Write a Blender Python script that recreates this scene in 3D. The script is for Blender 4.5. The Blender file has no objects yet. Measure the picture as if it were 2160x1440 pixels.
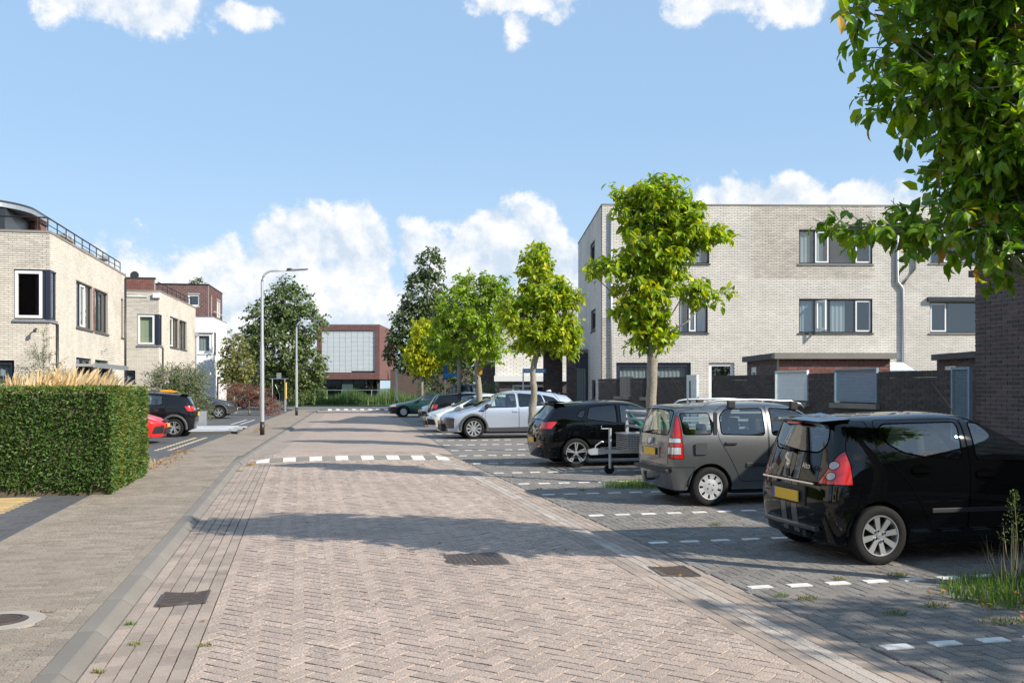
import bpy, bmesh, math, random
import numpy as np
from mathutils import Vector, Matrix, noise as mnoise
R = math.radians
rng = np.random.default_rng(7)
random.seed(7)
SC = bpy.context.scene
COL = SC.collection

# ------------------------------------------------------------------ camera
TH = R(12.55)
cam = bpy.data.cameras.new('camera'); camo = bpy.data.objects.new('camera', cam); COL.objects.link(camo)
cam.sensor_width = 36.0; cam.lens = 36.0 * 2000 / 2160; cam.shift_y = 95 / 2160
cam.clip_start = 0.1; cam.clip_end = 3000
camo.location = (0, 0, 1.75); camo.rotation_euler = (R(90), 0, -TH)
SC.camera = camo

# ------------------------------------------------------------------ sky, sun, exposure
SUN_EL = R(33)
sh = Vector((0.76, -0.65)).normalized()
SDIR = Vector((sh.x * math.cos(SUN_EL), sh.y * math.cos(SUN_EL), math.sin(SUN_EL)))
world = bpy.data.worlds.new('World'); SC.world = world; world.use_nodes = True
def build_world():
    nt = world.node_tree; N = nt.nodes; L = nt.links; N.clear()
    def nd(t, **k):
        n = N.new(t)
        for a, b in k.items(): setattr(n, a, b)
        return n
    def mth(op, a, b=None, clamp=False):
        n = nd('ShaderNodeMath', operation=op, use_clamp=clamp)
        for i, v in enumerate((a, b)):
            if v is None: continue
            if isinstance(v, (int, float)): n.inputs[i].default_value = v
            else: L.new(v, n.inputs[i])
        return n.outputs[0]
    out = nd('ShaderNodeOutputWorld')
    sky = nd('ShaderNodeTexSky', sky_type='NISHITA', sun_disc=False)
    sky.sun_elevation = SUN_EL; sky.sun_rotation = math.atan2(SDIR.x, SDIR.y)
    sky.air_density = 1.0; sky.dust_density = 0.7; sky.ozone_density = 1.3; sky.altitude = 0
    tc = nd('ShaderNodeTexCoord')
    sep = nd('ShaderNodeSeparateXYZ'); L.new(tc.outputs['Generated'], sep.inputs[0])
    az = mth('ARCTAN2', sep.outputs[0], sep.outputs[1])          # azimuth from +Y towards +X
    el = mth('ARCSINE', sep.outputs[2])
    cv = nd('ShaderNodeCombineXYZ'); L.new(az, cv.inputs[0]); L.new(el, cv.inputs[1])
    # cloud banks: (azimuth deg, elevation deg, half width deg, half height deg)
    banks = [(-9, 3, 6, 4.4), (-4, 3.4, 5, 4.6), (-.5, 4, 4, 5.0), (.9, 8.2, 2.3, 2.4), (3.6, 8.2, 2.5, 2.7), (2.5, 4, 4, 5), (8, 7.6, 2.3, 2.4), (11, 8.2, 2.5, 2.6), (13.6, 8.2, 2.2, 3.0), (15, 5, 2, 4), (10, 4, 6, 4),
             (25.5, 10.3, 2.6, 2.2), (29, 10.0, 3, 2.2), (33, 9.6, 3.5, 2.2), (29, 6.5, 8, 4), (-12, 20.2, 3, 1.5), (-8, 20.6, 3.2, 2.0), (-3.6, 20.9, 2.2, .9), (12.5, 22.2, 3.8, 1.2), (12.9, 20.8, .9, 1.2), (25, 21.5, 3.2, 1.5), (29, 21.3, 3.2, 1.4)]
    banks = [(a, e, ra * (1.2 if e < 15 else 1.1), re * (1.2 if e < 15 else 1.1)) for a, e, ra, re in banks]
    r2 = random.Random(3)
    for k in range(18):
        a = 48 + (k + r2.random()) * 264 / 18
        banks.append((a if a < 180 else a - 360, r2.choice([3.5, 5, 7, 8, 15, 21, 24]), r2.uniform(4, 9), r2.uniform(2, 4.5)))
    warp = nd('ShaderNodeTexNoise'); warp.inputs['Scale'].default_value = 9.0; warp.inputs['Detail'].default_value = 3
    L.new(tc.outputs['Generated'], warp.inputs['Vector'])
    w1 = nd('ShaderNodeVectorMath', operation='SUBTRACT'); L.new(warp.outputs['Color'], w1.inputs[0]); w1.inputs[1].default_value = (.5, .5, .5)
    w2 = nd('ShaderNodeVectorMath', operation='SCALE'); L.new(w1.outputs[0], w2.inputs[0]); w2.inputs['Scale'].default_value = 0.055
    w3 = nd('ShaderNodeVectorMath', operation='ADD'); L.new(cv.outputs[0], w3.inputs[0]); L.new(w2.outputs[0], w3.inputs[1])
    acc = None
    for (a, e, ra, re) in banks:
        s1 = nd('ShaderNodeVectorMath', operation='SUBTRACT'); L.new(w3.outputs[0], s1.inputs[0]); s1.inputs[1].default_value = (R(a), R(e), 0)
        s2 = nd('ShaderNodeVectorMath', operation='MULTIPLY'); L.new(s1.outputs[0], s2.inputs[0]); s2.inputs[1].default_value = (1 / R(ra), 1 / R(re), 0)
        s3 = nd('ShaderNodeVectorMath', operation='LENGTH'); L.new(s2.outputs[0], s3.inputs[0])
        d = mth('MULTIPLY', mth('SUBTRACT', 1.0, s3.outputs['Value']), 2.0 if e < 15 else 1.2)
        acc = d if acc is None else mth('MAXIMUM', acc, d)
    def lumps(vec):
        tot = None
        for sc, am in ((17, .42), (44, .24)):
            v = nd('ShaderNodeTexVoronoi', feature='F1'); v.inputs['Scale'].default_value = sc; L.new(vec, v.inputs['Vector'])
            q = mth('MULTIPLY', mth('SUBTRACT', .45, v.outputs['Distance']), am * 1.5); tot = q if tot is None else mth('ADD', tot, q)
        n1 = nd('ShaderNodeTexNoise'); n1.inputs['Scale'].default_value = 17; n1.inputs['Detail'].default_value = 9; n1.inputs['Roughness'].default_value = .62; L.new(vec, n1.inputs['Vector'])
        n3 = nd('ShaderNodeTexNoise'); n3.inputs['Scale'].default_value = 46; n3.inputs['Detail'].default_value = 6; n3.inputs['Roughness'].default_value = .65; L.new(vec, n3.inputs['Vector'])
        tot = mth('ADD', tot, mth('MULTIPLY', mth('SUBTRACT', n3.outputs['Fac'], .5), 1.3))
        return mth('ADD', tot, mth('MULTIPLY', mth('SUBTRACT', n1.outputs['Fac'], .5), 1.9))
    wv = nd('ShaderNodeVectorMath', operation='ADD'); L.new(tc.outputs['Generated'], wv.inputs[0]); w4 = nd('ShaderNodeVectorMath', operation='SCALE'); L.new(w1.outputs[0], w4.inputs[0]); w4.inputs['Scale'].default_value = .02; L.new(w4.outputs[0], wv.inputs[1])
    la = lumps(wv.outputs[0]); wo = nd('ShaderNodeVectorMath', operation='ADD'); L.new(wv.outputs[0], wo.inputs[0]); wo.inputs[1].default_value = (SDIR.x * .012, SDIR.y * .012, .016); lb = lumps(wo.outputs[0])
    dens = mth('ADD', mth('MULTIPLY', acc, 1.0), la)
    mr = nd('ShaderNodeMapRange', interpolation_type='SMOOTHSTEP'); L.new(dens, mr.inputs[0]); mr.inputs[1].default_value = 0.04; mr.inputs[2].default_value = 0.55
    n2 = nd('ShaderNodeTexNoise'); n2.inputs['Scale'].default_value = 6; n2.inputs['Detail'].default_value = 6; L.new(w3.outputs[0], n2.inputs['Vector'])
    lit = mth('ADD', mth('MULTIPLY', mth('SUBTRACT', la, lb), 1.5), mth('ADD', .64, mth('MULTIPLY', mth('SUBTRACT', n2.outputs['Fac'], .5), 1.1)), clamp=True)
    cc = nd('ShaderNodeMixRGB'); L.new(lit, cc.inputs[0]); cc.inputs[1].default_value = (2.0, 2.32, 2.7, 1); cc.inputs[2].default_value = (3.1, 3.1, 3.12, 1)
    hz = nd('ShaderNodeMapRange', interpolation_type='SMOOTHSTEP'); L.new(el, hz.inputs[0]); hz.inputs[1].default_value = R(16); hz.inputs[2].default_value = R(-1)
    hz.inputs[3].default_value = 0; hz.inputs[4].default_value = 0.6
    skym = nd('ShaderNodeMixRGB', blend_type='MULTIPLY'); skym.inputs[0].default_value = 1; gm = nd('ShaderNodeGamma'); gm.inputs[1].default_value = .25; L.new(sky.outputs[0], gm.inputs[0]); L.new(gm.outputs[0], skym.inputs[1]); skym.inputs[2].default_value = (1.0, 1.39, 1.86, 1)
    pale = nd('ShaderNodeMixRGB'); L.new(hz.outputs[0], pale.inputs[0]); L.new(skym.outputs[0], pale.inputs[1]); pale.inputs[2].default_value = (2.0, 2.55, 3.05, 1)
    mx = nd('ShaderNodeMixRGB'); L.new(mth('MULTIPLY', mr.outputs[0], 0.93), mx.inputs[0]); L.new(pale.outputs[0], mx.inputs[1]); L.new(cc.outputs[0], mx.inputs[2])
    bg = nd('ShaderNodeBackground'); bg.inputs[1].default_value = 0.15
    L.new(mx.outputs[0], bg.inputs[0]); L.new(bg.outputs[0], out.inputs[0])
build_world()
sl = bpy.data.lights.new('sun', 'SUN'); sl.energy = 3.0; sl.angle = R(0.53); sl.color = (1.0, 0.93, 0.82)
so = bpy.data.objects.new('sun', sl); COL.objects.link(so)
so.rotation_euler = (-SDIR).to_track_quat('-Z', 'Y').to_euler(); so.location = (20, -20, 30)
SC.view_settings.view_transform = 'Standard'; SC.view_settings.look = 'None'
SC.view_settings.gamma = 1.0; SC.view_settings.use_curve_mapping = False
SC.view_settings.exposure = 1.17
SC.render.engine = 'CYCLES'
SC.cycles.max_bounces = 7; SC.cycles.transparent_max_bounces = 24; SC.cycles.use_denoising = True
SC.cycles.caustics_reflective = False; SC.cycles.caustics_refractive = False
SC.cycles.sample_clamp_indirect = 8

# ------------------------------------------------------------------ materials
def rgba(c): return (c[0], c[1], c[2], 1.0)
MATS = {}
def mat(name, col, col2=None, rough=.6, metal=0, var=0.0, ns=0, na=0.0, bump=0.0, bs=60, coat=0.0, trl=0.0, spec=.5, fine=0.0, fs=160, emit=0, stain=0.0, ss=.5):
    """plain procedural material; col/col2 mixed by a random value per piece, noise in colour and relief"""
    m = bpy.data.materials.new(name); m.use_nodes = True
    nt = m.node_tree; N = nt.nodes; L = nt.links; b = N['Principled BSDF']
    b.inputs['Roughness'].default_value = rough; b.inputs['Metallic'].default_value = metal
    b.inputs['Specular IOR Level'].default_value = spec; b.inputs['Coat Weight'].default_value = coat; b.inputs['Coat Roughness'].default_value = .03
    base = N.new('ShaderNodeRGB'); base.outputs[0].default_value = rgba(col); c = base.outputs[0]
    rnd = None
    if col2 is not None or var:
        g = N.new('ShaderNodeNewGeometry'); o = N.new('ShaderNodeObjectInfo')
        a = N.new('ShaderNodeMath'); a.operation = 'ADD'; L.new(g.outputs['Random Per Island'], a.inputs[0]); L.new(o.outputs['Random'], a.inputs[1])
        fr = N.new('ShaderNodeMath'); fr.operation = 'FRACT'; L.new(a.outputs[0], fr.inputs[0]); rnd = fr.outputs[0]
    if col2 is not None:
        mx = N.new('ShaderNodeMixRGB'); L.new(rnd, mx.inputs[0]); L.new(c, mx.inputs[1]); mx.inputs[2].default_value = rgba(col2); c = mx.outputs[0]
    def mulfac(c, val, lo, hi):
        mr = N.new('ShaderNodeMapRange'); L.new(val, mr.inputs[0]); mr.inputs[3].default_value = lo; mr.inputs[4].default_value = hi
        mm = N.new('ShaderNodeMixRGB'); mm.blend_type = 'MULTIPLY'; mm.inputs[0].default_value = 1; L.new(c, mm.inputs[1]); L.new(mr.outputs[0], mm.inputs[2]); return mm.outputs[0]
    tc = N.new('ShaderNodeTexCoord')
    if var:
        h = N.new('ShaderNodeMath'); h.operation = 'MULTIPLY'; L.new(rnd, h.inputs[0]); h.inputs[1].default_value = 7.31
        f2 = N.new('ShaderNodeMath'); f2.operation = 'FRACT'; L.new(h.outputs[0], f2.inputs[0]); c = mulfac(c, f2.outputs[0], 1 - var, 1 + var)
    def nz(scale, det=4, rg=.55):
        n = N.new('ShaderNodeTexNoise'); n.inputs['Scale'].default_value = scale; n.inputs['Detail'].default_value = det; n.inputs['Roughness'].default_value = rg
        L.new(tc.outputs['Object'], n.inputs['Vector']); return n.outputs['Fac']
    if na: c = mulfac(c, nz(ns), 1 - na * 1.6, 1 + na * 1.6)
    if stain:
        st = N.new('ShaderNodeMapRange'); L.new(nz(ss, 6, .65), st.inputs[0]); st.inputs[1].default_value = .45; st.inputs[2].default_value = .72
        c = mulfac(c, st.outputs[0], 1.0, 1 - stain)
    if fine:
        v = nz(fs, 2, .6); mr = N.new('ShaderNodeMapRange'); L.new(v, mr.inputs[0]); mr.inputs[1].default_value = .3; mr.inputs[2].default_value = .7
        c = mulfac(c, mr.outputs[0], 1 - fine, 1 + fine)
    L.new(c, b.inputs['Base Color'])
    if bump:
        bp = N.new('ShaderNodeBump'); bp.inputs['Strength'].default_value = bump; bp.inputs['Distance'].default_value = .01; L.new(nz(bs, 3), bp.inputs['Height']); L.new(bp.outputs[0], b.inputs['Normal'])
    if trl:
        t = N.new('ShaderNodeBsdfTranslucent'); hs = N.new('ShaderNodeHueSaturation'); hs.inputs['Value'].default_value = 1.7; hs.inputs['Saturation'].default_value = 1.1; L.new(c, hs.inputs['Color']); L.new(hs.outputs[0], t.inputs[0])
        ms = N.new('ShaderNodeMixShader'); ms.inputs[0].default_value = trl; L.new(b.outputs[0], ms.inputs[1]); L.new(t.outputs[0], ms.inputs[2]); L.new(ms.outputs[0], N['Material Output'].inputs[0])
    if emit: b.inputs['Emission Color'].default_value = rgba(col); b.inputs['Emission Strength'].default_value = emit
    MATS[name] = m; return m
def glass(name, tint=(.6, .68, .66), refl=.9, ior=1.5, rough=0.0):
    m = bpy.data.materials.new(name); m.use_nodes = True; nt = m.node_tree; N = nt.nodes; L = nt.links; N.remove(N['Principled BSDF'])
    t = N.new('ShaderNodeBsdfTransparent'); t.inputs[0].default_value = rgba(tint)
    g = N.new('ShaderNodeBsdfGlossy'); g.inputs['Roughness'].default_value = rough; g.inputs[0].default_value = (refl, refl, refl, 1)
    lw = N.new('ShaderNodeLayerWeight'); lw.inputs[0].default_value = .5; f0 = ((ior - 1) / (ior + 1)) ** 2
    pw = N.new('ShaderNodeMath'); pw.operation = 'POWER'; L.new(lw.outputs['Facing'], pw.inputs[0]); pw.inputs[1].default_value = 4.5
    ma = N.new('ShaderNodeMath'); ma.operation = 'MULTIPLY_ADD'; L.new(pw.outputs[0], ma.inputs[0]); ma.inputs[1].default_value = 1 - f0; ma.inputs[2].default_value = f0
    ms = N.new('ShaderNodeMixShader'); L.new(ma.outputs[0], ms.inputs[0]); L.new(t.outputs[0], ms.inputs[1]); L.new(g.outputs[0], ms.inputs[2])
    L.new(ms.outputs[0], N['Material Output'].inputs[0]); MATS[name] = m; return m

# paving
mat('road_paver', (.425, .33, .27), (.37, .295, .245), rough=.85, var=.10, ns=1.1, na=.14, fine=.55, fs=75, bump=.5, bs=90, stain=.14, ss=.35)
mat('walk_paver', (.31, .255, .20), (.25, .21, .165), rough=.85, var=.10, ns=1.0, na=.13, fine=.5, fs=75, bump=.5, bs=120, stain=.2, ss=1.2)
mat('gutter_paver', (.41, .325, .265), (.32, .26, .215), rough=.85, var=.10, ns=1.3, na=.16, fine=.3, fs=120, bump=.5, bs=120, stain=.25, ss=1.5)
mat('dusty_paver', (.47, .40, .34), (.38, .325, .28), rough=.9, var=.08, ns=1.5, na=.2, fine=.35, fs=75, stain=.3, ss=.9)
mat('bay_paver', (.235, .21, .185), (.18, .165, .15), rough=.85, var=.12, ns=1.0, na=.15, fine=.5, fs=75, bump=.5, bs=120)
mat('white_paver', (.74, .72, .67), rough=.75, var=.08, ns=9, na=.08, fine=.2, fs=60, stain=.3, ss=7)
mat('joint', (.15, .128, .10), rough=.95, ns=3, na=.25, fine=.3)
mat('kerb_stone', (.235, .21, .18), (.205, .185, .16), rough=.85, var=.06, ns=2, na=.14, fine=.22, bump=.4, bs=90, stain=.2)
mat('asphalt', (.15, .145, .14), rough=.9, ns=.6, na=.12, fine=.25)
mat('soil', (.12, .09, .06), rough=.95, ns=5, na=.3, fine=.4, bump=.8, bs=40)
mat('lawn_ground', (.10, .14, .045), rough=.95, ns=2, na=.3, fine=.4)
mat('dark_tile', (.105, .105, .108), (.085, .086, .09), rough=.75, var=.1, ns=3, na=.15, fine=.2)
mat('yellow_brick', (.56, .40, .19), (.48, .34, .16), rough=.8, var=.12, ns=4, na=.12, fine=.2)
mat('pale_yellow', (.52, .44, .30), (.46, .40, .28), rough=.8, var=.1, fine=.2)
mat('pale_slab', (.50, .51, .52), (.44, .45, .47), rough=.7, var=.05, ns=2, na=.1, fine=.1)
# masonry
mat('cream_brick', (.74, .675, .575), (.68, .61, .51), rough=.85, var=.06, ns=1.5, na=.06, fine=.14, fs=60, bump=.5, bs=70, stain=.22, ss=.45)
mat('mortar_grey', (.33, .30, .26), rough=.95, fine=.2)
mat('pale_brick', (.76, .715, .645), (.69, .645, .575), rough=.85, var=.055, ns=1.2, na=.06, fine=.14, fs=60, bump=.5, bs=70, stain=.25, ss=.35)
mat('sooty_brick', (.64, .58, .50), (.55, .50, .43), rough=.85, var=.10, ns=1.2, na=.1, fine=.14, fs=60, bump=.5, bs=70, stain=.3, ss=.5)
mat('mortar_dark', (.13, .12, .11), rough=.95, fine=.2)
mat('mortar_mid', (.24, .22, .195), rough=.95, fine=.2)
mat('mortar_light', (.36, .335, .30), rough=.95, fine=.2)
mat('dark_brick', (.085, .073, .070), (.13, .085, .08), rough=.75, var=.25, ns=5, na=.15, fine=.25, fs=70, bump=.8, bs=60)
mat('black_brick', (.066, .056, .052), (.09, .072, .066), rough=.8, var=.2, ns=5, na=.15, fine=.25, fs=70, bump=.8, bs=60)
mat('red_brick', (.25, .105, .075), (.19, .075, .058), rough=.8, var=.18, ns=5, na=.12, fine=.2, fs=70, bump=.6, bs=60)
mat('plum_brick', (.17, .075, .068), (.13, .06, .058), rough=.8, var=.15, ns=5, na=.12, fine=.2, fs=70, bump=.6, bs=60)
mat('brown_brick', (.15, .105, .09), (.12, .085, .075), rough=.85, var=.1, ns=4, na=.1, fine=.2, bump=.4)
mat('rust_brick', (.20, .095, .085), (.165, .075, .07), rough=.85, var=.1, ns=3, na=.1, fine=.15, bump=.4)
mat('concrete', (.27, .25, .22), rough=.9, ns=3, na=.2, fine=.25, bump=.4, stain=.3, ss=1.5)
mat('dark_concrete', (.10, .095, .09), rough=.9, ns=3, na=.2, fine=.2, bump=.4)
mat('white_render', (.82, .81, .80), rough=.85, ns=1, na=.03, bump=.1, bs=60)
mat('roof_felt', (.06, .06, .06), rough=.9, ns=3, na=.2)
# joinery, metal
mat('navy_frame', (.028, .034, .055), rough=.35)
mat('dark_frame', (.035, .040, .045), rough=.35)
mat('white_frame', (.80, .80, .78), rough=.35, ns=6, na=.03)
mat('curtain', (.70, .72, .68), rough=.9, trl=.3)
mat('blind', (.62, .63, .40), rough=.9)
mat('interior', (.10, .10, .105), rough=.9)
mat('galv', (.46, .49, .52), rough=.45, metal=.7, ns=8, na=.12)
mat('blue_steel', (.24, .33, .39), rough=.5, metal=.2, ns=9, na=.1)
mat('pale_steel', (.70, .76, .76), rough=.45, metal=.1, ns=9, na=.08)
mat('grey_plank', (.20, .19, .175), (.15, .14, .13), rough=.85, var=.12, ns=12, na=.15)
mat('lamp_paint', (.55, .57, .60), rough=.35, metal=.55)
mat('black_paint', (.02, .02, .022), rough=.4)
mat('black_metal', (.018, .018, .02), rough=.5, metal=.3)
mat('zinc', (.42, .44, .46), rough=.4, metal=.6, ns=5, na=.1)
mat('shutter_white', (.55, .58, .61), rough=.5, var=.03)
mat('grey_door', (.21, .245, .24), rough=.5)
mat('sign_blue', (.02, .17, .42), rough=.35)
mat('sign_navy', (.03, .08, .17), rough=.4)
mat('cast_iron', (.11, .085, .072), rough=.6, metal=.4, ns=20, na=.25, bump=.5, bs=80)
mat('concrete_pale', (.36, .32, .27), rough=.9, ns=4, na=.12, fine=.2, bump=.4)
glass('house_glass', (.72, .79, .82), .95, 2.3)
glass('far_glass', (.10, .13, .14), .8, 1.9)
# plants
mat('bark', (.30, .265, .21), rough=.9, ns=6, na=.3, fine=.25, fs=40, bump=1.0, bs=25, stain=.3, ss=6)
mat('bark_dark', (.10, .085, .07), rough=.9, ns=6, na=.3, bump=1.0, bs=25)
mat('leaf_street', (.15, .28, .02), (.36, .43, .02), rough=.42, var=.22, trl=.42, spec=.45)
mat('leaf_bright', (.33, .42, .012), (.58, .52, .01), rough=.45, var=.2, trl=.4)
mat('leaf_near', (.09, .205, .016), (.19, .31, .02), rough=.40, var=.25, trl=.40, spec=.5)
mat('leaf_yellowing', (.38, .30, .02), (.45, .22, .02), rough=.5, var=.2, trl=.35)
mat('leaf_alder', (.07, .11, .032), (.11, .15, .045), rough=.5, var=.25, trl=.22)
mat('leaf_alder2', (.085, .135, .04), (.15, .20, .06), rough=.5, var=.25, trl=.25)
mat('leaf_katsura', (.17, .21, .04), (.24, .22, .06), rough=.5, var=.25, trl=.3)
mat('leaf_olive', (.10, .145, .06), (.19, .23, .12), rough=.5, var=.25, trl=.2)
mat('leaf_maple', (.15, .035, .025), (.22, .06, .035), rough=.5, var=.25, trl=.3)
mat('leaf_yew', (.042, .105, .016), (.085, .155, .026), rough=.5, var=.3, trl=.15)
mat('leaf_yew_tip_lit', (.13, .16, .02), (.19, .19, .03), rough=.5, var=.3, trl=.25)
mat('leaf_box', (.09, .15, .03), (.15, .20, .04), rough=.5, var=.25, trl=.25)
mat('leaf_reed', (.07, .13, .03), (.13, .19, .06), rough=.6, var=.25, trl=.3)
mat('leaf_lavender', (.22, .23, .21), (.30, .29, .27), rough=.8, var=.2, trl=.2)
mat('grass_blade', (.07, .15, .02), (.13, .20, .03), rough=.6, var=.25, trl=.3)
mat('dry_grass', (.40, .32, .18), (.50, .42, .26), rough=.8, var=.15, trl=.2)
mat('plume', (.66, .54, .34), (.60, .46, .26), rough=.9, var=.15, trl=.35)
mat('dead_leaf', (.42, .18, .05), (.30, .16, .07), rough=.8, var=.25)
mat('moss', (.16, .18, .04), (.22, .22, .05), rough=.9, var=.2)

# ------------------------------------------------------------------ mesh helpers
def link(o, parent=None):
    COL.objects.link(o)
    if parent is not None: o.parent = parent
    return o
def thing(name, label, cat, loc=(0, 0, 0), rz=0.0, group=None):
    o = bpy.data.objects.new(name, None); o.empty_display_size = .2; link(o)
    o.location = loc; o.rotation_euler = (0, 0, rz); tag(o, label, cat, group); return o
def tag(o, label=None, cat=None, group=None, kind=None):
    if label: o['label'] = label
    if cat: o['category'] = cat
    if group: o['group'] = group
    if kind: o['kind'] = kind
    return o
class MB:
    def __init__(s): s.v = []; s.f = []; s.m = []; s.mi = 0
    def add(s, vs, fs):
        k = len(s.v); s.v.extend([tuple(p) for p in vs])
        for f in fs: s.f.append(tuple(i + k for i in f)); s.m.append(s.mi)
        return s
    def box(s, x0, x1, y0, y1, z0, z1):
        return s.add([(x0, y0, z0), (x1, y0, z0), (x1, y1, z0), (x0, y1, z0), (x0, y0, z1), (x1, y0, z1), (x1, y1, z1), (x0, y1, z1)],
                     [(0, 3, 2, 1), (4, 5, 6, 7), (0, 1, 5, 4), (1, 2, 6, 5), (2, 3, 7, 6), (3, 0, 4, 7)])
    def ob(s, fr, a0, a1, d0, d1, z0, z1):
        """box in a wall frame: a along the wall, d outwards, z up"""
        P = fr
        return s.add([P(a0, d1, z0), P(a1, d1, z0), P(a1, d0, z0), P(a0, d0, z0), P(a0, d1, z1), P(a1, d1, z1), P(a1, d0, z1), P(a0, d0, z1)],
                     [(0, 3, 2, 1), (4, 5, 6, 7), (0, 1, 5, 4), (1, 2, 6, 5), (2, 3, 7, 6), (3, 0, 4, 7)])
    def tube(s, pts, r, n=8, cap=True):
        pts = [Vector(p) for p in pts]; rs = [float(q) for q in r] if isinstance(r, (list, tuple)) else [float(r)] * len(pts)
        up = Vector((0, 0, 1)); vs = []
        for i, p in enumerate(pts):
            d = (pts[min(i + 1, len(pts) - 1)] - pts[max(i - 1, 0)]).normalized()
            a = d.cross(up if abs(d.z) < .95 else Vector((1, 0, 0))).normalized(); b = a.cross(d).normalized()
            for k in range(n):
                t = 2 * math.pi * k / n; vs.append(p + rs[i] * (math.cos(t) * a + math.sin(t) * b))
        fs = []
        for i in range(len(pts) - 1):
            for k in range(n):
                k2 = (k + 1) % n; fs.append((i * n + k, i * n + k2, (i + 1) * n + k2, (i + 1) * n + k))
        if cap: fs.append(tuple(range(n - 1, -1, -1))); fs.append(tuple((len(pts) - 1) * n + k for k in range(n)))
        return s.add(vs, fs)
    def prism(s, poly, fn, h0, h1):
        """poly = list of 2d points, fn(u, v, h) -> 3d"""
        n = len(poly); vs = [fn(u, v, h0) for u, v in poly] + [fn(u, v, h1) for u, v in poly]
        fs = [tuple(range(n - 1, -1, -1)), tuple(range(n, 2 * n))] + [(i, (i + 1) % n, n + (i + 1) % n, n + i) for i in range(n)]
        return s.add(vs, fs)
    def lathe(s, prof, fn, n=24, closed=False):
        """prof = list of (radius, height), fn(x, y, h) -> 3d"""
        vs = [fn(r * math.cos(2 * math.pi * k / n), r * math.sin(2 * math.pi * k / n), h) for r, h in prof for k in range(n)]
        m = len(prof); fs = []
        for i in range(m if closed else m - 1):
            j = (i + 1) % m
            for k in range(n): fs.append((i * n + k, i * n + (k + 1) % n, j * n + (k + 1) % n, j * n + k))
        return s.add(vs, fs)
    def mesh(s, name, mats, smooth=False):
        me = bpy.data.meshes.new(name); me.from_pydata(s.v, [], s.f)
        for m in (mats if isinstance(mats, (list, tuple)) else [mats]): me.materials.append(MATS[m])
        if max(s.m, default=0): me.polygons.foreach_set('material_index', s.m)
        me.polygons.foreach_set('use_smooth', [bool(smooth)] * len(s.f))
        me.update(); return me
    def build(s, name, mats, parent=None, smooth=False, loc=None, rz=0, kind=None):
        o = bpy.data.objects.new(name, s.mesh(name, mats, smooth)); link(o, parent)
        if loc is not None: o.location = loc
        if rz: o.rotation_euler = (0, 0, rz)
        if kind: o['kind'] = kind
        return o
def bevel(o, w=.01, seg=1, ang=40):
    bm = bmesh.new(); bm.from_mesh(o.data); bmesh.ops.recalc_face_normals(bm, faces=bm.faces)
    es = [e for e in bm.edges if len(e.link_faces) == 2 and e.calc_face_angle(0) > R(ang)]
    bmesh.ops.bevel(bm, geom=es, offset=w, segments=seg, affect='EDGES', profile=.6, clamp_overlap=True)
    bm.to_mesh(o.data); bm.free(); return o
def frame2(o, ang):
    """wall frame: origin o (x, y), direction angle of the wall; outward normal is to the right of the direction"""
    u = (math.cos(ang), math.sin(ang)); n = (math.sin(ang), -math.cos(ang))
    return lambda a, d, z: (o[0] + u[0] * a + n[0] * d, o[1] + u[1] * a + n[1] * d, z)
def np_mesh(name, V, Fq, mats, smooth=False, mi=None):
    """V (n,3), Fq (m,k) same-size faces"""
    me = bpy.data.meshes.new(name); n = len(V); m, k = Fq.shape
    me.vertices.add(n); me.vertices.foreach_set('co', np.ascontiguousarray(V, dtype=np.float32).ravel())
    me.loops.add(m * k); me.loops.foreach_set('vertex_index', np.ascontiguousarray(Fq, dtype=np.int32).ravel())
    me.polygons.add(m); me.polygons.foreach_set('loop_start', np.arange(0, m * k, k, dtype=np.int32))
    for q in (mats if isinstance(mats, (list, tuple)) else [mats]): me.materials.append(MATS[q])
    if mi is not None: me.polygons.foreach_set('material_index', np.ascontiguousarray(mi, dtype=np.int32))
    me.polygons.foreach_set('use_smooth', [bool(smooth)] * m)
    me.update(calc_edges=True); me.validate(); return me
# ------------------------------------------------------------------ ground, road, paving
def bend(y): return 0.0 if y < 22 else .055 * (y - 22)
def sst(a, b, x):
    t = min(1, max(0, (x - a) / (b - a))); return t * t * (3 - 2 * t)
def crown(x): return .055 * (1 - ((x - 1.18) / 2.5) ** 2)
def hump(x, y):
    if y < 22: return 0.0
    h = min(1, max(0, (y - 22.25) / .45)) * (1 - sst(27, 36, y)); return .05 * h * sst(-1.2, -.7, x) * (1 - sst(3.1, 3.6, x))
def roadz(x, y): return crown(x) + hump(x - bend(y), y)
def strip(name, xs, ys, zf, mats, mi=None, kind='structure'):
    V = []; nx = len(xs)
    for y in ys:
        for x in xs: V.append((x + bend(y), y, zf(x, y)))
    Fq = []; M = []
    for j in range(len(ys) - 1):
        for i in range(nx - 1):
            a = j * nx + i; Fq.append((a, a + 1, a + nx + 1, a + nx)); M.append(mi(xs[i], ys[j]) if mi else 0)
    o = bpy.data.objects.new(name, np_mesh(name, np.array(V), np.array(Fq), mats, smooth=True, mi=M)); link(o); tag(o, kind=kind); return o
YF = 24.0                                             # paving is laid stone by stone up to here
g = MB(); g.box(-400, 400, -200, 900, -.5, -.08); ground = g.build('ground', 'lawn_ground'); tag(ground, kind='structure')
ysr = [-8, 0, 4] + list(np.arange(5, 22, 1.0)) + [22.24, 22.48, 22.71, 23.3, YF] + list(np.arange(25, 72.1, 1.5))
road = strip('road', [-1.30, -.98, -.66, -.3] + list(np.arange(0, 3.1, .3)) + [3.3, 3.72], ysr, lambda x, y: crown(x) + hump(x, y) - (.014 if y < YF - .01 else 0), ['joint', 'road_paver', 'gutter_paver'],
             lambda x, y: 0 if y < YF - .01 else (2 if (x < -.67 or x >= 2.98) else 1))
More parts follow.
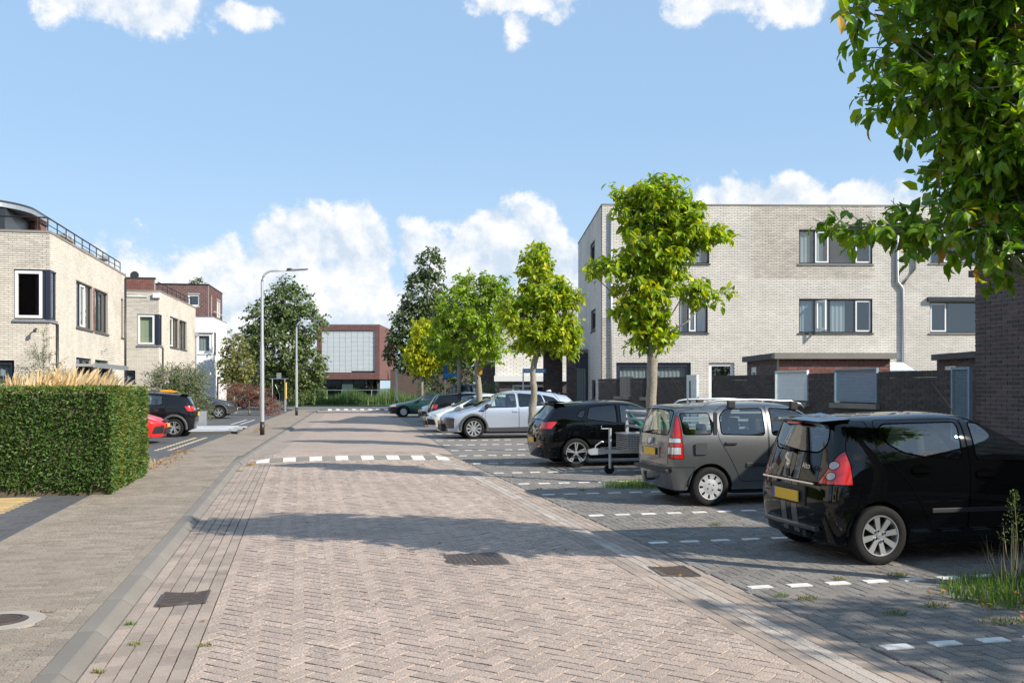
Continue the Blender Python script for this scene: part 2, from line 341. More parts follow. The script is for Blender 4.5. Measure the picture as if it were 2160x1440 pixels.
pave = strip('pavement', [-3.2, -2.4, -1.5], [-8, 4, 10, 20, YF] + list(np.arange(26, 73, 3.0)), lambda x, y: .065 - (.014 if y < YF - .01 else 0), ['joint', 'walk_paver'], lambda x, y: 0 if y < YF - .01 else 1)
park = strip('parking_area', [3.72, 5, 6.5, 8.8], [-8, 4, 10, 20, YF] + list(np.arange(26, 72, 3.0)), lambda x, y: .004 - (.014 if y < YF - .01 else 0), ['joint', 'bay_paver'], lambda x, y: 0 if y < YF - .01 else 1)
path = strip('footpath', [8.8, 10.2], [-8, 10, 20, 22] + list(np.arange(25, 72, 3.0)), lambda x, y: .03, ['walk_paver'])
yard = strip('driveway', [-16, -7.2, -5, -3.2], [-8, 10, 15.7, 22] + list(np.arange(25, 73, 3.0)), lambda x, y: .055, ['dark_tile'])
cross = strip('side_road', [-120, -40, 0, 40, 120], [72.05, 74, 80, 84], lambda x, y: .02, ['asphalt'])
verge = strip('verge', [-120, -40, 0, 40, 120], [84, 86, 92, 100, 160], lambda x, y: .05, ['lawn_ground'])
kerb2 = strip('far_kerb', [-120, -40, 0, 40, 120], [83.9, 84.15], lambda x, y: .11, ['concrete'])
lot = strip('lot', [10.2, 20, 60], [-8, 10, 20, 22, 40, 72], lambda x, y: .02, ['soil'])

def clip(poly, x0, x1):
    for ax, lim, sg in ((0, x0, 1), (0, x1, -1)):
        out = []
        for i in range(len(poly)):
            a, b = poly[i - 1], poly[i]; ia, ib = (a[0] - lim) * sg >= 0, (b[0] - lim) * sg >= 0
            if ia != ib:
                t = (lim - a[0]) / (b[0] - a[0]); out.append((lim, a[1] + t * (b[1] - a[1])))
            if ib: out.append(b)
        poly = out
        if len(poly) < 3: return []
    return poly
PL, PW = .212, .106
def herring(x0, x1, y0, y1, rot=45):
    res = []; c = math.cos(R(rot)); s = math.sin(R(rot)); n0 = int(80)
    for n in range(-n0, n0 * 5):
        for m in range(-80, 80):
            for kind in (0, 1):
                if kind == 0: cx, cy, w, h = n + 4 * m + 1, n + .5, 2, 1
                else: cx, cy, w, h = n + 4 * m + 2.5, n, 1, 2
                X = (cx * c - cy * s) * PW + x0; Y = (cx * s + cy * c) * PW + y0 - (2 if rot else 0)
                if X < x0 - .15 or X > x1 + .15 or Y < y0 or Y > y1: continue
                res.append((X, Y, R(rot) + (0 if kind == 0 else R(90))))
    return res
def rows(x0, x1, y0, y1, along):
    res = []
    if along == 'y':
        k = 0; x = x0 + PW / 2
        while x < x1 - .04:
            y = y0 + (PL / 2 if k % 2 else 0)
            while y < y1: res.append((x, y, R(90))); y += PL
            x += PW; k += 1
    else:
        k = 0; y = y0
        while y < y1:
            x = x0 + (0 if k % 2 else PL / 2)
            while x < x1 + PL / 2: res.append((x, y, 0.0)); x += PL
            y += PW; k += 1
    return res
EXC = [(-.93, 8.15, .13, .23), (3.42, 8.38, .13, .23), (1.66, 9.2, .26, .28), (-2.12, 7.47, .24, .24)]   # left open for iron covers
def lay(parent, items, zf, matn, x0, x1, nobj, seed, slopef=None, gap=.0026, vis=True):
    """lay pavers: the nearest become single objects, the others one joined part"""
    rg = np.random.default_rng(seed); keep = []
    for (x, y, a) in items:
        d = x * math.sin(TH) + y * math.cos(TH); X = x * math.cos(TH) - y * math.sin(TH)
        if vis and (d < 4.6 or abs(X) > d * .62): continue
        keep.append((d, x, y, a))
    keep = [q for q in keep if not any(abs(q[1] - ex[0]) < ex[2] and abs(q[2] - ex[1]) < ex[3] for ex in EXC)]
    keep.sort(); b = MB(); hl, hw = PL / 2 - gap, PW / 2 - gap; ch = .003
    tpl = MB(); q = [(-hl, -hw), (hl, -hw), (hl, hw), (-hl, hw)]; q2 = [(-hl + ch, -hw + ch), (hl - ch, -hw + ch), (hl - ch, hw - ch), (-hl + ch, hw - ch)]
    FS = [(4, 5, 6, 7), (0, 1, 5, 4), (1, 2, 6, 5), (2, 3, 7, 6), (3, 0, 4, 7)]
    tpl.add([(u, v, -.02) for u, v in q] + [(u, v, 0) for u, v in q2], FS); tm = tpl.mesh('paver', matn)
    n = 0; V = []; Fq = []; ex = MB()
    for d, x, y, a in keep:
        ca, sa = math.cos(a), math.sin(a); lift = rg.normal() * .0012
        P = [(x + u * ca - v * sa, y + u * sa + v * ca) for u, v in q]
        whole = all(x0 - .001 <= p[0] <= x1 + .001 for p in P)
        if whole and n < nobj:
            o = bpy.data.objects.new('paver', tm); link(o, parent); o.location = (x, y, zf(x, y) + lift)
            sl = (zf(x + .05, y) - zf(x - .05, y)) / .1; o.rotation_euler = Matrix.Rotation(-math.atan(sl), 3, 'Y').to_4x4().to_euler()
            o.rotation_euler = (Matrix.Rotation(-math.atan(sl) + rg.normal() * .006, 3, 'Y') @ Matrix.Rotation(a + rg.normal() * .006, 3, 'Z')).to_euler(); n += 1; continue
        if whole:
            P2 = [(x + u * ca - v * sa, y + u * sa + v * ca) for u, v in q2]; k = len(V)
            V += [(px, py, zf(px, py) + lift - .02) for px, py in P] + [(px, py, zf(px, py) + lift) for px, py in P2]
            Fq += [tuple(i + k for i in f) for f in FS]
        else:
            P = clip(P, x0, x1)
            if len(P) >= 3:
                m = len(P); cx = sum(p[0] for p in P) / m; cy = sum(p[1] for p in P) / m
                T = [(px + (cx - px) * .05, py + (cy - py) * .05) for px, py in P]
                ex.add([(px, py, zf(px, py) + lift - .02) for px, py in P] + [(px, py, zf(px, py) + lift) for px, py in T],
                       [tuple(range(m, 2 * m))] + [(i, (i + 1) % m, m + (i + 1) % m, m + i) for i in range(m)])
    if V:
        o = bpy.data.objects.new('paver_field', np_mesh('paver_field', np.array(V), np.array(Fq), matn)); link(o, parent); o['kind'] = 'stuff'
    if ex.v: ex.build('cut_pavers', matn, parent, kind='stuff')
lay(road, herring(-.66, 2.98, 4.2, 22.2), lambda x, y: roadz(x, y), 'road_paver', -.66, 2.98, 210, 1)
lay(road, [p for p in rows(-.66, 2.98, 22.75, YF, 'x')], lambda x, y: roadz(x, y), 'road_paver', -.66, 2.98, 0, 2)
lay(road, rows(-1.30, -.66, 4.2, YF, 'y'), lambda x, y: roadz(x, y), 'gutter_paver', -1.4, -.6, 40, 3, gap=.0035)
gr = rows(2.98, 3.72, 4.2, YF, 'y')
lay(road, [q for q in gr if not 3.15 < q[0] < 3.42], lambda x, y: roadz(x, y), 'gutter_paver', 2.9, 3.8, 35, 4)
lay(road, [q for q in gr if 3.15 < q[0] < 3.42], lambda x, y: roadz(x, y), 'dusty_paver', 2.9, 3.8, 15, 14)
lay(pave, rows(-2.98, -1.6, 4.2, YF, 'x'), lambda x, y: .065, 'walk_paver', -2.99, -1.61, 200, 5, gap=.0055)
lay(pave, rows(-1.61, -1.5, 4.2, YF, 'y') + rows(-3.2, -2.99, 4.2, YF, 'y'), lambda x, y: .065, 'walk_paver', -3.3, -1.4, 100, 6)
lay(park, rows(3.73, 3.84, 4.2, YF, 'y') + herring(3.845, 8.8, 4.2, YF, 0), lambda x, y: .004, 'bay_paver', 3.7, 8.9, 300, 7)
# kerb stones
ks = MB(); prof = [(-1.498, -.1), (-1.302, -.1), (-1.302, .008), (-1.37, .062), (-1.385, .069), (-1.498, .069)]
ks.prism(prof, lambda u, v, h: (u, h, v), 0.003, .992); km = ks.mesh('kerb_stone', 'kerb_stone')
kerb = bpy.data.objects.new('kerb', None); link(kerb); tag(kerb, kind='structure')
for i in range(-2, 70):
    o = bpy.data.objects.new('kerb_stone', km); link(o, kerb); o.location = (bend(i + .5), i, 0); o.rotation_euler = (0, 0, -math.atan(.055) if i >= 22 else 0)
# white marking stones of the parking bays
wm = MB(); wm.box(-.104, .104, -.05, .05, -.01, 0); wmm = wm.mesh('white_paver', 'white_paver')
bays = [5.65, 7.59, 9.99, 12.3, 14.82, 16.57, 18.75, 21.15, 23.6, 25.6, 28.0, 30.4, 32.8, 34.7]
for y in bays:
    for k in range(13 if y < 20 else 7):
        x = 3.90 + .375 * k + bend(y)
        o = bpy.data.objects.new('white_paver', wmm); link(o, park); o.location = (x, y + random.uniform(-.004, .004), .0115); o.rotation_euler = (0, 0, random.uniform(-.02, .02))
# speed ramp blocks
for i in range(15):
    x = -1.0 + (i + .5) * .297; rb = MB(); x0, x1 = x - .145, x + .145
    ya, yb = 22.24, 22.70
    def zz(xx, yy): return roadz(xx, yy) + .012
    rb.add([(x0, ya, zz(x0, ya) - .05), (x1, ya, zz(x1, ya) - .05), (x1, yb, zz(x1, yb) - .05), (x0, yb, zz(x0, yb) - .05), (x0, ya, zz(x0, ya)), (x1, ya, zz(x1, ya)), (x1, yb, zz(x1, yb)), (x0, yb, zz(x0, yb))],
           [(4, 5, 6, 7), (0, 1, 5, 4), (1, 2, 6, 5), (2, 3, 7, 6), (3, 0, 4, 7)])
    rb.build('ramp_block', 'white_paver' if i % 2 == 0 else 'kerb_stone', road)
for i in range(15):
    x = 1.9 + i * .29; y = 69.6; m2 = MB()
    m2.add([(x, y, .06), (x + .28, y, .06), (x + .28, y + .6, .12), (x, y + .6, .12), (x, y, -.05), (x + .28, y, -.05), (x + .28, y + .6, -.05), (x, y + .6, -.05)], [(0, 1, 2, 3), (4, 5, 1, 0), (5, 6, 2, 1), (6, 7, 3, 2), (7, 4, 0, 3)])
    m2.build('ramp_block', 'white_paver' if i % 2 == 0 else 'kerb_stone', road)
# patterned paving of the front yards
def field(parent, name, x0, x1, y0, y1, a, b2, z, matn, gap=.006, obj=True):
    tm = MB(); tm.box(-a / 2 + gap, a / 2 - gap, -b2 / 2 + gap, b2 / 2 - gap, -.02, 0); me = tm.mesh(name, matn); acc = MB()
    y = y0 + b2 / 2; k = 0
    while y < y1:
        x = x0 + a / 2 - (a / 2 if k % 2 else 0)
        while x < x1 + .01:
            if x - a / 2 >= x0 - .01 and x + a / 2 <= x1 + .02:
                if obj:
                    o = bpy.data.objects.new(name, me); link(o, parent); o.location = (x + bend(y), y, z + random.gauss(0, .001))
                else: acc.box(x - a / 2 + gap + bend(y), x + a / 2 - gap + bend(y), y - b2 / 2 + gap, y + b2 / 2 - gap, z - .02, z + random.gauss(0, .001))
            x += a
        y += b2; k += 1
    if not obj: acc.build(name + '_field', matn, parent, kind='stuff')
field(yard, 'tile', -6.6, -3.21, 8.6, 15.7, .30, .30, .072, 'dark_tile', obj=True)
field(yard, 'yellow_brick', -4.50, -3.84, 12.4, 15.6, .22, .11, .077, 'yellow_brick', obj=True)
for xx in (-4.05, -3.72): field(yard, 'yellow_brick', xx, xx + .12, 26.5, 33.0, .11, .22, .068, 'pale_yellow', gap=.004, obj=False)
field(yard, 'slab', -7.0, -3.0, 35.2, 40.2, .8, .8, .17, 'pale_slab', gap=.006)
sb = MB(); sb.box(-7, -2.2, 35.05, 41.4, .05, .16); sb.build('slab_edge', 'dark_concrete', yard)
for xx in (-4.3, -3.9): field(yard, 'yellow_brick', xx, xx + .12, 43, 50.0, .11, .22, .068, 'pale_slab', gap=.004, obj=False)
# iron covers and drains
t = thing('manhole_cover', 'square dark cast iron cover set in the road paving', 'manhole cover', (1.66, 9.2, roadz(1.66, 9.2) + .001))
m = MB(); m.box(-.30, .30, -.34, .34, -.03, 0); m.build('cover_frame', 'cast_iron', t)
m = MB()
for i in range(11):
    for j in range(12): m.box(-.27 + i * .0495, -.27 + i * .0495 + .044, -.31 + j * .052, -.31 + j * .052 + .046, 0, .0025)
m.build('tread_studs', 'cast_iron', t, kind='stuff')
for sx in (-.36, .36): m = MB(); m.box(sx - .045, sx + .045, -.33, .33, -.03, -.002); m.build('edge_paver', 'road_paver', t)
def drain(x, y, rz, label, dish):
    t = thing('gutter_drain', label, 'drain', (x, y, roadz(x, y)), rz, None)
    def zc(u): return dish * (u / .17) ** 2 + .003
    fr = MB()
    for s0, s1, v0, v1 in ((-.17, .17, -.24, -.205), (-.17, .17, .205, .24)):
        for k in range(8):
            u0, u1 = s0 + (s1 - s0) * k / 8, s0 + (s1 - s0) * (k + 1) / 8
            fr.add([(u0, v0, zc(u0)), (u1, v0, zc(u1)), (u1, v1, zc(u1)), (u0, v1, zc(u0)), (u0, v0, -.05), (u1, v0, -.05), (u1, v1, -.05), (u0, v1, -.05)], [(0, 1, 2, 3), (4, 5, 1, 0), (6, 7, 3, 2)])
    fr.box(-.185, -.165, -.24, .24, -.05, zc(.17)); fr.box(.165, .185, -.24, .24, -.05, zc(.17)); fr.build('drain_frame', 'cast_iron', t)
    for j in range(7):
        v = -.175 + j * .058; bm_ = MB()
        for k in range(8):
            u0, u1 = -.165 + .33 * k / 8, -.165 + .33 * (k + 1) / 8
            bm_.add([(u0, v - .014, zc(u0)), (u1, v - .014, zc(u1)), (u1, v + .014, zc(u1)), (u0, v + .014, zc(u0)), (u0, v - .014, -.03), (u1, v - .014, -.03), (u1, v + .014, -.03), (u0, v + .014, -.03)], [(0, 1, 2, 3), (4, 5, 1, 0), (6, 7, 3, 2)])
        bm_.build('drain_bar', 'cast_iron', t)
    pit_shade = MB(); pit_shade.box(-.2, .2, -.26, .26, -.06, -.010); pit_shade.build('pit_shade', 'black_paint', t)  # solid black slab close under the bars paints the darkness of the pit
drain(-.93, 8.15, 0, 'dished rusty iron drain in the gutter beside the left kerb', .014)
drain(3.42, 8.38, R(-4), 'flat iron drain in the gutter beside the parking bays', .008)
t = thing('round_cover', 'round rusty iron cover in a pale concrete collar in the pavement', 'manhole cover', (-2.12, 7.47, .068))
m = MB(); m.lathe([(.30, -.03), (.30, .0), (.19, .002), (.19, -.03)], lambda x, y, h: (x, y, h), 32); m.build('collar', 'concrete_pale', t)
m = MB(); m.lathe([(0.001, .004), (.185, .004), (.185, -.02)], lambda x, y, h: (x, y, h), 32); m.build('lid', 'cast_iron', t)
m = MB(); m.lathe([(.15, .004), (.15, .009), (.165, .009), (.165, .004)], lambda x, y, h: (x, y, h), 32)
for a, w in ((-.09, .2), (-.045, .25), (0, .28), (.045, .25), (.09, .2)): m.box(-w / 2, w / 2, a - .008, a + .008, .003, .009)
m.build('ribs', 'cast_iron', t)
# ------------------------------------------------------------------ buildings
def rect_minus(a0, a1, z0, z1, ops):
    """cut a wall rectangle round its openings"""
    As = sorted({a0, a1} | {min(max(v, a0), a1) for o in ops for v in (o[0], o[1])}); out = []
    for i in range(len(As) - 1):
        p, q = As[i], As[i + 1]
        if q - p < 1e-4: continue
        hs = sorted([(max(o[2], z0), min(o[3], z1)) for o in ops if o[0] <= p + 1e-4 and o[1] >= q - 1e-4]); z = z0
        for h0, h1 in hs:
            if h0 > z + 1e-4: out.append((p, q, z, h0))
            z = max(z, h1)
        if z < z1 - 1e-4: out.append((p, q, z, z1))
    return out
def wall(parent, fr, a0, a1, z0, z1, ops=(), thick=.25, mortar='mortar_grey', brick=None, bm='cream_brick', name='wall', zones=None, ret=0.0, jt=.011):
    w = MB()
    for p, q, h0, h1 in rect_minus(a0, a1, z0, z1, ops): w.ob(fr, p, q, -thick, 0, h0, h1)
    wo = w.build(name, mortar, parent)
    if brick:
        BL, BH = brick; rows_ = int(round((z1 - z0) / BH)); BH = (z1 - z0) / rows_; acc = {}
        j = jt / 2; pr = .010
        for r_ in range(rows_):
            h0, h1 = z0 + r_ * BH + j, z0 + (r_ + 1) * BH - j; off = (r_ % 2) * BL / 2
            segs = [(a0, a1)]
            for o in ops:
                if o[2] < h1 - .01 and o[3] > h0 + .01:
                    ns = []
                    for p, q in segs:
                        if o[1] <= p or o[0] >= q: ns.append((p, q)); continue
                        if o[0] > p: ns.append((p, o[0]))
                        if o[1] < q: ns.append((o[1], q))
                    segs = ns
            for p, q in segs:
                k = math.floor((p - off) / BL)
                while True:
                    b0, b1 = max(p, off + k * BL + j), min(q, off + (k + 1) * BL - j); k += 1
                    if off + (k - 1) * BL >= q: break
                    if b1 - b0 < .02: continue
                    mm = bm
                    if zones:
                        for (za0, za1, zz0, zz1, zm) in zones:
                            if za0 <= (b0 + b1) / 2 <= za1 and zz0 <= (h0 + h1) / 2 <= zz1: mm = zm
                    V, Fq = acc.setdefault(mm, ([], [])); n = len(V); e = pr + random.uniform(-.002, .002)
                    V += [fr(b0, -.002, h0), fr(b1, -.002, h0), fr(b1, -.002, h1), fr(b0, -.002, h1), fr(b0, e, h0), fr(b1, e, h0), fr(b1, e, h1), fr(b0, e, h1)]
                    Fq += [(n + 4, n + 5, n + 6, n + 7), (n, n + 1, n + 5, n + 4), (n + 1, n + 2, n + 6, n + 5), (n + 2, n + 3, n + 7, n + 6), (n + 3, n, n + 4, n + 7)]
        for mm, (V, Fq) in acc.items():
            o = bpy.data.objects.new('brickwork', np_mesh('brickwork', np.array(V), np.array(Fq), mm)); link(o, wo); o['kind'] = 'stuff'
    return wo
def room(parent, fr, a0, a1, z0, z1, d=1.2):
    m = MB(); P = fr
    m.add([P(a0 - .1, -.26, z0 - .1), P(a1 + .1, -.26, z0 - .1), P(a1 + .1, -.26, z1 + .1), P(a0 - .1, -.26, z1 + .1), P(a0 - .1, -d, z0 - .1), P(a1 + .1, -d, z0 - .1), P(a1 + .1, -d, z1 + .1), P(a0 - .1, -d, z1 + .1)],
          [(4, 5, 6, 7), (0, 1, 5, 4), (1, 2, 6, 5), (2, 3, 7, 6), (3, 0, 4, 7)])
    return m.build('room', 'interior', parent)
def curtain(parent, fr, a0, a1, z0, z1, d=-.2, matn='curtain', wave=.018):
    m = MB(); n = max(4, int((a1 - a0) / .04)); ph = random.random() * 6
    pts = [(a0 + (a1 - a0) * i / n, d + wave * math.sin(i * 1.6 + ph) * random.uniform(.5, 1.2)) for i in range(n + 1)]
    vs = [fr(a, dd, z0) for a, dd in pts] + [fr(a, dd, z1) for a, dd in pts]
    m.add(vs, [(i, i + 1, n + 2 + i, n + 1 + i) for i in range(n)]); return m.build('curtain', matn, parent, smooth=True)
def window(parent, fr, a0, a1, z0, z1, sashes, frame='dark_frame', sill='dark_concrete', setb=.07, gl='house_glass', fw=.055, name='window', sillx=.05, rm=True):
    """sashes: list of (width share, kind, curtain share) kind f fixed, w white sash, d dark sash"""
    f = MB(); d0, d1 = -setb - .06, -setb
    f.ob(fr, a0, a1, d0, d1, z1 - fw, z1); f.ob(fr, a0, a1, d0, d1, z0, z0 + fw); f.ob(fr, a0, a0 + fw, d0, d1, z0 + fw, z1 - fw); f.ob(fr, a1 - fw, a1, d0, d1, z0 + fw, z1 - fw)
    tot = sum(s[0] for s in sashes); x = a0 + fw; span = a1 - a0 - 2 * fw; cells = []
    for i, s in enumerate(sashes):
        w = span * s[0] / tot
        if i: f.ob(fr, x - fw / 2, x + fw / 2, d0 + .002, d1 - .002, z0 + fw, z1 - fw)
        cells.append((x + (fw / 2 if i else 0), x + w - (fw / 2 if i < len(sashes) - 1 else 0), s)); x += w
    fo = f.build(name, frame, parent)
    for (c0, c1, s) in cells:
        b0, b1, h0, h1 = c0, c1, z0 + fw, z1 - fw
        if s[1] in 'wd':
            e = .055; m = MB(); m.ob(fr, b0, b1, d0 + .01, d1 + .012, h1 - e, h1); m.ob(fr, b0, b1, d0 + .01, d1 + .012, h0, h0 + e); m.ob(fr, b0, b0 + e, d0 + .01, d1 + .012, h0 + e, h1 - e); m.ob(fr, b1 - e, b1, d0 + .01, d1 + .012, h0 + e, h1 - e)
            m.build('sash', 'white_frame' if s[1] == 'w' else frame, fo); b0 += e; b1 -= e; h0 += e; h1 -= e
        m = MB(); m.add([fr(b0, d0 + .03, h0), fr(b1, d0 + .03, h0), fr(b1, d0 + .03, h1), fr(b0, d0 + .03, h1)], [(0, 1, 2, 3)]); m.build('pane', gl, fo)
        if len(s) > 2 and s[2]:
            cm = s[3] if len(s) > 3 else 'curtain'
            if s[2] > 0: curtain(fo, fr, b0, b0 + (b1 - b0) * s[2], h0, h1, matn=cm, wave=.004 if cm == 'blind' else .018)
            else: curtain(fo, fr, b1 + (b1 - b0) * s[2], b1, h0, h1, matn=cm)
    if sill: m = MB(); m.ob(fr, a0 - sillx, a1 + sillx, -setb - .05, .05, z0 - .06, z0 - .003); m.build('sill', sill, fo)
    if rm: room(fo, fr, a0, a1, z0, z1)
    return fo
def roofslab(parent, x0, x1, y0, y1, z, name='roof'):
    m = MB(); m.box(x0, x1, y0, y1, z - .2, z); return m.build(name, 'roof_felt', parent)
LB = (.226, .0625)

def left_house(loc, rz, Ls, label, front_ops, side_ops, full, LB=LB, mo='mortar_grey'):
    """local frame: corner at origin, front towards -y running to -x, street side towards +x running to +y"""
    h = thing('cream_house', label, 'house', loc, rz); Hh = 6.2; Wd = 8.0
    fs = frame2((0, 0), R(90)); ff = frame2((-Wd, 0), 0)         # side: normal +x ; front: normal -y
    sops = [(0, .62, 3.68, 5.14)] + side_ops; fops = [(Wd - .95, Wd, 3.68, 5.14)] + front_ops
    wall(h, fs, 0.0, Ls, 0, Hh, sops, brick=LB, mortar=mo); wall(h, ff, 0, Wd - .252, 0, Hh, [(o[0], min(o[1], Wd - .252), o[2], o[3]) for o in fops], mortar=mo, brick=LB, zones=[(Wd - 3, Wd, 5.2, 6.2, 'sooty_brick')])
    # front brick skin over the corner strip
    wall(h, ff, Wd - .252, Wd, 0, Hh, [(Wd - .252, Wd, 3.68, 5.14)], thick=.01, mortar=mo, brick=LB, zones=[(Wd - 3, Wd, 5.2, 6.2, 'sooty_brick')])
    m = MB(); m.box(-Wd, -Wd + .2, .3, Ls, 0, Hh); m.box(-Wd, 0, Ls - .25, Ls, 0, Hh - .02); m.build('rear_wall', 'brown_brick', h)
    roofslab(h, -Wd + .2, -.26, .26, Ls - .26, Hh - .1)
    c = MB(); c.box(-Wd - .03, .03, -.03, .27, Hh, Hh + .07); c.box(-.27, .03, .27, Ls + .03, Hh, Hh + .07); c.build('coping', 'concrete', h)
    return h, fs, ff, Wd, Hh
def corner_window(h, fs, ff, Wd, look):
    z0, z1 = 3.68, 5.14; post = MB(); post.box(-.11, .018, -.018, .11, z0, z1); post.box(-.95, .02, -.02, .03, z1 - .05, z1); post.box(-.03, .02, .03, .62, z1 - .05, z1)
    w = post.build('corner_window', 'navy_frame', h)
    m = MB(); fr = ff; a0, a1 = Wd - .93, Wd - .2; e = .08
    m.ob(fr, a0, a1, -.07, .03, z0 + .05, z0 + .05 + e); m.ob(fr, a0, a1, -.07, .03, z1 - .05 - e, z1 - .05); m.ob(fr, a0, a0 + e, -.07, .03, z0 + .05 + e, z1 - .05 - e); m.ob(fr, a1 - e, a1, -.07, .03, z0 + .05 + e, z1 - .05 - e); m.build('sash', 'white_frame', w)
    p = MB(); p.add([fr(a0 + e, -.03, z0 + .1), fr(a1 - e, -.03, z0 + .1), fr(a1 - e, -.03, z1 - .1), fr(a0 + e, -.03, z1 - .1)], [(0, 1, 2, 3)]); p.build('pane', 'house_glass' if look == 'blind' else 'far_glass', w)
    s = MB(); s.ob(fr, Wd - .95, a0, -.06, .0, z0, z1); s.ob(fr, a1, Wd - .11, -.06, .0, z0, z1); s.build('side_post', 'navy_frame', w)
    m = MB(); fr = fs; m.ob(fr, .11, .18, -.05, .0, z0, z1 - .05); m.ob(fr, .54, .62, -.05, 0, z0, z1 - .05); m.ob(fr, .18, .54, -.05, 0, z0, z0 + .06); m.build('sash', 'navy_frame', w)
    p = MB(); p.add([fr(.18, -.03, z0 + .06), fr(.54, -.03, z0 + .06), fr(.54, -.03, z1 - .05), fr(.18, -.03, z1 - .05)], [(0, 1, 2, 3)]); p.build('pane', 'house_glass', w)
    m = MB(); m.ob(ff, Wd - .98, Wd + .04, -.05, .06, z0 - .07, z0 - .003); m.ob(fs, .05, .66, -.05, .06, z0 - .07, z0 - .003); m.build('sill', 'zinc', w)
    if look == 'blind': curtain(w, ff, Wd - .9, Wd - .2, z0, z1, d=-.12, matn='blind', wave=.003)
    else: curtain(w, ff, Wd - .42, Wd - .26, z0, z1, d=-.14)
    curtain(w, fs, .2, .5, z0, z1, d=-.12)
    r = MB(); r.add([(-.95, .9, z0), (-.25, .9, z0), (-.25, .9, z1), (-.95, .9, z1)], [(0, 1, 2, 3)]); r.add([(-1.3, .25, z0), (-.3, .25, z0), (-.3, .9, z0), (-1.3, .9, z0)], [(0, 1, 2, 3)]); r.build('room', 'interior', w)
def railing(h, y0, y1, x, z, x2=None):
    r = MB(); zt = z + .42
    r.tube([(x, y0, zt), (x, y1, zt)], .022, 6); r.tube([(x, y0, z + .22), (x, y1, z + .22)], .012, 6); n = int((y1 - y0) / 1.0)
    for k in range(n + 1): y = y0 + (y1 - y0) * k / n; r.tube([(x, y, z - .02), (x, y, zt)], .018, 6)
    if x2: r.tube([(x, y0, zt), (x2, y0, zt)], .022, 6); [r.tube([(xx, y0, z - .02), (xx, y0, zt)], .012, 6) for xx in np.arange(x2, x, .9)]
    return r.build('railing', 'black_metal', h)
# first house behind the hedge
h1, fs, ff, Wd, Hh = left_house((-7.12, 29.8, .0), -R(1), 10.9, 'cream brick house with roof railing behind the tall clipped hedge', [(Wd0, Wd0 + .95, 1.95, 2.5) for Wd0 in (6.1,)],
    [(3.02, 5.3, 3.68, 5.17), (5.6, 7.75, 3.68, 5.17), (10.12, 10.6, 3.7, 5.22), (3.02, 5.1, 1.2, 2.70), (5.66, 7.8, 1.2, 2.70)], True)
corner_window(h1, fs, ff, Wd, 'dark')
window(h1, fs, 3.02, 5.3, 3.68, 5.17, [(1, 'f', .5), (1, 'w'), (1, 'f', -.6)], frame='dark_frame')
window(h1, fs, 5.6, 7.75, 3.68, 5.17, [(1, 'f'), (.8, 'd', .8), (.8, 'f', .9)], frame='dark_frame')
window(h1, fs, 10.12, 10.6, 3.7, 5.22, [(1, 'f')])
for a, b in ((3.02, 5.1), (5.66, 7.8)): window(h1, fs, a, b, 1.2, 2.70, [(1, 'f', .4), (1, 'd')])
window(h1, ff, 6.1, 7.05, 1.95, 2.5, [(1, 'd', 1.0)], frame='navy_frame')
pier = wall(h1, frame2((.006, 5.33), R(90)), 0, .25, 3.68, 5.17, thick=.05, mortar='mortar_light', brick=(.22, .065), bm='red_brick', name='brick_pier')
m = MB(); m.ob(fs, 2.9, 8.4, .0, .55, 2.40, 2.48); m.ob(fs, 2.9, 8.4, .55, .6, 2.36, 2.52); m.build('canopy', 'zinc', h1)
for pp in ([(.05, .62, 0.1), (.05, .62, 3.6)], [(.05, 10.75, .1), (.05, 10.75, 6.1)]): m = MB(); m.tube(pp, .042, 8); m.build('downpipe', 'black_paint', h1, smooth=True)
m = MB(); m.tube([(-.35, -.02, 3.42), (-.35, -.14, 3.42), (-.35, -.2, 3.36)], .02, 6); m.tube([(-.35, -.2, 3.40), (-.35, -.2, 3.30)], .045, 8); m.build('wall_lamp', 'dark_frame', h1)
m = MB(); m.tube([(.02, 6.6, 3.05), (.12, 6.6, 3.0), (.2, 6.62, 3.12)], .025, 6); m.build('vent', 'galv', h1)
railing(h1, .25, 10.6, -.12, Hh + .07, -4.0)
def penthouse(h, y0, y1, x0, x1, z, r0):
    """roof room with a curved eave"""
    m = MB(); m.box(x0, x1 - .7, y0 + .4, y1, z - .1, z + 1.05); m.build('roof_room', 'dark_frame', h)
    p = MB(); p.box(x1 - 1.0, x1 - .55, y1 - .4, y1 + 1.0, z - .1, z + 1.15); p.build('roof_pier', 'red_brick', h); q = MB(); q.box(x1 - 1.05, x1 - .5, y1 - .45, y1 + 1.05, z + 1.15, z + 1.22); q.build('pier_cap', 'black_paint', h)
    e = MB(); n = 20; pts = []
    for k in range(n + 1):
        t = math.pi / 2 * k / n; pts.append((x1 - 2.2 + 2.0 * math.sin(t), y0 + 1.8 - 2.0 * math.cos(t)))
    poly = [(x0, y0 - .2)] + pts + [(x1 - .2, y1), (x0, y1)]
    e.prism(poly, lambda u, v, hh: (u, v, hh), z + 1.10, z + 1.24); e.build('curved_eave', 'zinc', h)
    e = MB(); e.prism([(u * 1.0 + .01, v - .01) for u, v in poly], lambda u, v, hh: (u, v, hh), z + 1.242, z + 1.30); e.build('roof_edge', 'dark_frame', h)
    g_ = MB(); g_.add([(x0, y0 + .38, z + .05), (x1 - .9, y0 + .38, z + .05), (x1 - .9, y0 + .38, z + 1.02), (x0, y0 + .38, z + 1.02)], [(0, 1, 2, 3)]); g_.build('roof_window', 'house_glass', h)
    c = MB(); c.tube([(x1 - 2.1, y0 + .05, z - .05), (x1 - 2.1, y0 + .05, z + 1.12)], .09, 10); c.build('column', 'galv', h, smooth=True)
penthouse(h1, 1.8, 5.2, -7.6, -1.15, Hh, 2)
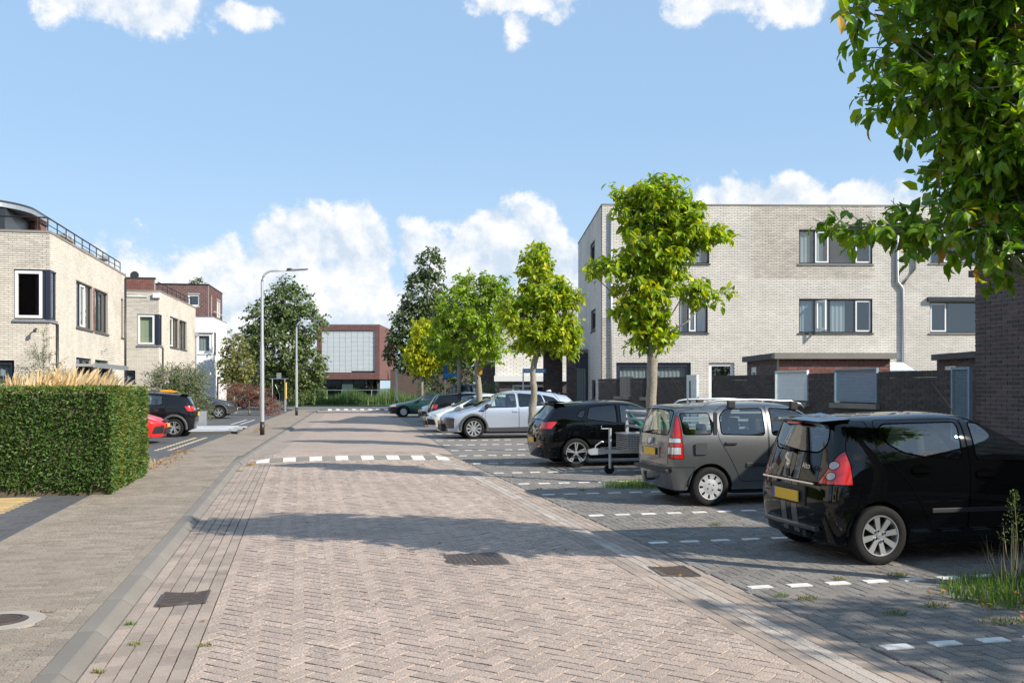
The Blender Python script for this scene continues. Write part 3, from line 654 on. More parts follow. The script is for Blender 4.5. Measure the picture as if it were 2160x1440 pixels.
for (y, hh) in ((3.6, .35), (6.6, .3)):
    p = MB(); p.box(-1.1, -.6, y, y + 1.6, Hh, Hh + hh + .12); p.build('roof_pier', 'red_brick', h1); q = MB(); q.box(-1.13, -.57, y - .03, y + 1.63, Hh + hh + .12, Hh + hh + .18); q.build('pier_cap', 'concrete', h1)
for yy in (8.0, 8.9): m = MB(); m.tube([(-1.5, yy, Hh - .1), (-1.5, yy, Hh + .85), (-1.5, yy, Hh + .86), (-1.5, yy, Hh + 1.2)], [.05, .05, .13, .13], 8); m.build('roof_vent', 'zinc', h1)
m = MB(); m.prism([(-3.2 + 2.9 * math.sin(math.pi * k / 24), 9.6 - 1.6 + 2.6 * (1 - math.cos(math.pi * k / 24)) / 2) for k in range(25)], lambda u, v, hh: (u, v, hh), Hh + .42, Hh + .56); m.build('curved_eave', 'zinc', h1)
m = MB(); m.box(-2.6, -.75, 9.3, 10.5, Hh, Hh + .42); m.build('roof_room', 'red_brick', h1)
# second house
h2, fs, ff, Wd, Hh = left_house((-6.51, 47.04, 0), -R(3.7), 9.75, 'second cream brick house along the street, beyond the olive bush', [(6.45, 6.95, 1.95, 2.5)],
    [(2.52, 4.75, 3.72, 5.22), (5.1, 7.0, 3.72, 5.22)], False)
corner_window(h2, fs, ff, Wd, 'blind')
window(h2, fs, 2.52, 4.75, 3.72, 5.22, [(1, 'w', .4), (1, 'f')]); window(h2, fs, 5.1, 7.0, 3.72, 5.22, [(1, 'f'), (1, 'f', .8)])
wall(h2, frame2((.006, 4.78), R(90)), 0, .3, 3.72, 5.22, thick=.05, mortar='mortar_light', brick=(.22, .065), bm='red_brick', name='brick_pier')
window(h2, ff, 6.45, 6.95, 1.95, 2.5, [(1, 'd', 1.0)], frame='navy_frame')
m = MB(); m.tube([(.05, .66, .1), (.05, .66, 3.6)], .04, 8); m.build('downpipe', 'dark_frame', h2)
m = MB(); m.tube([(.06, 9.6, .1), (.06, 9.6, 4.6)], .045, 8); m.box(.02, .2, 9.5, 9.7, 4.6, 4.8); m.build('downpipe', 'galv', h2)
wall(h2, frame2((-3.0, .004), 0), 0, 2.8, 6.28, 6.78, thick=.2, mortar='mortar_light', brick=(.22, .065), bm='red_brick', name='roof_parapet')
m = MB(); m.box(-3.05, -.17, -.02, .24, 6.78, 6.86); m.build('parapet_cap', 'dark_frame', h2)
railing(h2, .4, 9.3, -.12, Hh + .07)
for k, xx in enumerate((-2.4, -1.5)):
    ac = MB(); ac.box(xx, xx + .75, .5, .8, 6.75, 7.25); a_ = ac.build('roof_air_unit', 'white_frame', h2); fn = MB(); fn.lathe([(.001, .006), (.2, .006), (.2, -.01)], lambda x, y, z: (xx + .3 + x, .5 - z, 7.0 + y), 20); fn.build('fan', 'dark_frame', a_)
m = MB(); m.tube([(-1.4, -.04, 5.95), (-.5, -.04, 5.95)], .025, 6); m.box(-.25, .1, -.12, .05, 5.9, 6.1); m.build('camera_arm', 'white_frame', h2)
# white house with a plum brick roof storey
h3 = thing('white_house', 'white rendered house with a plum brick roof storey', 'house', (-5.5, 63.72, 0), -R(3.7))
fs = frame2((0, 0), R(90)); ff = frame2((-7, 0), 0)
wall(h3, ff, 0, 7, 0, 6.2, [(5.95, 6.9, 3.88, 5.17)], mortar='white_render', thick=.2); wall(h3, fs, 0.205, 6, 0, 6.18, [(1.5, 3.5, .1, 2.4)], mortar='white_render', thick=.2)
window(h3, ff, 5.95, 6.9, 3.88, 5.17, [(1, 'w', 1.0)], frame='white_frame', sill='white_render', setb=.03, fw=.1, name='window')
m = MB(); m.ob(ff, 5.85, 7.0, .0, .06, 5.17, 5.22); m.build('lintel', 'zinc', h3)
m = MB(); m.box(-7.02, .02, -.02, .2, 6.2, 6.24); m.box(-.2, .02, .2, 6.02, 6.2, 6.24); m.build('coping', 'zinc', h3)
roofslab(h3, -7, -.21, .21, 6, 6.1); m = MB(); m.box(-7, -6.8, .2, 6, 0, 6.1); m.box(-6.8, 0, 5.8, 6, 0, 6.1); m.build('rear_wall', 'white_render', h3)
pf = frame2((-7.6, 5.6), 0); ps = frame2((-1.2, 5.6), R(90))
pm = wall(h3, pf, 0, 6.4, 6.0, 8.85, [(5.03, 5.83, 7.35, 8.18)], mortar='mortar_light', brick=(.30, .14), bm='plum_brick', name='roof_storey', jt=.022)
wall(h3, ps, .205, 6.6, 6.0, 8.85, [(1.3, 1.75, 6.3, 8.22), (3.9, 5.7, 6.3, 8.16)], mortar='mortar_light', thick=.2, brick=(.3, .14), bm='plum_brick', name='roof_storey', jt=.015)
window(h3, pf, 5.03, 5.83, 7.35, 8.18, [(1, 'd')], frame='white_frame', sill=None); window(h3, ps, 1.3, 1.75, 6.3, 8.22, [(1, 'd', 1.)], frame='white_frame', sill=None); window(h3, ps, 3.9, 5.7, 6.3, 8.16, [(1, 'w', 1.), (1, 'w')], frame='white_frame', sill=None)
m = MB(); m.box(-7.6, -1.15, 5.55, 12.25, 8.85, 8.92); m.build('roof', 'black_paint', h3); m = MB(); m.tube([(-1.0, 7, 7.1), (-1.0, 12.2, 7.1)], .03, 6); m.build('railing', 'white_frame', h3)

# ------------------------------------------------------------------ brick hall at the end of the street
far = thing('brick_hall', 'rust brick hall with a large white shuttered front at the street end', 'building', (7.87, 97.62, 0), R(-12.55))
W0 = 6.45; ff = frame2((-W0, 0), 0); fs = frame2((0, 0), R(90))
wall(far, ff, 0, W0, 2.5, 8.05, [(.5, 5.95, 3.15, 7.5)], thick=.6, mortar='rust_brick', brick=(.25, .11), bm='rust_brick', name='front_box'); wall(far, fs, .6, 14, 2.5, 8.05, thick=.3, mortar='rust_brick', brick=(.25, .11), bm='rust_brick', name='side_box')
m = MB(); m.box(-W0 - .02, .02, -.02, 14, 8.05, 8.12); m.build('roof', 'zinc', far); m = MB(); m.box(-W0, -W0 + .3, .6, 14, 2.5, 8.05); m.box(-W0 + .3, -.3, .6, 13.9, 2.45, 2.6); m.build('soffit', 'dark_frame', far)
for k in range(9):
    a0 = .5 + k * 5.45 / 9; a1 = .5 + (k + 1) * 5.45 / 9; z0 = 3.2 if k < 5 else 3.35
    s = MB(); nn = 18
    for j in range(nn): s.ob(ff, a0 + .012, a1 - .012, -.16, -.12 + (.012 if j % 2 else 0), z0 + (7.45 - z0) * j / nn + .006, z0 + (7.45 - z0) * (j + 1) / nn)
    s.build('shutter_panel', 'shutter_white', far)
m = MB(); m.ob(ff, .5, 5.95, -.3, -.17, 3.15, 7.5); m.build('shutter_back', 'dark_frame', far)
m = MB(); m.box(-W0 + .2, -.5, 1.6, 1.7, 0, 2.45); m.build('lobby_glazing', 'far_glass', far); m = MB(); m.box(-W0, -.4, 3.0, 3.2, 0, 2.45); m.build('lobby_wall', 'interior', far)
for xx in (-4.2, -3.0, -1.0): m = MB(); m.box(xx, xx + .09, 1.5, 1.6, 0, 2.45); m.build('mullion', 'dark_frame', far)
m = MB(); m.box(-4.1, -3.0, 1.45, 1.58, 0, 2.0); m.build('door', 'zinc', far)
wall(far, frame2((.31, 6.0), 0), 0, 9, 0, 3.6, thick=.3, mortar='brown_brick', brick=(.25, .09), bm='brown_brick', name='low_wall'); m = MB(); m.box(.31, 9.31, 5.98, 6.3, 3.6, 3.68); m.build('low_wall_cap', 'zinc', far)
wall(far, frame2((-16, 3.0), 0), 0, 9.6, 0, 3.2, thick=.3, mortar='brown_brick', brick=(.25, .09), bm='brown_brick', name='low_wall')
rl = thing('fence_railing', 'galvanised railing behind the reeds in front of the brick hall', 'railing', (8.0, 93.2, .05), R(-12.55))
m = MB(); m.tube([(-10, 0, 1.35), (.2, 0, 1.35)], .03, 6); m.build('top_rail', 'galv', rl)
m = MB(); m.tube([(-10, 0, .5), (.2, 0, .5)], .02, 6); m.build('lower_rail', 'galv', rl)
for k in range(8): m = MB(); m.tube([(-10 + k * 1.45, 0, 0), (-10 + k * 1.45, 0, 1.35)], .03, 6); m.build('post', 'galv', rl)

# ------------------------------------------------------------------ pale terrace on the right
rb = thing('pale_terrace', 'three storey pale brick terrace with downpipes behind the garden walls', 'house', (11.72, 36.12, 0), -R(11.3))
K = 37.8 / 2000.
ff = frame2((0, 0), 0); fs = frame2((0, 10.3), R(-90)); WW = 22.0
A = lambda px: (px - 1270) * K
ops = [(A(1433), A(1494), 3.9, 5.25), (A(1395), A(1497), 6.66, 8.01), (A(1688), A(1845), 3.9, 5.25), (A(1688), A(1845), 6.66, 8.02), (A(1968), A(2080), 3.9, 5.15), (A(1968), A(2080), 6.7, 8.02), (A(1300), A(1458), .3, 2.70), (A(1496), A(1550), .1, 2.70)]
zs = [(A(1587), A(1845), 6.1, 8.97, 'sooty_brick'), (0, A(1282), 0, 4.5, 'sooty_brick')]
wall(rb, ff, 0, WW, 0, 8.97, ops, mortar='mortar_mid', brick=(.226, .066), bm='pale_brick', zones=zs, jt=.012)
sops = [(10.3 - 4.4, 10.3 - 2.6, 7.1, 8.0), (10.3 - 4.1, 10.3 - 2.3, 4.15, 5.05), (10.3 - 3.8, 10.3 - 2.3, 1.2, 2.0)]
wall(rb, fs, 0, 10.3 - .252, 0, 8.97, sops, mortar='mortar_mid', brick=(.226, .066), bm='pale_brick', jt=.012)
for o in sops: window(rb, fs, o[0], o[1], o[2], o[3], [(1, 'd')], frame='navy_frame')
window(rb, ff, *ops[0], [(1, 'f', .4), (1, 'w', .9), (1.2, 'f', 1.0)], frame='navy_frame'); window(rb, ff, *ops[1], [(1, 'f', .4), (1, 'w', .9), (1, 'f', .6)], frame='navy_frame')
window(rb, ff, *ops[2], [(1, 'f', .9), (1, 'f', .95), (1.7, 'f', .65), (1.05, 'w')], frame='dark_frame'); window(rb, ff, *ops[3], [(1, 'f', .8), (1, 'w', .75), (1.75, 'f'), (1.05, 'w')], frame='navy_frame', sill='concrete')
window(rb, ff, *ops[4], [(.7, 'w'), (1.4, 'f', .01)], frame='dark_frame', sill='concrete'); window(rb, ff, *ops[5], [(.7, 'f', .2), (1, 'w'), (1, 'f', .5)], frame='dark_frame', sill='concrete')
window(rb, ff, *ops[6], [(1, 'f', 1.0), (1, 'f', 1.0)], frame='navy_frame', fw=.16, sill=None); window(rb, ff, *ops[7], [(1, 'f')], frame='white_frame', fw=.13, sill=None, name='door')
# open casement
oc = MB(); a = A(1724); fo = frame2(ff(a, 0, 0)[:2], R(-62))
oc.ob(fo, 0, .5, -.05, 0, 4.0, 4.08); oc.ob(fo, 0, .5, -.05, 0, 5.1, 5.18); oc.ob(fo, 0, .07, -.05, 0, 4.08, 5.1); oc.ob(fo, .43, .5, -.05, 0, 4.08, 5.1); oc.build('open_casement', 'white_frame', rb)
m = MB(); m.ob(ff, A(1962), A(2090), 0, .16, 5.17, 5.33); m.build('shutter_box', 'dark_frame', rb)
m = MB(); x = A(1897); m.tube([(x, -.08, 8.7), (x, -.08, 5.95), (x + .16, -.08, 5.75), (x + .22, -.08, 5.65), (x + .22, -.08, 0)], .055, 8); m.build('downpipe', 'galv', rb, smooth=True); m = MB(); m.tube([(x + .72, -.08, 8.7), (x + .72, -.08, 6.45), (x + .22, -.08, 5.85)], .05, 8); m.build('downpipe', 'galv', rb, smooth=True)
m = MB(); x = A(1289); m.tube([(x, -.07, 8.7), (x, -.07, 0)], .05, 8); m.build('downpipe', 'galv', rb, smooth=True)
m = MB(); m.box(-.03, WW, -.03, .3, 8.97, 9.03); m.box(-.03, .3, .3, 10.3, 8.97, 9.03); m.build('coping', 'concrete', rb); roofslab(rb, .26, WW, .26, 10.3, 8.9); m = MB(); m.box(.25, WW, 10.05, 10.3, 0, 8.9); m.box(WW - .2, WW, .3, 10, 0, 8.9); m.build('rear_wall', 'brown_brick', rb)
m = MB(); y0 = -.02; m.add([(A(1783), -.1, 2.72), (A(1908), -.1, 2.72), (A(1908), -1.3, 2.35), (A(1783), -1.3, 2.35)], [(0, 1, 2, 3)]); aw = m.build('awning', 'pale_steel', rb); q = MB(); q.box(A(1783), A(1908), -1.36, -1.3, 2.2, 2.38); q.build('awning_rail', 'blue_steel', aw)
for k in range(9): q = MB(); xx = A(1783) + .1 + k * .26; q.add([(xx, -.11, 2.728), (xx + .07, -.11, 2.728), (xx + .07, -1.29, 2.362), (xx, -1.29, 2.362)], [(0, 1, 2, 3)]); q.build('awning_stripe', 'white_frame', aw)
# dark entrance annex beside it
an = thing('brick_annex', 'dark brick entrance annex with a tall grey door beside the terrace', 'annex', (11.72, 36.12, 0), -R(11.3))
wall(an, frame2((-.98, 5.4), 0), 0, .42, 0, 3.4, thick=.3, mortar='mortar_dark', brick=(.22, .068), bm='dark_brick'); wall(an, frame2((-1.9, 8.0), 0), 0, .92, 0, 3.5, thick=.3, mortar='mortar_dark', brick=(.22, .068), bm='dark_brick')
m = MB(); m.box(-.555, -.02, 5.45, 5.5, .05, 2.6); m.build('door', 'grey_door', an); m = MB(); m.box(-.12, -.015, 5.38, 5.44, 0, 3.3); m.box(-.56, -.12, 5.38, 5.44, 2.6, 3.3); m.build('door_frame', 'navy_frame', an)
m = MB(); [m.box(-.53 + k * .1, -.51 + k * .1, 5.435, 5.448, .1, 2.55) for k in range(4)]; m.build('door_groove', 'dark_frame', an)
m = MB(); m.box(-2.0, 0, 5.35, 10, 3.42, 3.5); m.build('roof', 'zinc', an)

# ------------------------------------------------------------------ garden walls, sheds, gates
def gwall(y0, y1, label, ops=()):
    t = thing('garden_wall', label, 'wall', (9.9, y0, 0)); fr = frame2((0, y1 - y0), R(-90)); Lw = y1 - y0
    oo = [(y1 - b, y1 - a, z0, z1) for a, b, z0, z1 in ops]
    wall(t, fr, 0, Lw, 0, 1.90, oo, thick=.2, mortar='mortar_dark', brick=(.22, .0625), bm='black_brick', jt=.010)
    for p, q in ([(0, Lw)] if not [o for o in oo if o[3] >= 1.9] else [(r[0], r[1]) for r in rect_minus(0, Lw, 1.8, 1.9, oo)]):
        m = MB(); n = int((q - p) / .066)
        for k in range(n): m.ob(fr, p + k * (q - p) / n + .004, p + (k + 1) * (q - p) / n - .004, -.21, .012, 1.905, 2.01)
        m.build('coping_bricks', 'black_brick', t, kind='stuff')
    for o in oo:
        if o[2] > .5: m = MB(); m.ob(fr, o[0] - .05, o[1] + .05, -.22, .09, o[2] - .1, o[2] - .01); m.build('sill', 'concrete', t)
    return t, fr
w1, fr = gwall(23.15, 30.9, 'black brick garden wall with plank openings in front of the terrace', [(27.7, 29.0, 1.45, 2.02), (25.5, 26.6, 1.45, 2.02)])
for (a, b) in ((27.7, 29.0), (25.5, 26.6)):
    n = 9
    for k in range(n):
        m = MB(); p = 30.9 - b + k * (b - a) / n; m.ob(fr, p + .012, p + (b - a) / n - .012, -.12, -.09, 1.46, 2.06); m.build('plank', 'grey_plank', w1)
w2, fr = gwall(12.95, 21.7, 'long black brick garden wall with two metal mesh openings', [(17.2, 18.55, 1.45, 2.02), (14.85, 16.25, 1.45, 2.02)])
for (a, b, mt) in ((17.2, 18.55, 'pale_steel'), (14.85, 16.25, 'blue_steel')):
    p0, p1 = 21.7 - b + .02, 21.7 - a - .02; n = 22; m = MB()
    m.ob(fr, p0, p0 + .03, -.02, .03, 1.46, 2.05); m.ob(fr, p1 - .03, p1, -.02, .03, 1.46, 2.05); m.ob(fr, p0, p1, -.02, .03, 2.05, 2.08); po = m.build('mesh_panel', mt, w2)
    for k in range(n): m = MB(); z = 1.47 + k * .58 / n; m.add([fr(p0 + .03, .022, z), fr(p1 - .03, .022, z), fr(p1 - .03, -.0, z + .024), fr(p0 + .03, -.0, z + .024)], [(0, 1, 2, 3)]); m.build('slat', mt, po)
    m = MB(); m.ob(fr, p0 + .1, p1 - .02, -.1, -.03, 1.452, 1.52); m.build('brick_row', 'red_brick', w2)
gp = thing('gate_post', 'pale galvanised gate edge beside the black garden wall', 'gate', (9.86, 22.75, 0)); m = MB(); m.box(-.06, .0, -.28, .36, .1, 2.05); m.build('gate_leaf', 'pale_steel', gp); m = MB(); m.box(-.075, -.06, .1, .16, .5, 1.9); m.build('latch_bar', 'navy_frame', gp)
mg = thing('mesh_gate', 'blue grey steel grid gate between the garden wall and dark brick building', 'gate', (9.9, 12.5, 0)); m = MB()
m.box(-.03, .03, .0, .04, .1, 2.05); m.box(-.03, .03, .38, .42, .1, 2.05); m.box(-.03, .03, .04, .38, 2.01, 2.05); m.box(-.03, .03, .04, .38, .1, .14); m.build('gate_frame', 'blue_steel', mg); m = MB()
for k in range(11): y = .05 + k * .032; m.box(-.012, .012, y, y + .008, .14, 2.01)
for k in range(56): z = .15 + k * .033; m.box(-.014, .010, .04, .38, z, z + .008)
m.build('grid_bars', 'blue_steel', mg, kind='stuff')
sd = thing('dark_brick_building', 'dark brick building with a concrete cap at the right edge', 'building', (9.95, 12.46, 0))
fr = frame2((0, 0), R(-90)); wall(sd, fr, 0, 24, 0, 3.40, thick=.3, mortar='mortar_light', brick=(.222, .0625), bm='dark_brick', jt=.010); m = MB(); m.box(-.08, .35, -24, .06, 3.40, 3.50); m.build('cap', 'dark_concrete', sd)
wall(sd, frame2((.3, -.0), R(180)), -5, .002, 0, 3.39, thick=.3, mortar='mortar_light', brick=(.222, .0625), bm='dark_brick'); m = MB(); m.box(.3, 5.2, -24, -.3, 3.2, 3.38); m.build('roof', 'roof_felt', sd)
def shed(loc, rz, wd, dp, ht, label, win):
    s = thing('garden_shed', label, 'shed', loc, rz); ff = frame2((0, 0), 0); fs = frame2((0, dp), R(-90))
    wall(s, ff, 0, wd, 0, ht, thick=.2, mortar='mortar_light', brick=(.215, .0635), bm='red_brick', jt=.012); wall(s, fs, 0, dp - .2, 0, ht, [(.35, .95, ht - .75, ht - .14)], thick=.2, mortar='mortar_dark', brick=(.215, .0635), bm='dark_brick', jt=.011)
    window(s, fs, .35, .95, ht - .75, ht - .14, [(1, 'd')], frame='white_frame', sill=None, setb=.02, fw=.09)
    m = MB(); m.box(-.14, wd + .1, -.14, .12, ht, ht + .14); m.build('fascia', 'concrete', s); m = MB(); m.box(-.141, .1, .12, dp, ht + .001, ht + .14); m.build('side_fascia', 'dark_concrete', s); roofslab(s, .1, wd, .12, dp, ht + .1)
    m = MB(); m.box(wd - .2, wd, .2, dp, 0, ht); m.box(0, wd - .2, dp - .2, dp, 0, ht); m.build('rear_wall', 'dark_brick', s); return s
shed((11.0, 20.45, 0), -R(12.5), 2.62, 3.0, 2.40, 'red brick garden shed with a grey concrete fascia behind the wall', 1)
shed((14.0, 17.0, 0), -R(12.5), 2.0, 2.6, 2.36, 'small red brick shed half hidden by the dark brick building', 1)
nb = thing('low_extension', 'small flat roof outbuilding with ivy beside the dark brick building', 'shed', (12.6, 13.6, 0), -R(12.5)); m = MB(); m.box(0, 1.4, 0, 1.5, 0, 2.2); m.build('body', 'dark_brick', nb); m = MB(); m.box(-.12, 1.5, -.12, 1.6, 2.2, 2.36); m.build('fascia', 'zinc', nb)

# ------------------------------------------------------------------ houses farther along on the right
th = thing('cream_terrace_house', 'pale brick house with a dark brick porch and white window behind the street trees', 'house', (13.9, 55.6, 0), -R(13))
ff = frame2((0, 0), 0)
wall(th, ff, -2.5, 6, 0, 6.6, [(-1.0, .6, 3.9, 5.2)], mortar='mortar_dark', brick=(.40, .118), bm='pale_brick', jt=.016); window(th, ff, -1.0, .6, 3.9, 5.2, [(1, 'f', 1), (1, 'w')]); roofslab(th, -2.5, 6, .26, 8, 6.5)
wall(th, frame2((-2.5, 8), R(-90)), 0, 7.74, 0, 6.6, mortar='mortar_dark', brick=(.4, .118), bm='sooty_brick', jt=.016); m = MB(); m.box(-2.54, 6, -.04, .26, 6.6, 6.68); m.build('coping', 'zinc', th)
fp = frame2((-2.2, -2.2), 0); wall(th, fp, 0, 3.9, 0, 2.05, [(.75, 3.5, .95, 1.85)], mortar='mortar_light', thick=.2, brick=(.30, .09), bm='dark_brick', name='porch', jt=.02); window(th, fp, .75, 3.5, .95, 1.85, [(1, 'f', .25), (1, 'f')], frame='white_frame', fw=.12, sill='white_frame')
wall(th, frame2((-2.2, 0), R(-90)), 0, 2.0, 0, 2.05, [(.5, 1.5, .05, 1.9)], mortar='mortar_light', thick=.2, brick=(.30, .09), bm='dark_brick', name='porch'); m = MB(); m.box(-2.1, -2.05, -1.6, -.5, .05, 1.9); m.build('door', 'white_frame', th)
m = MB(); m.box(-2.5, 1.9, -2.5, 0, 2.05, 2.38); m.build('porch_fascia', 'white_frame', th)
b2 = thing('red_pier_house', 'dark brick front with a red brick pier and white band left of the porch', 'house', (11.15, 60.0, 0), -R(13)); ff = frame2((0, 0), 0)
wall(b2, ff, -.2, 1.6, 0, 3.3, mortar='mortar_dark', brick=(.25, .09), bm='dark_brick'); wall(b2, ff, 1.604, 2.3, 0, 3.3, thick=.3, mortar='mortar_light', brick=(.25, .09), bm='red_brick', name='pier'); m = MB(); m.box(-.25, 2.35, -.05, .3, 3.3, 3.42); m.build('cap', 'white_frame', b2)
m = MB(); m.box(2.31, 5.4, .3, .5, 0, 2.9); m.build('wall', 'brown_brick', b2); m = MB(); m.box(2.31, 5.4, .2, .3, 2.0, 2.5); m.box(2.31, 5.4, .2, .3, 2.8, 2.95); m.build('white_band', 'white_frame', b2); m = MB(); m.box(2.31, 5.4, .22, .3, 2.5, 2.8); m.build('clerestory', 'far_glass', b2)
m = MB(); m.box(.6, 1.3, -.06, .0, .05, 2.1); m.build('door', 'interior', b2); m = MB(); m.box(-.2, 6, .5, 7, 2.9, 3.0); m.build('roof', 'roof_felt', b2)

# ------------------------------------------------------------------ the street behind the viewpoint (seen in car windows)
for k, (y0_, lb) in enumerate(((11.0, 'cream brick house beside the one with the roof railing, out of the frame'), (-7.0, 'cream brick house across the street behind the viewpoint'), (-26.0, 'farthest cream brick house behind the viewpoint'))):
    hh_, fs, ff, Wd, Hh = left_house((-7.6, y0_, 0), 0, 11.0, lb, [], [(3.0, 5.3, 3.68, 5.17), (5.6, 7.75, 3.68, 5.17), (3.0, 7.8, .9, 2.6)], False, None, 'cream_brick'); corner_window(hh_, fs, ff, Wd, 'dark')
    window(hh_, fs, 3.0, 5.3, 3.68, 5.17, [(1, 'f', .5), (1, 'w')]); window(hh_, fs, 5.6, 7.75, 3.68, 5.17, [(1, 'f'), (1, 'w', .8)]); window(hh_, fs, 3.0, 7.8, .9, 2.6, [(1, 'f'), (1, 'd'), (1, 'f')])
# ------------------------------------------------------------------ plants
LT8 = np.array([(0, 0, 0), (.32, .5, .07), (.32, 0, 0), (.32, -.5, .07), (.72, .36, .03), (.72, 0, -.07), (.72, -.36, .03), (1, 0, -.2)], float)
LF8 = np.array([(0, 2, 1), (0, 3, 2), (1, 2, 5), (1, 5, 4), (2, 3, 6), (2, 6, 5), (4, 5, 7), (5, 6, 7)])
LT4 = np.array([(0, 0, 0), (.45, .5, .06), (1, 0, -.1), (.45, -.5, .06)], float); LF4 = np.array([(0, 2, 1), (0, 3, 2)])
LTB = np.array([(0, .5, 0), (0, -.5, 0), (.5, .42, 0), (.5, -.42, 0), (1, 0, -.12)], float); LFB = np.array([(0, 1, 3), (0, 3, 2), (2, 3, 4)])
def nrm(a): return a / np.maximum(np.linalg.norm(a, axis=1, keepdims=True), 1e-6)
def leaf_verts(P, D, U, ln, wd, T):
    D = nrm(D); B = nrm(np.cross(U, D)); U = np.cross(D, B); ln = ln[:, None, None]; wd = wd[:, None, None]
    return P[:, None, :] + T[None, :, 0:1] * ln * D[:, None, :] + T[None, :, 1:2] * wd * B[:, None, :] + T[None, :, 2:3] * ln * U[:, None, :]
def leaf_obj(name, parent, P, D, U, ln, wd, T, Fc, mats, mi=None, kind='stuff'):
    V = leaf_verts(P, D, U, ln, wd, T); n, k = V.shape[:2]
    Fq = (Fc[None] + (np.arange(n) * k)[:, None, None]).reshape(-1, 3)
    M = None if mi is None else np.repeat(mi, len(Fc))
    o = bpy.data.objects.new(name, np_mesh(name, V.reshape(-1, 3), Fq, mats, mi=M)); link(o, parent)
    if kind: o['kind'] = kind
    return o
def crown_points(rg, lobes, nclump, per, twig, inner=.45, droop=.5):
    vol = np.array([l[3] * l[4] * l[5] for l in lobes]) ** .72; idx = rg.choice(len(lobes), nclump, p=vol / vol.sum())
    L = np.array(lobes, float)[idx]; d = nrm(rg.normal(size=(nclump, 3))); r = (inner + (1 - inner) * rg.random((nclump, 1)) ** .7) * (1 + .10 * rg.normal(size=(nclump, 1)))
    C = L[:, :3] + d * r * L[:, 3:6]; out = nrm(d * np.array([1, 1, .6]) + .35 * rg.normal(size=(nclump, 3)) + np.array([0, 0, .1]))
    s = np.tile(np.linspace(0, 1, per), nclump)[:, None]; C2 = np.repeat(C, per, 0); O2 = np.repeat(out, per, 0)
    P = C2 + O2 * (s - .3) * twig + np.array([0, 0, -1]) * (s ** 2) * twig * .25; n = len(P)
    side = nrm(np.cross(O2, rg.normal(size=(n, 3)))); D = O2 * .45 + side * .9 + np.array([0, 0, -droop]) + .25 * rg.normal(size=(n, 3))
    U = np.array([0, 0, 1.0]) + .55 * rg.normal(size=(n, 3)) + O2 * .45
    P = P + rg.normal(size=(n, 3)) * .02; return P, D, U, C, out
def make_tree(name, label, loc, trunk, lobes, nclump, per, leaf, mats, seed, twig=.28, wid=.5, droop=.5, nobj=0, tri8=True, bark='bark', group=None, mixp=None, cat='tree', inner=.45, rz=None, twigs=True, limbs=True):
    """trunk: list of (x, y, z, r); lobes (x, y, z, rx, ry, rz) in the tree's frame"""
    rg = np.random.default_rng(seed); t = thing(name, label, cat, loc, -TH if rz is None else rz, group)
    tb = MB(); pts = [];
    for i in range(len(trunk) - 1):
        a, b = np.array(trunk[i]), np.array(trunk[i + 1])
        for k in range(4): q = a + (b - a) * k / 4; pts.append(q)
    pts.append(np.array(trunk[-1])); rr = [p[3] * (1 + .09 * rg.normal()) for p in pts]; wob = rg.normal(size=(len(pts), 2)) * trunk[0][3] * .12
    tb.tube([(p[0] + w[0] * (i > 0), p[1] + w[1] * (i > 0), p[2]) for i, (p, w) in enumerate(zip(pts, wob))], rr, 10); tb.build('trunk', bark, t, smooth=True)
    top = np.array(trunk[-1]); lo = np.array(trunk[-2])
    if limbs:
        for l in lobes:
            f = np.clip((l[2] - .9 - lo[2]) / max(.1, top[2] - lo[2]), 0, 1); s = lo + (top - lo) * f; e = np.array(l[:3]) + np.array([0, 0, l[5] * .3])
            mid = (s[:3] + e) / 2 + np.array([0, 0, -.06]) + rg.normal(size=3) * .04; m = MB(); r0 = max(.018, trunk[-1][3] * .75)
            m.tube([s[:3], mid, e], [r0, r0 * .65, r0 * .25], 6); m.build('branch', bark, t, smooth=True)
    P, D, U, C, out = crown_points(rg, lobes, nclump, per, twig, inner, droop); n = len(P)
    if twigs:
        m = MB(); LB_ = np.array(lobes, float)
        for c, o in zip(C, out):
            j = np.argmin(((LB_[:, :3] - c) ** 2).sum(1)); b0 = c * .45 + LB_[j, :3] * .55; m.tube([b0, c, c + o * twig * .7], [.009, .006, .003], 3, cap=False)
        m.build('twigs', bark, t, kind='stuff')
    ln = leaf * rg.uniform(.7, 1.2, n); wd = ln * wid * rg.uniform(.8, 1.2, n); T, Fc = (LT8, LF8) if tri8 else (LT4, LF4)
    mi = rg.choice(len(mats), n, p=mixp) if len(mats) > 1 else None
    if nobj:                                                      # the nearest leaves are single pieces
        c, s = math.cos(t.rotation_euler.z), math.sin(t.rotation_euler.z); wx = P[:, 0] * c - P[:, 1] * s + loc[0]; wy = P[:, 0] * s + P[:, 1] * c + loc[1]
        dd = wx * math.sin(TH) + wy * math.cos(TH); X = wx * math.cos(TH) - wy * math.sin(TH); ok = (np.abs(X / dd) < .54) & (np.abs((P[:, 2] - 1.4) / dd) < .45); order = np.argsort(np.where(ok, dd, 1e9))[:nobj]
        D1 = nrm(D); B1 = nrm(np.cross(U, D1)); U1 = np.cross(D1, B1); mes = []
        for q in mats: mb = MB(); mb.add([(x, y * wid, z) for x, y, z in LT8], [tuple(f) for f in LF8]); mes.append(mb.mesh('leaf', q))
        for i in order:
            o = bpy.data.objects.new('leaf', mes[mi[i] if mi is not None else 0]); link(o, t)
            M = Matrix([list(D1[i]), list(B1[i]), list(U1[i])]).transposed() * ln[i]; o.matrix_local = Matrix.Translation(P[i]) @ M.to_4x4()
        keep = np.ones(n, bool); keep[order] = False; P, D, U, ln, wd = P[keep], D[keep], U[keep], ln[keep], wd[keep]; mi = None if mi is None else mi[keep]
    leaf_obj('crown', t, P, D, U, ln, wd, T, Fc, mats, mi); return t
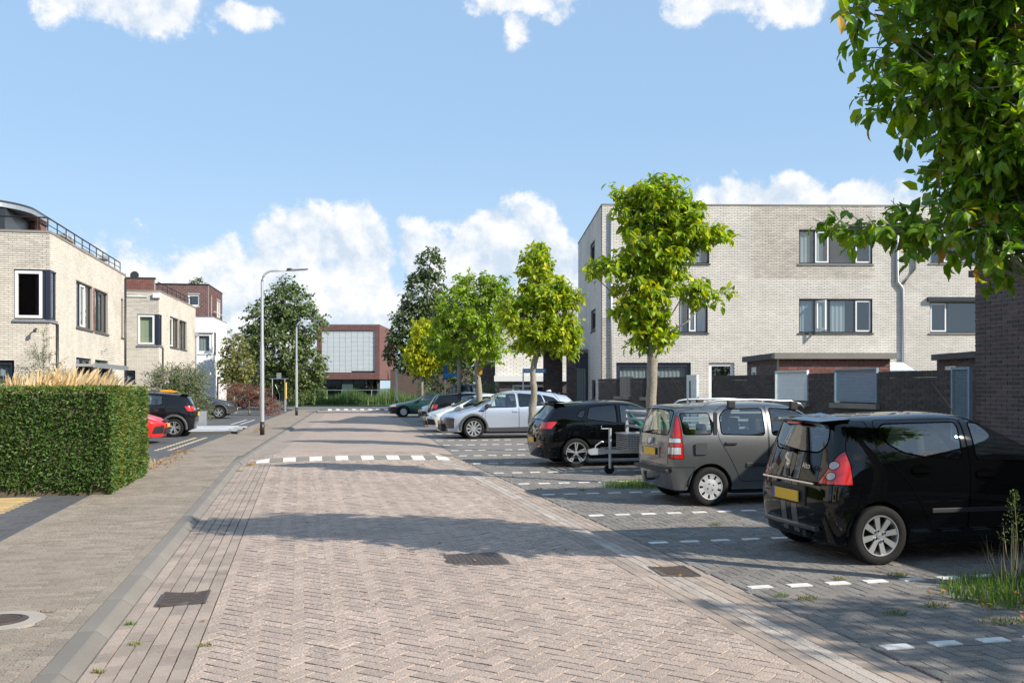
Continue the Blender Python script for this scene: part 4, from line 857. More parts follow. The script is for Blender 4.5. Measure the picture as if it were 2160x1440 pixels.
def lob(l, dy=0.0):
    return [(x, dy + random.uniform(-.25, .25) * rx, z, rx, (rx + rz) / 2 * 1.05, rz) for x, z, rx, rz in l]
GT = 'street trees between the parking bays'
make_tree('street_tree', 'nearest street tree, dark green crown filling the top right corner', (6.24, 6.9, 0), [(0, 0, 0, .12), (.02, 0, 1.2, .10), (-.02, 0, 2.6, .09), (0, 0, 5.2, .03)],
    lob([(-1.62, 4.95, .30, .16), (-1.25, 4.62, .34, .2), (-.98, 4.25, .5, .2), (-.6, 4.6, .44, .6), (-.45, 3.72, .46, .4), (-1.42, 3.10, .46, .10), (-.8, 3.10, .6, .20), (-.4, 2.86, .26, .12), (0, 3.9, .8, .9), (.6, 4.2, .9, .9), (0, 5.2, 1.0, .6), (-.8, 5.3, .7, .4), (.8, 3.4, .7, .5), (0, 3.2, .5, .35)]),
    1250, 11, .145, ['leaf_near', 'leaf_street', 'leaf_yellowing'], 11, twig=.30, wid=.52, droop=.75, nobj=300, mixp=[.72, .255, .025], group=GT)
make_tree('street_tree', 'irregular bright green street tree with bare trunk beside the grey hatchback', (6.15, 16.0, 0), [(0, 0, 0, .125), (-.03, 0, 1.0, .105), (.0, 0, 2.1, .095), (-.03, 0, 2.5, .08), (.05, 0, 5.0, .03)],
    lob([(.10, 5.15, .44, .28), (-.38, 4.95, .28, .26), (-.70, 5.20, .10, .10), (.45, 4.78, .40, .26), (1.12, 4.46, .22, .09), (.78, 4.5, .28, .16), (.05, 4.35, .60, .40), (-.72, 3.88, .34, .16), (-1.18, 3.82, .12, .14), (-.2, 3.45, .42, .26), (.62, 3.50, .38, .09), (1.14, 3.43, .14, .05), (-.07, 2.78, .38, .22), (-.3, 3.08, .42, .14), (.1, 3.9, .36, .3)]),
    640, 12, .155, ['leaf_street', 'leaf_bright'], 12, twig=.27, wid=.48, droop=.6, nobj=300, mixp=[.80, .20], group=GT)
make_tree('street_tree', 'green street tree with a pale crooked trunk between the silver SUV and black hatchback', (6.15, 24.8, 0), [(0, 0, 0, .11), (-.09, 0, .8, .10), (-.02, 0, 1.6, .09), (-.06, 0, 2.1, .085), (.14, 0, 3.2, .07), (.15, 0, 4.8, .03)],
    lob([(.03, 5.0, .38, .42), (.28, 4.25, .65, .5), (.9, 4.15, .3, .3), (-.5, 3.75, .38, .45), (.41, 3.25, .66, .5), (-.2, 2.96, .35, .28), (.85, 2.96, .35, .35), (.09, 5.45, .18, .2), (.95, 3.5, .25, .25)]),
    850, 9, .16, ['leaf_street', 'leaf_bright'], 13, twig=.27, wid=.48, droop=.5, mixp=[.72, .28], group=GT)
make_tree('street_tree', 'street tree with a yellow ring on its trunk behind the silver SUV', (6.35, 34.0, 0), [(0, 0, 0, .12), (0, 0, 1.2, .11), (-.05, 0, 2.4, .10), (0, 0, 5.0, .03)],
    lob([(-.14, 5.3, .85, .6), (-.83, 4.6, .75, .8), (.38, 4.43, .9, .8), (-.31, 3.74, 1.2, .8), (.73, 5.3, .5, .5), (-1.26, 3.9, .4, .55), (.38, 3.2, .7, .5)]),
    850, 8, .18, ['leaf_street', 'leaf_near'], 14, twig=.3, wid=.48, droop=.5, mixp=[.75, .25], group=GT)
make_tree('street_tree', 'thin trunked street tree beside the black hatchback with red tail lights', (7.0, 42.6, 0), [(0, 0, 0, .10), (0, 0, 2.4, .09), (0, 0, 4.8, .03)], lob([(0, 4.5, 1.1, .9), (-.6, 3.7, .9, .8), (.7, 3.8, .9, .8)]),
    480, 8, .2, ['leaf_near', 'leaf_street'], 15, wid=.48, mixp=[.6, .4], group=GT)
make_tree('street_tree', 'yellow green street tree at the far end of the bays', (7.45, 59.6, 0), [(0, 0, 0, .12), (0, 0, 2.2, .10), (0, 0, 4.9, .03)], lob([(0, 5.2, .7, .85), (-.15, 4.0, 1.0, 1.0), (.9, 3.9, 1.0, .9), (0, 2.95, .8, .5), (.2, 4.7, .9, .6)]),
    700, 8, .22, ['leaf_bright', 'leaf_street'], 16, wid=.5, mixp=[.85, .15], group=GT)
m = MB(); m.tube([(0, 0, 2.18), (0, 0, 2.42)], .118, 10); o = m.build('painted_ring', 'leaf_yellowing', [q for q in bpy.data.objects if q.get('label', '').startswith('street tree with a yellow ring')][0])
make_tree('street_tree', 'street tree beside the bays behind the viewpoint', (10.4, .8, 0), [(0, 0, 0, .13), (0, 0, 2.4, .10), (0, 0, 5.0, .03)], lob([(0, 4.3, 1.5, 1.2), (-.7, 3.4, 1.1, .8), (.7, 3.5, 1.0, .8), (0, 5.2, 1.0, .7)]), 420, 8, .17, ['leaf_near'], 17, group=GT, rz=0)
def W2(px, z): X = (px - 1080) / 2000 * z; return (X * math.cos(TH) + z * math.sin(TH), -X * math.sin(TH) + z * math.cos(TH), .03)
make_tree('alder_tree', 'tall dark alder beside the brick hall', (10.1, 80.0, .03), [(0, 0, 0, .3), (0, 0, 4, .22), (.5, 0, 12, .06)], lob([(.6, 12, 1.0, 1.4), (0, 9.6, 1.9, 1.8), (-.8, 6.8, 2, 2.2), (1.6, 7.2, 1.8, 2.2), (-1.7, 4.9, 1.5, 1.8), (.6, 4.2, 2.4, 1.8), (2.2, 4.6, 1.6, 1.6)]),
    1500, 8, .30, ['leaf_alder'], 21, twig=.6, wid=.7, droop=.3, tri8=False, bark='bark_dark', inner=.6)
make_tree('alder_tree', 'broad green alder behind the street lamps on the left', (-1.25, 71.7, .03), [(0, 0, 0, .28), (0, 0, 3, .22), (.1, 0, 9, .05)], lob([(.35, 8.0, 1.6, 1.2), (-1.4, 6.8, 1.3, 1.2), (1.4, 6.5, 1.5, 1.5), (-.35, 4.7, 2.3, 1.9), (1.75, 3.3, 1.3, 1.5), (-2.1, 5.1, 1.0, 1.2), (.35, 2.4, 2.3, .9), (0, 9.2, .8, .6), (2.3, 1.6, .7, .7), (-1.6, 2.5, 1.2, 1.2)]),
    1700, 8, .26, ['leaf_alder2'], 22, twig=.5, wid=.7, droop=.3, tri8=False, bark='bark_dark', inner=.6)
make_tree('katsura_tree', 'small olive green tree turning brown beside the white house', (-4.15, 62.6, .05), [(0, 0, 0, .08), (0, 0, 1.2, .07), (0, 0, 4.6, .02)], lob([(.06, 4.3, .7, .95), (-.4, 3.1, .7, .95), (.5, 3, .7, .95), (0, 2.0, .85, .5)]), 420, 8, .16, ['leaf_katsura'], 23, twig=.3, wid=.8, tri8=False)
make_tree('olive_bush', 'round grey green olive bush growing beside the grey planter', (-5.2, 43.4, .06), [(0, 0, 0, .06), (0, 0, .7, .05), (0, 0, 2.2, .02)], lob([(-.4, 2.0, .85, .75), (.4, 1.9, .8, .7), (0, 1.25, 1.1, .7), (-.6, .9, .7, .5), (.85, .75, .5, .5)]), 1000, 12, .11, ['leaf_olive', 'leaf_box'], 24, twig=.4, wid=.32, droop=.0, mixp=[.75, .25], tri8=False, cat='bush')
make_tree('red_maple', 'low spreading red leaved maple bush by the dark grey car', (-2.95, 57.6, .1), [(0, 0, 0, .06), (0, 0, .8, .05), (0, 0, 1.4, .02)], lob([(-1.0, 1.55, .7, .35), (-.2, 1.5, .8, .4), (.7, 1.35, .7, .35), (-.4, 1.0, 1.2, .5), (.9, .8, .6, .5), (1.3, .4, .5, .4)]), 520, 9, .10, ['leaf_maple'], 25, twig=.3, wid=.4, droop=.6, tri8=False, cat='bush')
make_tree('olive_sapling', 'thin grey green sapling rising behind the hedge', (-6.5, 26.6, .1), [(0, 0, 0, .03), (0, 0, 1.5, .025), (0, 0, 3.0, .01)], lob([(-.1, 2.4, .28, .4), (.15, 2.2, .3, .35), (0, 2.9, .14, .3), (-.35, 2.1, .25, .25), (.35, 2.0, .2, .3)]), 70, 12, .075, ['leaf_olive'], 26, twig=.35, wid=.22, droop=-.1, tri8=False, inner=.2)
make_tree('lavender_bush', 'silvery low bush at the kerb by the far street lamp', (-2.1, 61.9, .1), [(0, 0, 0, .03), (0, 0, .3, .02), (0, 0, .5, .01)], lob([(-.3, .45, .6, .35), (.4, .4, .6, .35), (0, .65, .5, .25)]), 240, 10, .12, ['leaf_lavender'], 27, twig=.3, wid=.14, droop=-.5, tri8=False, cat='bush')
make_tree('clipped_bush', 'rounded green bush beside the dark brick porch', (11.3, 56.6, .03), [(0, 0, 0, .04), (0, 0, .5, .03), (0, 0, 1.2, .02)], lob([(0, 1.4, .75, .6), (-.3, .8, .8, .8), (.4, .8, .8, .8)]), 420, 8, .11, ['leaf_box', 'leaf_alder2'], 28, tri8=False, cat='bush', mixp=[.6, .4])
make_tree('rust_shrub', 'rust coloured shrub behind the hedge at the left edge', (-6.7, 24.2, .1), [(0, 0, 0, .03), (0, 0, .6, .02), (0, 0, 1.6, .01)], lob([(0, 1.6, .3, .22), (-.3, 1.5, .3, .2)]), 50, 9, .07, ['leaf_yellowing', 'leaf_box'], 29, tri8=False, cat='bush', mixp=[.6, .4])
make_tree('dark_bush', 'dark green bushes massed behind the far parked cars', W2(975, 72), [(0, 0, 0, .1), (0, 0, 1, .08), (0, 0, 3.2, .03)], lob([(-1.2, 1.6, 1.4, 1.6), (.6, 2.6, 1.6, 1.8), (2.0, 3.6, 1.8, 2.0), (-.2, 4.4, 1.6, 1.4), (-2.4, 1.2, 1.0, 1.2), (3.4, 2.4, 1.6, 2.0)]), 900, 8, .26, ['leaf_alder', 'leaf_alder2'], 30, tri8=False, cat='bush', mixp=[.6, .4], inner=.5)
make_tree('low_hedge_bush', 'low leafy bush behind the dark car under the alder', W2(590, 82), [(0, 0, 0, .05), (0, 0, .5, .04), (0, 0, 1.5, .02)], lob([(-1.6, 1.1, 1.2, .9), (0, 1.1, 1.3, .9), (1.4, 1.0, 1.2, .9)]), 320, 8, .2, ['leaf_box'], 31, tri8=False, cat='bush')
make_tree('roof_shrub', 'small shrub growing on the roof of the plum brick storey', (-7.3, 71.5, 8.92), [(0, 0, 0, .03), (0, 0, .3, .02), (0, 0, .5, .01)], lob([(0, .35, .6, .25)]), 40, 7, .16, ['leaf_alder2'], 32, tri8=False, cat='bush')
make_tree('ivy', 'ivy trailing over the small flat roof by the dark brick building', (12.75, 13.55, 2.36), [(0, 0, 0, .01), (.2, 0, .05, .01), (.5, 0, .12, .01)], lob([(.3, .12, .4, .12), (.7, .22, .3, .16)]), 30, 8, .09, ['leaf_box', 'leaf_near'], 33, tri8=False, cat='plant', mixp=[.5, .5])
make_tree('dark_bush', 'dark tree mass closing the view behind the white house and alder', W2(470, 110), [(0, 0, 0, .2), (0, 0, 3, .1), (0, 0, 6, .05)], lob([(-4, 2.2, 4, 2.2), (1, 2.2, 4, 2.4), (5, 2.2, 4, 2.2), (9, 2.0, 4, 2.0)]), 900, 8, .4, ['leaf_alder'], 34, tri8=False, cat='bush', inner=.6)
make_tree('dark_bush', 'dark trees standing beyond the side road at the right end', W2(960, 125), [(0, 0, 0, .2), (0, 0, 3, .1), (0, 0, 6, .05)], lob([(-4, 2.4, 4, 2.4), (1, 2.6, 4, 2.6), (5, 2.6, 4, 2.6), (10, 3.0, 5, 3.0), (16, 3, 6, 3)]), 1100, 8, .4, ['leaf_alder'], 35, tri8=False, cat='bush', inner=.6)

# clipped hedge
def hedge():
    x0, x1, y0, y1, zt = -9.6, -2.88, 15.78, 19.45, 1.68; t = thing('clipped_hedge', 'tall box shaped clipped hedge beside the pavement', 'hedge', (0, 0, .055)); rg = np.random.default_rng(5)
    m = MB(); m.box(x0, x1 - .09, y0 + .09, y1 - .09, 0, zt - .10); m.build('dark_core', 'soil', t)  # solid dark box added inside so the hedge stays opaque
    def face(n, f, nv, name, tip):
        u, v = rg.random(n), rg.random(n); P, hh = f(u, v); N = np.array(nv, float)
        w = np.array([mnoise.noise((p[0] * 1.3, p[1] * 1.3, p[2] * 1.3)) * .05 + mnoise.noise((p[0] * 4, p[1] * 4, p[2] * 4)) * .02 for p in P])[:, None]
        P = P + N * (w - .03 - .05 * rg.random((n, 1)) ** 2 + .05 * (rg.random((n, 1)) < .015) * rg.random((n, 1))); D = N * .55 + rg.normal(size=(n, 3)) * .55 + np.array([0, 0, .25]); U = np.array([0, 0, .5]) + N * .8 + rg.normal(size=(n, 3)) * .5
        ln = rg.uniform(.04, .085, n); mi = (rg.random(n) < tip(hh, P)).astype(int); leaf_obj(name, t, P, D, U, ln, ln * rg.uniform(.3, .5, n), LT4, LF4, ['leaf_yew', 'leaf_yew_tip_lit'], mi)
    face(30000, lambda u, v: (np.stack([x0 + (x1 - x0) * u, np.full_like(u, y0) + .10 * np.clip((.12 - v) / .12, 0, 1), v * zt], 1), v), (0, -1, 0), 'front_foliage', lambda h, P: .02 + .5 * np.clip((h - .93) / .07, 0, 1))
    face(15000, lambda u, v: (np.stack([np.full_like(u, x1), y0 + (y1 - y0) * u, v * zt], 1), v), (1, 0, 0), 'side_foliage', lambda h, P: .35 + .25 * np.sin(P[:, 1] * 5))  # extra yellow tips on the street side, partly sunlight put into the colour
    face(9000, lambda u, v: (np.stack([x0 + (x1 - x0) * u, y0 + (y1 - y0) * v, np.full_like(u, zt)], 1), v), (0, 0, 1), 'top_foliage', lambda h, P: np.full(len(h), .5))
hedge()
def blades(name, parent, P, ht, lean, wd, matn, rg, out=None, kind='stuff'):
    n = len(P); a = rg.random(n) * 2 * math.pi; hz = np.stack([np.cos(a), np.sin(a), np.zeros(n)], 1)
    if out is not None: hz = nrm(hz * .6 + out)
    D = hz * lean[:, None] + np.array([0, 0, 1.0]); U = hz * 1.0 + np.array([0, 0, .2]); leaf_obj(name, parent, P, D, U, ht, wd, np.array([(0, .5, 0), (0, -.5, 0), (.5, .4, .06), (.5, -.4, .06), (1, 0, -.08)]), LFB, [matn], None, kind)
rg = np.random.default_rng(8)
t = thing('feather_grass', 'golden feathery ornamental grass rising behind the clipped hedge', 'ornamental grass', (-5.25, 23.2, .1), -TH)
n = 420; P = np.stack([rg.uniform(-1.15, 1.25, n), rg.uniform(-.45, .45, n), rg.uniform(1.25, 1.65, n)], 1); P[:, 2] += .12 * (1 - (P[:, 0] / 1.2) ** 2)
ln = rg.uniform(.28, .48, n); D = np.stack([.35 + .35 * P[:, 0] + .25 * rg.normal(size=n), .2 * rg.normal(size=n), np.ones(n)], 1)
sp = np.array([(0, .2, 0), (0, -.2, 0), (.35, .5, 0), (.35, -.5, 0), (.7, .36, .02), (.7, -.36, .02), (1, 0, .1)]); sf = np.array([(0, 1, 3), (0, 3, 2), (2, 3, 5), (2, 5, 4), (4, 5, 6)])
leaf_obj('plumes', t, P, D, rg.normal(size=(n, 3)), ln, ln * .16, sp, sf, ['plume']); P2 = P.copy(); P2[:, 2] = 0
blades('stalks', t, P * np.array([.7, .7, 0]), rg.uniform(1.2, 1.7, n), rg.uniform(.05, .35, n), np.full(n, .012), 'dry_grass', rg)
t = thing('reed_bed', 'band of green reeds growing along the far verge', 'reeds', (0, 0, .05)); n = 5200
P = np.stack([rg.uniform(-9, 13, n), rg.uniform(87.5, 91.5, n), np.zeros(n)], 1); blades('blades', t, P, rg.uniform(.7, 1.5, n) * (1 + .25 * np.sin(P[:, 0] * 1.7)), rg.uniform(0, .3, n), np.full(n, .05), 'leaf_reed', rg); t['kind'] = 'stuff'
def tuft(name, label, cx, cy, z, rx, ry, n, h0, h1, matn, wd=.008, lean=.7, ang=0, cat='grass'):
    t = thing(name, label, cat, (cx, cy, z), ang); r = np.sqrt(rg.random(n)); a = rg.random(n) * 6.283
    P = np.stack([r * np.cos(a) * rx, r * np.sin(a) * ry, np.zeros(n)], 1); blades('blades', t, P, rg.uniform(h0, h1, n) * (1.1 - .5 * r), rg.uniform(.1, lean, n), np.full(n, wd) * rg.uniform(.7, 1.4, n), matn, rg); t['kind'] = 'stuff'; return t
tuft('grass_patch', 'green grass around the nearest tree at the lower right edge', 6.15, 6.75, .01, .95, .75, 2600, .08, .22, 'grass_blade', wd=.009, lean=1.2)
tuft('grass_patch', 'grass at the foot of the irregular street tree', 5.95, 15.72, .01, .85, .48, 1500, .06, .2, 'grass_blade', lean=1.1)
tuft('weed_clump', 'tall weeds at the foot of the irregular street tree trunk', 6.1, 15.75, .01, .16, .12, 90, .3, .6, 'moss', wd=.012, lean=.3)
tuft('dry_grass_clump', 'dry pale grass stalks over the grass at the right edge', 6.05, 7.05, .02, .16, .14, 46, .45, .75, 'dry_grass', wd=.006, lean=.9)
tuft('grass_patch', 'dry grass at the end of the clipped hedge', -3.4, 21.0, .09, .45, 1.6, 700, .06, .2, 'dry_grass', lean=1.0)
for k, (x, y, r_) in enumerate([(4.45, 6.45, .1), (4.9, 6.6, .12), (5.05, 6.05, .2), (3.9, 7.2, .07), (4.05, 7.05, .09), (5.1, 11.1, .09), (4.6, 15.25, .08), (-1.2, 6.2, .05), (-1.1, 6.8, .05), (-1.22, 7.4, .04), (-.62, 6.6, .05), (-1.2, 20.3, .12), (3.95, 15.6, .06), (5.35, 7.75, .12), (4.75, 7.72, .07)]):
    tuft('weed_tuft', 'small weed tufts sprouting from the paving joints', x, y, .012 if x > 0 else roadz(x, y), r_, r_ * .6, int(900 * r_), .02, .06, 'moss' if k % 3 else 'grass_blade', wd=.006, lean=1.4)['group'] = 'weeds in the paving'
wd_ = thing('seeding_weed', 'tall yellow green seeding weed at the right edge beside the black car', 'weed', (6.18, 7.25, .01), -TH); m = MB(); st = [(0, 0, 0), (.03, 0, .4), (.0, 0, .8)]; m.tube(st, [.006, .005, .003], 5); m.build('stem', 'moss', wd_)
n = 260; h_ = rg.uniform(.35, .82, n); a = rg.random(n) * 6.283; rr_ = (.9 - h_) * .28 * rg.random(n); P = np.stack([rr_ * np.cos(a), rr_ * np.sin(a), h_], 1); D = np.stack([np.cos(a), np.sin(a), rg.uniform(.3, 1.2, n)], 1); leaf_obj('seed_heads', wd_, P, D, rg.normal(size=(n, 3)), rg.uniform(.012, .03, n), rg.uniform(.006, .012, n), LT4, LF4, ['leaf_box'])
# fallen leaves
def fallen(label, n, fx, fy, fz, sz=(.03, .07)):
    P = np.stack([fx(n), fy(n), np.zeros(n)], 1); P[:, 2] = [fz(x, y) + .012 + .01 * random.random() for x, y, _ in P]
    a = rg.random(n) * 6.283; D = np.stack([np.cos(a), np.sin(a), rg.normal(size=n) * .25], 1); U = np.array([0, 0, 1.]) + .3 * rg.normal(size=(n, 3)); o = leaf_obj('fallen_leaves', None, P, D, U, rg.uniform(*sz, n), rg.uniform(.02, .04, n), LT8, LF8, ['dead_leaf', 'leaf_yellowing'], rg.choice(2, n, p=[.8, .2])); tag(o, label, 'leaves'); return o
fallen('drift of orange fallen leaves along the yard edge past the hedge', 320, lambda n: -3.12 + .18 * np.abs(rg.normal(size=n)), lambda n: rg.uniform(20.2, 26.5, n), lambda x, y: .065)
fallen('fallen leaves along the edge of the pale slab driveway', 260, lambda n: -1.75 + .2 * np.abs(rg.normal(size=n)), lambda n: rg.uniform(35, 43, n), lambda x, y: .065)
fallen('yellow fallen leaves below the silvery bush', 300, lambda n: rg.uniform(-2.4, -.9, n), lambda n: rg.uniform(56, 62, n), lambda x, y: .065)
fallen('orange leaves lying in the grass by the right edge', 60, lambda n: rg.uniform(5.0, 6.1, n), lambda n: rg.uniform(5.9, 7.0, n), lambda x, y: .03)
fallen('few leaves scattered over the parking bays and road', 120, lambda n: rg.uniform(-1, 7.5, n), lambda n: rg.uniform(6, 24, n), lambda x, y: roadz(x, y) if x < 3.7 else .01, (.02, .05))
fallen('leaves caught at the grey end of the speed ramp', 70, lambda n: -1.15 + .15 * rg.random(n), lambda n: rg.uniform(21.5, 22.6, n), lambda x, y: .0)

GB = 'trees standing behind the viewpoint'
for k, (x, y) in enumerate(((6.2, -3.0), (6.3, -12.2), (14, -26), (3, -30), (-4, -34), (22, -22))):
    make_tree('street_tree', ['street tree beside the bays just behind the viewpoint', 'second street tree beside the bays behind the viewpoint', 'large tree added to darken the horizon behind the viewpoint, right', 'large tree added to darken the horizon behind the viewpoint, middle', 'large tree added to darken the horizon behind the viewpoint, left', 'large tree added to darken the horizon behind the viewpoint, farthest right'][k], (x, y, 0), [(0, 0, 0, .13), (0, 0, 2.0, .10), (0, 0, 5.0, .03)], lob([(0, 4.0, 1.2, 1.0), (-.5, 3.2, .9, .6), (.5, 4.8, .8, .6)] if k < 2 else [(0, 4.2, 3.4, 2.6), (-3, 3.0, 3, 2.4), (3, 3.2, 3, 2.4), (0, 1.6, 4, 1.6)]), 200 if k < 2 else 420, 8, .2 if k < 2 else .45, ['leaf_near' if k < 2 else 'leaf_alder2'], 60 + k, tri8=False, group=GB, rz=0, twigs=False)  # the large ones are unseen, added to darken the horizon that cars mirror
# ------------------------------------------------------------------ cars
def paint(name, col, metal=0.0, rough=.45, coat=1.0, spec=.15):
    return mat(name, col, rough=rough, metal=metal, coat=coat, ns=3, na=.02, spec=spec)
paint('paint_black', (.0015, .0017, .002), coat=1.0, spec=0); paint('paint_grey', (.19, .195, .20), .8, .34); paint('paint_ice', (.52, .58, .68), .5, .32); paint('paint_white', (.72, .73, .74)); paint('paint_green', (.012, .05, .045), .3)
paint('paint_red', (.62, .018, .02)); paint('paint_slate', (.05, .055, .062), .4); paint('paint_charcoal', (.006, .007, .009), coat=.8, spec=.05); paint('paint_van', (.05, .07, .09))
mat('rubber', (.013, .013, .013), rough=.8, ns=30, na=.15, bump=.2, spec=.25); mat('alloy', (.62, .63, .64), rough=.3, metal=.75); mat('alloy_dark', (.03, .03, .033), rough=.35, metal=.5); mat('hubcap', (.50, .51, .52), rough=.4, metal=.4)
mat('trim', (.020, .020, .022), rough=.55); mat('gap', (.002, .002, .002), rough=.9, spec=0); mat('underbody', (.008, .008, .008), rough=.95); mat('seat', (.03, .03, .033), rough=.85, bump=.2); mat('chrome', (.75, .76, .78), rough=.12, metal=1.0)
mat('lamp_red', (.55, .012, .010), rough=.12, coat=1.0); mat('lamp_clear', (.70, .71, .72), rough=.1, metal=.4, coat=1.0); mat('lamp_lens', (.46, .40, .40), rough=.15, coat=1.0); mat('lamp_orange', (.8, .25, .02), rough=.15, coat=1.0); mat('lamp_dark', (.05, .05, .06), rough=.08, coat=1.0)
mat('plate_yellow', (.78, .46, .03), rough=.45); mat('plate_blue', (.03, .08, .35), rough=.45); mat('stripe_grey', (.085, .085, .085), rough=.35, coat=.6); mat('orange_trim', (.85, .34, .01), rough=.4); mat('post_yellow', (.62, .42, .10), rough=.6); mat('cladding', (.055, .057, .06), rough=.6)
glass('car_glass', (.76, .84, .81), .95, 2.2); glass('car_glass_dark', (.08, .085, .09), .95, 1.9)

def inpoly(p, poly):
    x, y = p; ins = False; n = len(poly)
    for i in range(n):
        x1, y1 = poly[i - 1]; x2, y2 = poly[i]
        if (y1 > y) != (y2 > y) and x < (x2 - x1) * (y - y1) / (y2 - y1) + x1: ins = not ins
    return ins
def rpoly(pts, r=.05, n=3):
    """round the corners of a polygon"""
    out = []; m = len(pts)
    for i in range(m):
        a, b, c = Vector(pts[i - 1]), Vector(pts[i]), Vector(pts[(i + 1) % m]); d1, d2 = (a - b), (c - b); k = min(r, d1.length * .45, d2.length * .45)
        p, q = b + d1.normalized() * k, b + d2.normalized() * k
        for j in range(n + 1): t = j / n; v = p * (1 - t) ** 2 + b * 2 * t * (1 - t) + q * t * t; out.append((v.x, v.y))
    return out
AX = {'y': (0, 2), 'x': (1, 2), 'z': (0, 1)}
def cut(bm, poly, ax, cond):
    i, j = AX[ax]; lo = [min(p[k] for p in poly) - .02 for k in (0, 1)]; hi = [max(p[k] for p in poly) + .02 for k in (0, 1)]
    n = len(poly); cand = set()
    for f in bm.faces:
        us = [v.co[i] for v in f.verts]
        if max(us) < lo[0] - .05 or min(us) > hi[0] + .05: continue
        vs = [v.co[j] for v in f.verts]
        if max(vs) < lo[1] - .05 or min(vs) > hi[1] + .05 or not cond(f.calc_center_median()): continue
        cand.add(f)
    for k in range(n):
        a, b = poly[k - 1], poly[k]; d = (b[0] - a[0], b[1] - a[1])
        if abs(d[0]) + abs(d[1]) < 1e-5: continue
        co = [0, 0, 0]; no = [0, 0, 0]; co[i], co[j] = a; no[i], no[j] = -d[1], d[0]; g_ = set()
        el = [min(a[q], b[q]) - .03 for q in (0, 1)]; eh = [max(a[q], b[q]) + .03 for q in (0, 1)]
        for f in cand:
            us = [v.co[i] for v in f.verts]
            if max(us) < el[0] or min(us) > eh[0]: continue
            vs = [v.co[j] for v in f.verts]
            if max(vs) < el[1] or min(vs) > eh[1]: continue
            sd = [(u - a[0]) * no[i] + (v - a[1]) * no[j] for u, v in zip(us, vs)]
            if max(sd) > 0 > min(sd): g_.add(f); g_.update(f.edges); g_.update(f.verts)
        if not g_: continue
        r_ = bmesh.ops.bisect_plane(bm, geom=list(g_), dist=1e-5, plane_co=co, plane_no=no)
        cand = {f for f in cand if f.is_valid} | {f for f in r_['geom'] if isinstance(f, bmesh.types.BMFace)}
def cage(p):
    L, hw, H = p['L'], p['W'] / 2, p['H']; zs = p.get('sill', .20); zm = p.get('zm', .58)
    xr, zr = p['roof_r']; xm, zt = p['roof_m']; xf, zf = p['roof_f']; xc, zc = p['cowl']; xh, zh = p['hood']; br, bf = p['belt']; RR = p['rear']; FR = p['front']; rw = p.get('rw', .76) * hw
    def belt(x): return br + (bf - br) * min(1, max(0, x / xc))
    S = []
    def st(xb, xmid, xs, xt, zb, ztop, plan, top, bl=None, pl2=None):
        bz = belt(xs) if bl is None else bl; k = hw * plan; k2 = hw * (pl2 or plan)
        S.append([(xb, k * .93, zs), (xmid, k * 1.0, zm), (xs, k2 * .975, bz), (xt, top, ztop - .055), (xt, top * .55, ztop - .012), (xt, 0, ztop)])
    st(RR[0], RR[1], RR[2], xr, zs, zr, p.get('rplan', .88), rw * .94, pl2=p.get('rplan2', .84))
    st(RR[0] + .12, RR[1] + .14, RR[2] + .15, xr + .10, zs, zr + .012, .985, rw * .985, pl2=.955)
    x2 = .20 * L; st(x2, x2, x2 + .05, max(x2 + .1, xr + .22), zs, zr + (zt - zr) * .5, 1.0, rw)
    x3 = .36 * L; st(x3, x3, x3, max(x3, xr + .5), zs, zt, 1.0, rw * 1.01)
    x4 = .50 * L; st(x4, x4, x4, min(max(x4, xm + .15), xf - .25), zs, zt - .003, 1.0, rw * 1.0)
    x5 = xf + .38 * (xc - xf); st(x5, x5, x5, xf, zs, zf, 1.0, rw * .96)
    st(xc + .02, xc + .02, xc + .02, xc, zs, zc, .995, hw * .80, bl=min(belt(xc), zc - .05))
    xd = (xc + xh) / 2; zd = zc + (zh - zc) * .42; st(xd, xd, xd, xd, zs, zd, .985, hw * .80, bl=zd - .10)
    st(FR[0] - .18, FR[1] - .20, FR[2] - .16, xh - .10, zs, zh + .02, .93, hw * .74, bl=zh - .13, pl2=.92)
    st(FR[0], FR[1], FR[2], xh, zs, zh - .02, .66, hw * .56, bl=zh - .15, pl2=.66)
    bm = bmesh.new(); cr = bm.edges.layers.float.new('crease_edge'); V = {}
    for i, s in enumerate(S):
        for j, (x, y, z) in enumerate(s):
            for sg in ((1, -1) if y > 1e-6 else (1,)): V[i, j, sg] = bm.verts.new((x, y * sg, z))
            if y <= 1e-6: V[i, j, -1] = V[i, j, 1]
    for i in range(len(S) - 1):
        for j in range(5):
            for sg in (1, -1):
                q = [V[i, j, sg], V[i + 1, j, sg], V[i + 1, j + 1, sg], V[i, j + 1, sg]]; bm.faces.new(q if sg < 0 else q[::-1])
    for i, bow in ((0, -p.get('rbow', .05)), (len(S) - 1, p.get('fbow', .10))):
        C = {}
        for j in range(3):
            x, y, z = S[i][j]
            for sg in (1, -1): C[j, 2, sg] = V[i, j, sg]; C[j, 1, sg] = bm.verts.new((x + bow * .7, y * .55 * sg, z))
            C[j, 0, 1] = C[j, 0, -1] = bm.verts.new((x + bow, 0, z))
        for sg in (1, -1): C[3, 2, sg] = V[i, 3, sg]; C[3, 1, sg] = V[i, 4, sg]; C[3, 0, sg] = V[i, 5, sg]
        for sg in (1, -1):
            for k in (4, 5): V[i, k, sg].co.x += bow * (.4 if k == 4 else .6) * p.get('topbow', 1)
            for j in range(3):
                for k in (0, 1): q = [C[j, k, sg], C[j, k + 1, sg], C[j + 1, k + 1, sg], C[j + 1, k, sg]]; bm.faces.new(q)
    bmesh.ops.recalc_face_normals(bm, faces=bm.faces)
    for e in bm.edges:
        ks = [k for k, v in V.items() if v in e.verts]
        js = {k[1] for k in ks}
        if js == {2} and all(k[0] >= 0 for k in ks): e[cr] = p.get('crease', .25)
        if js == {3}: e[cr] = .15
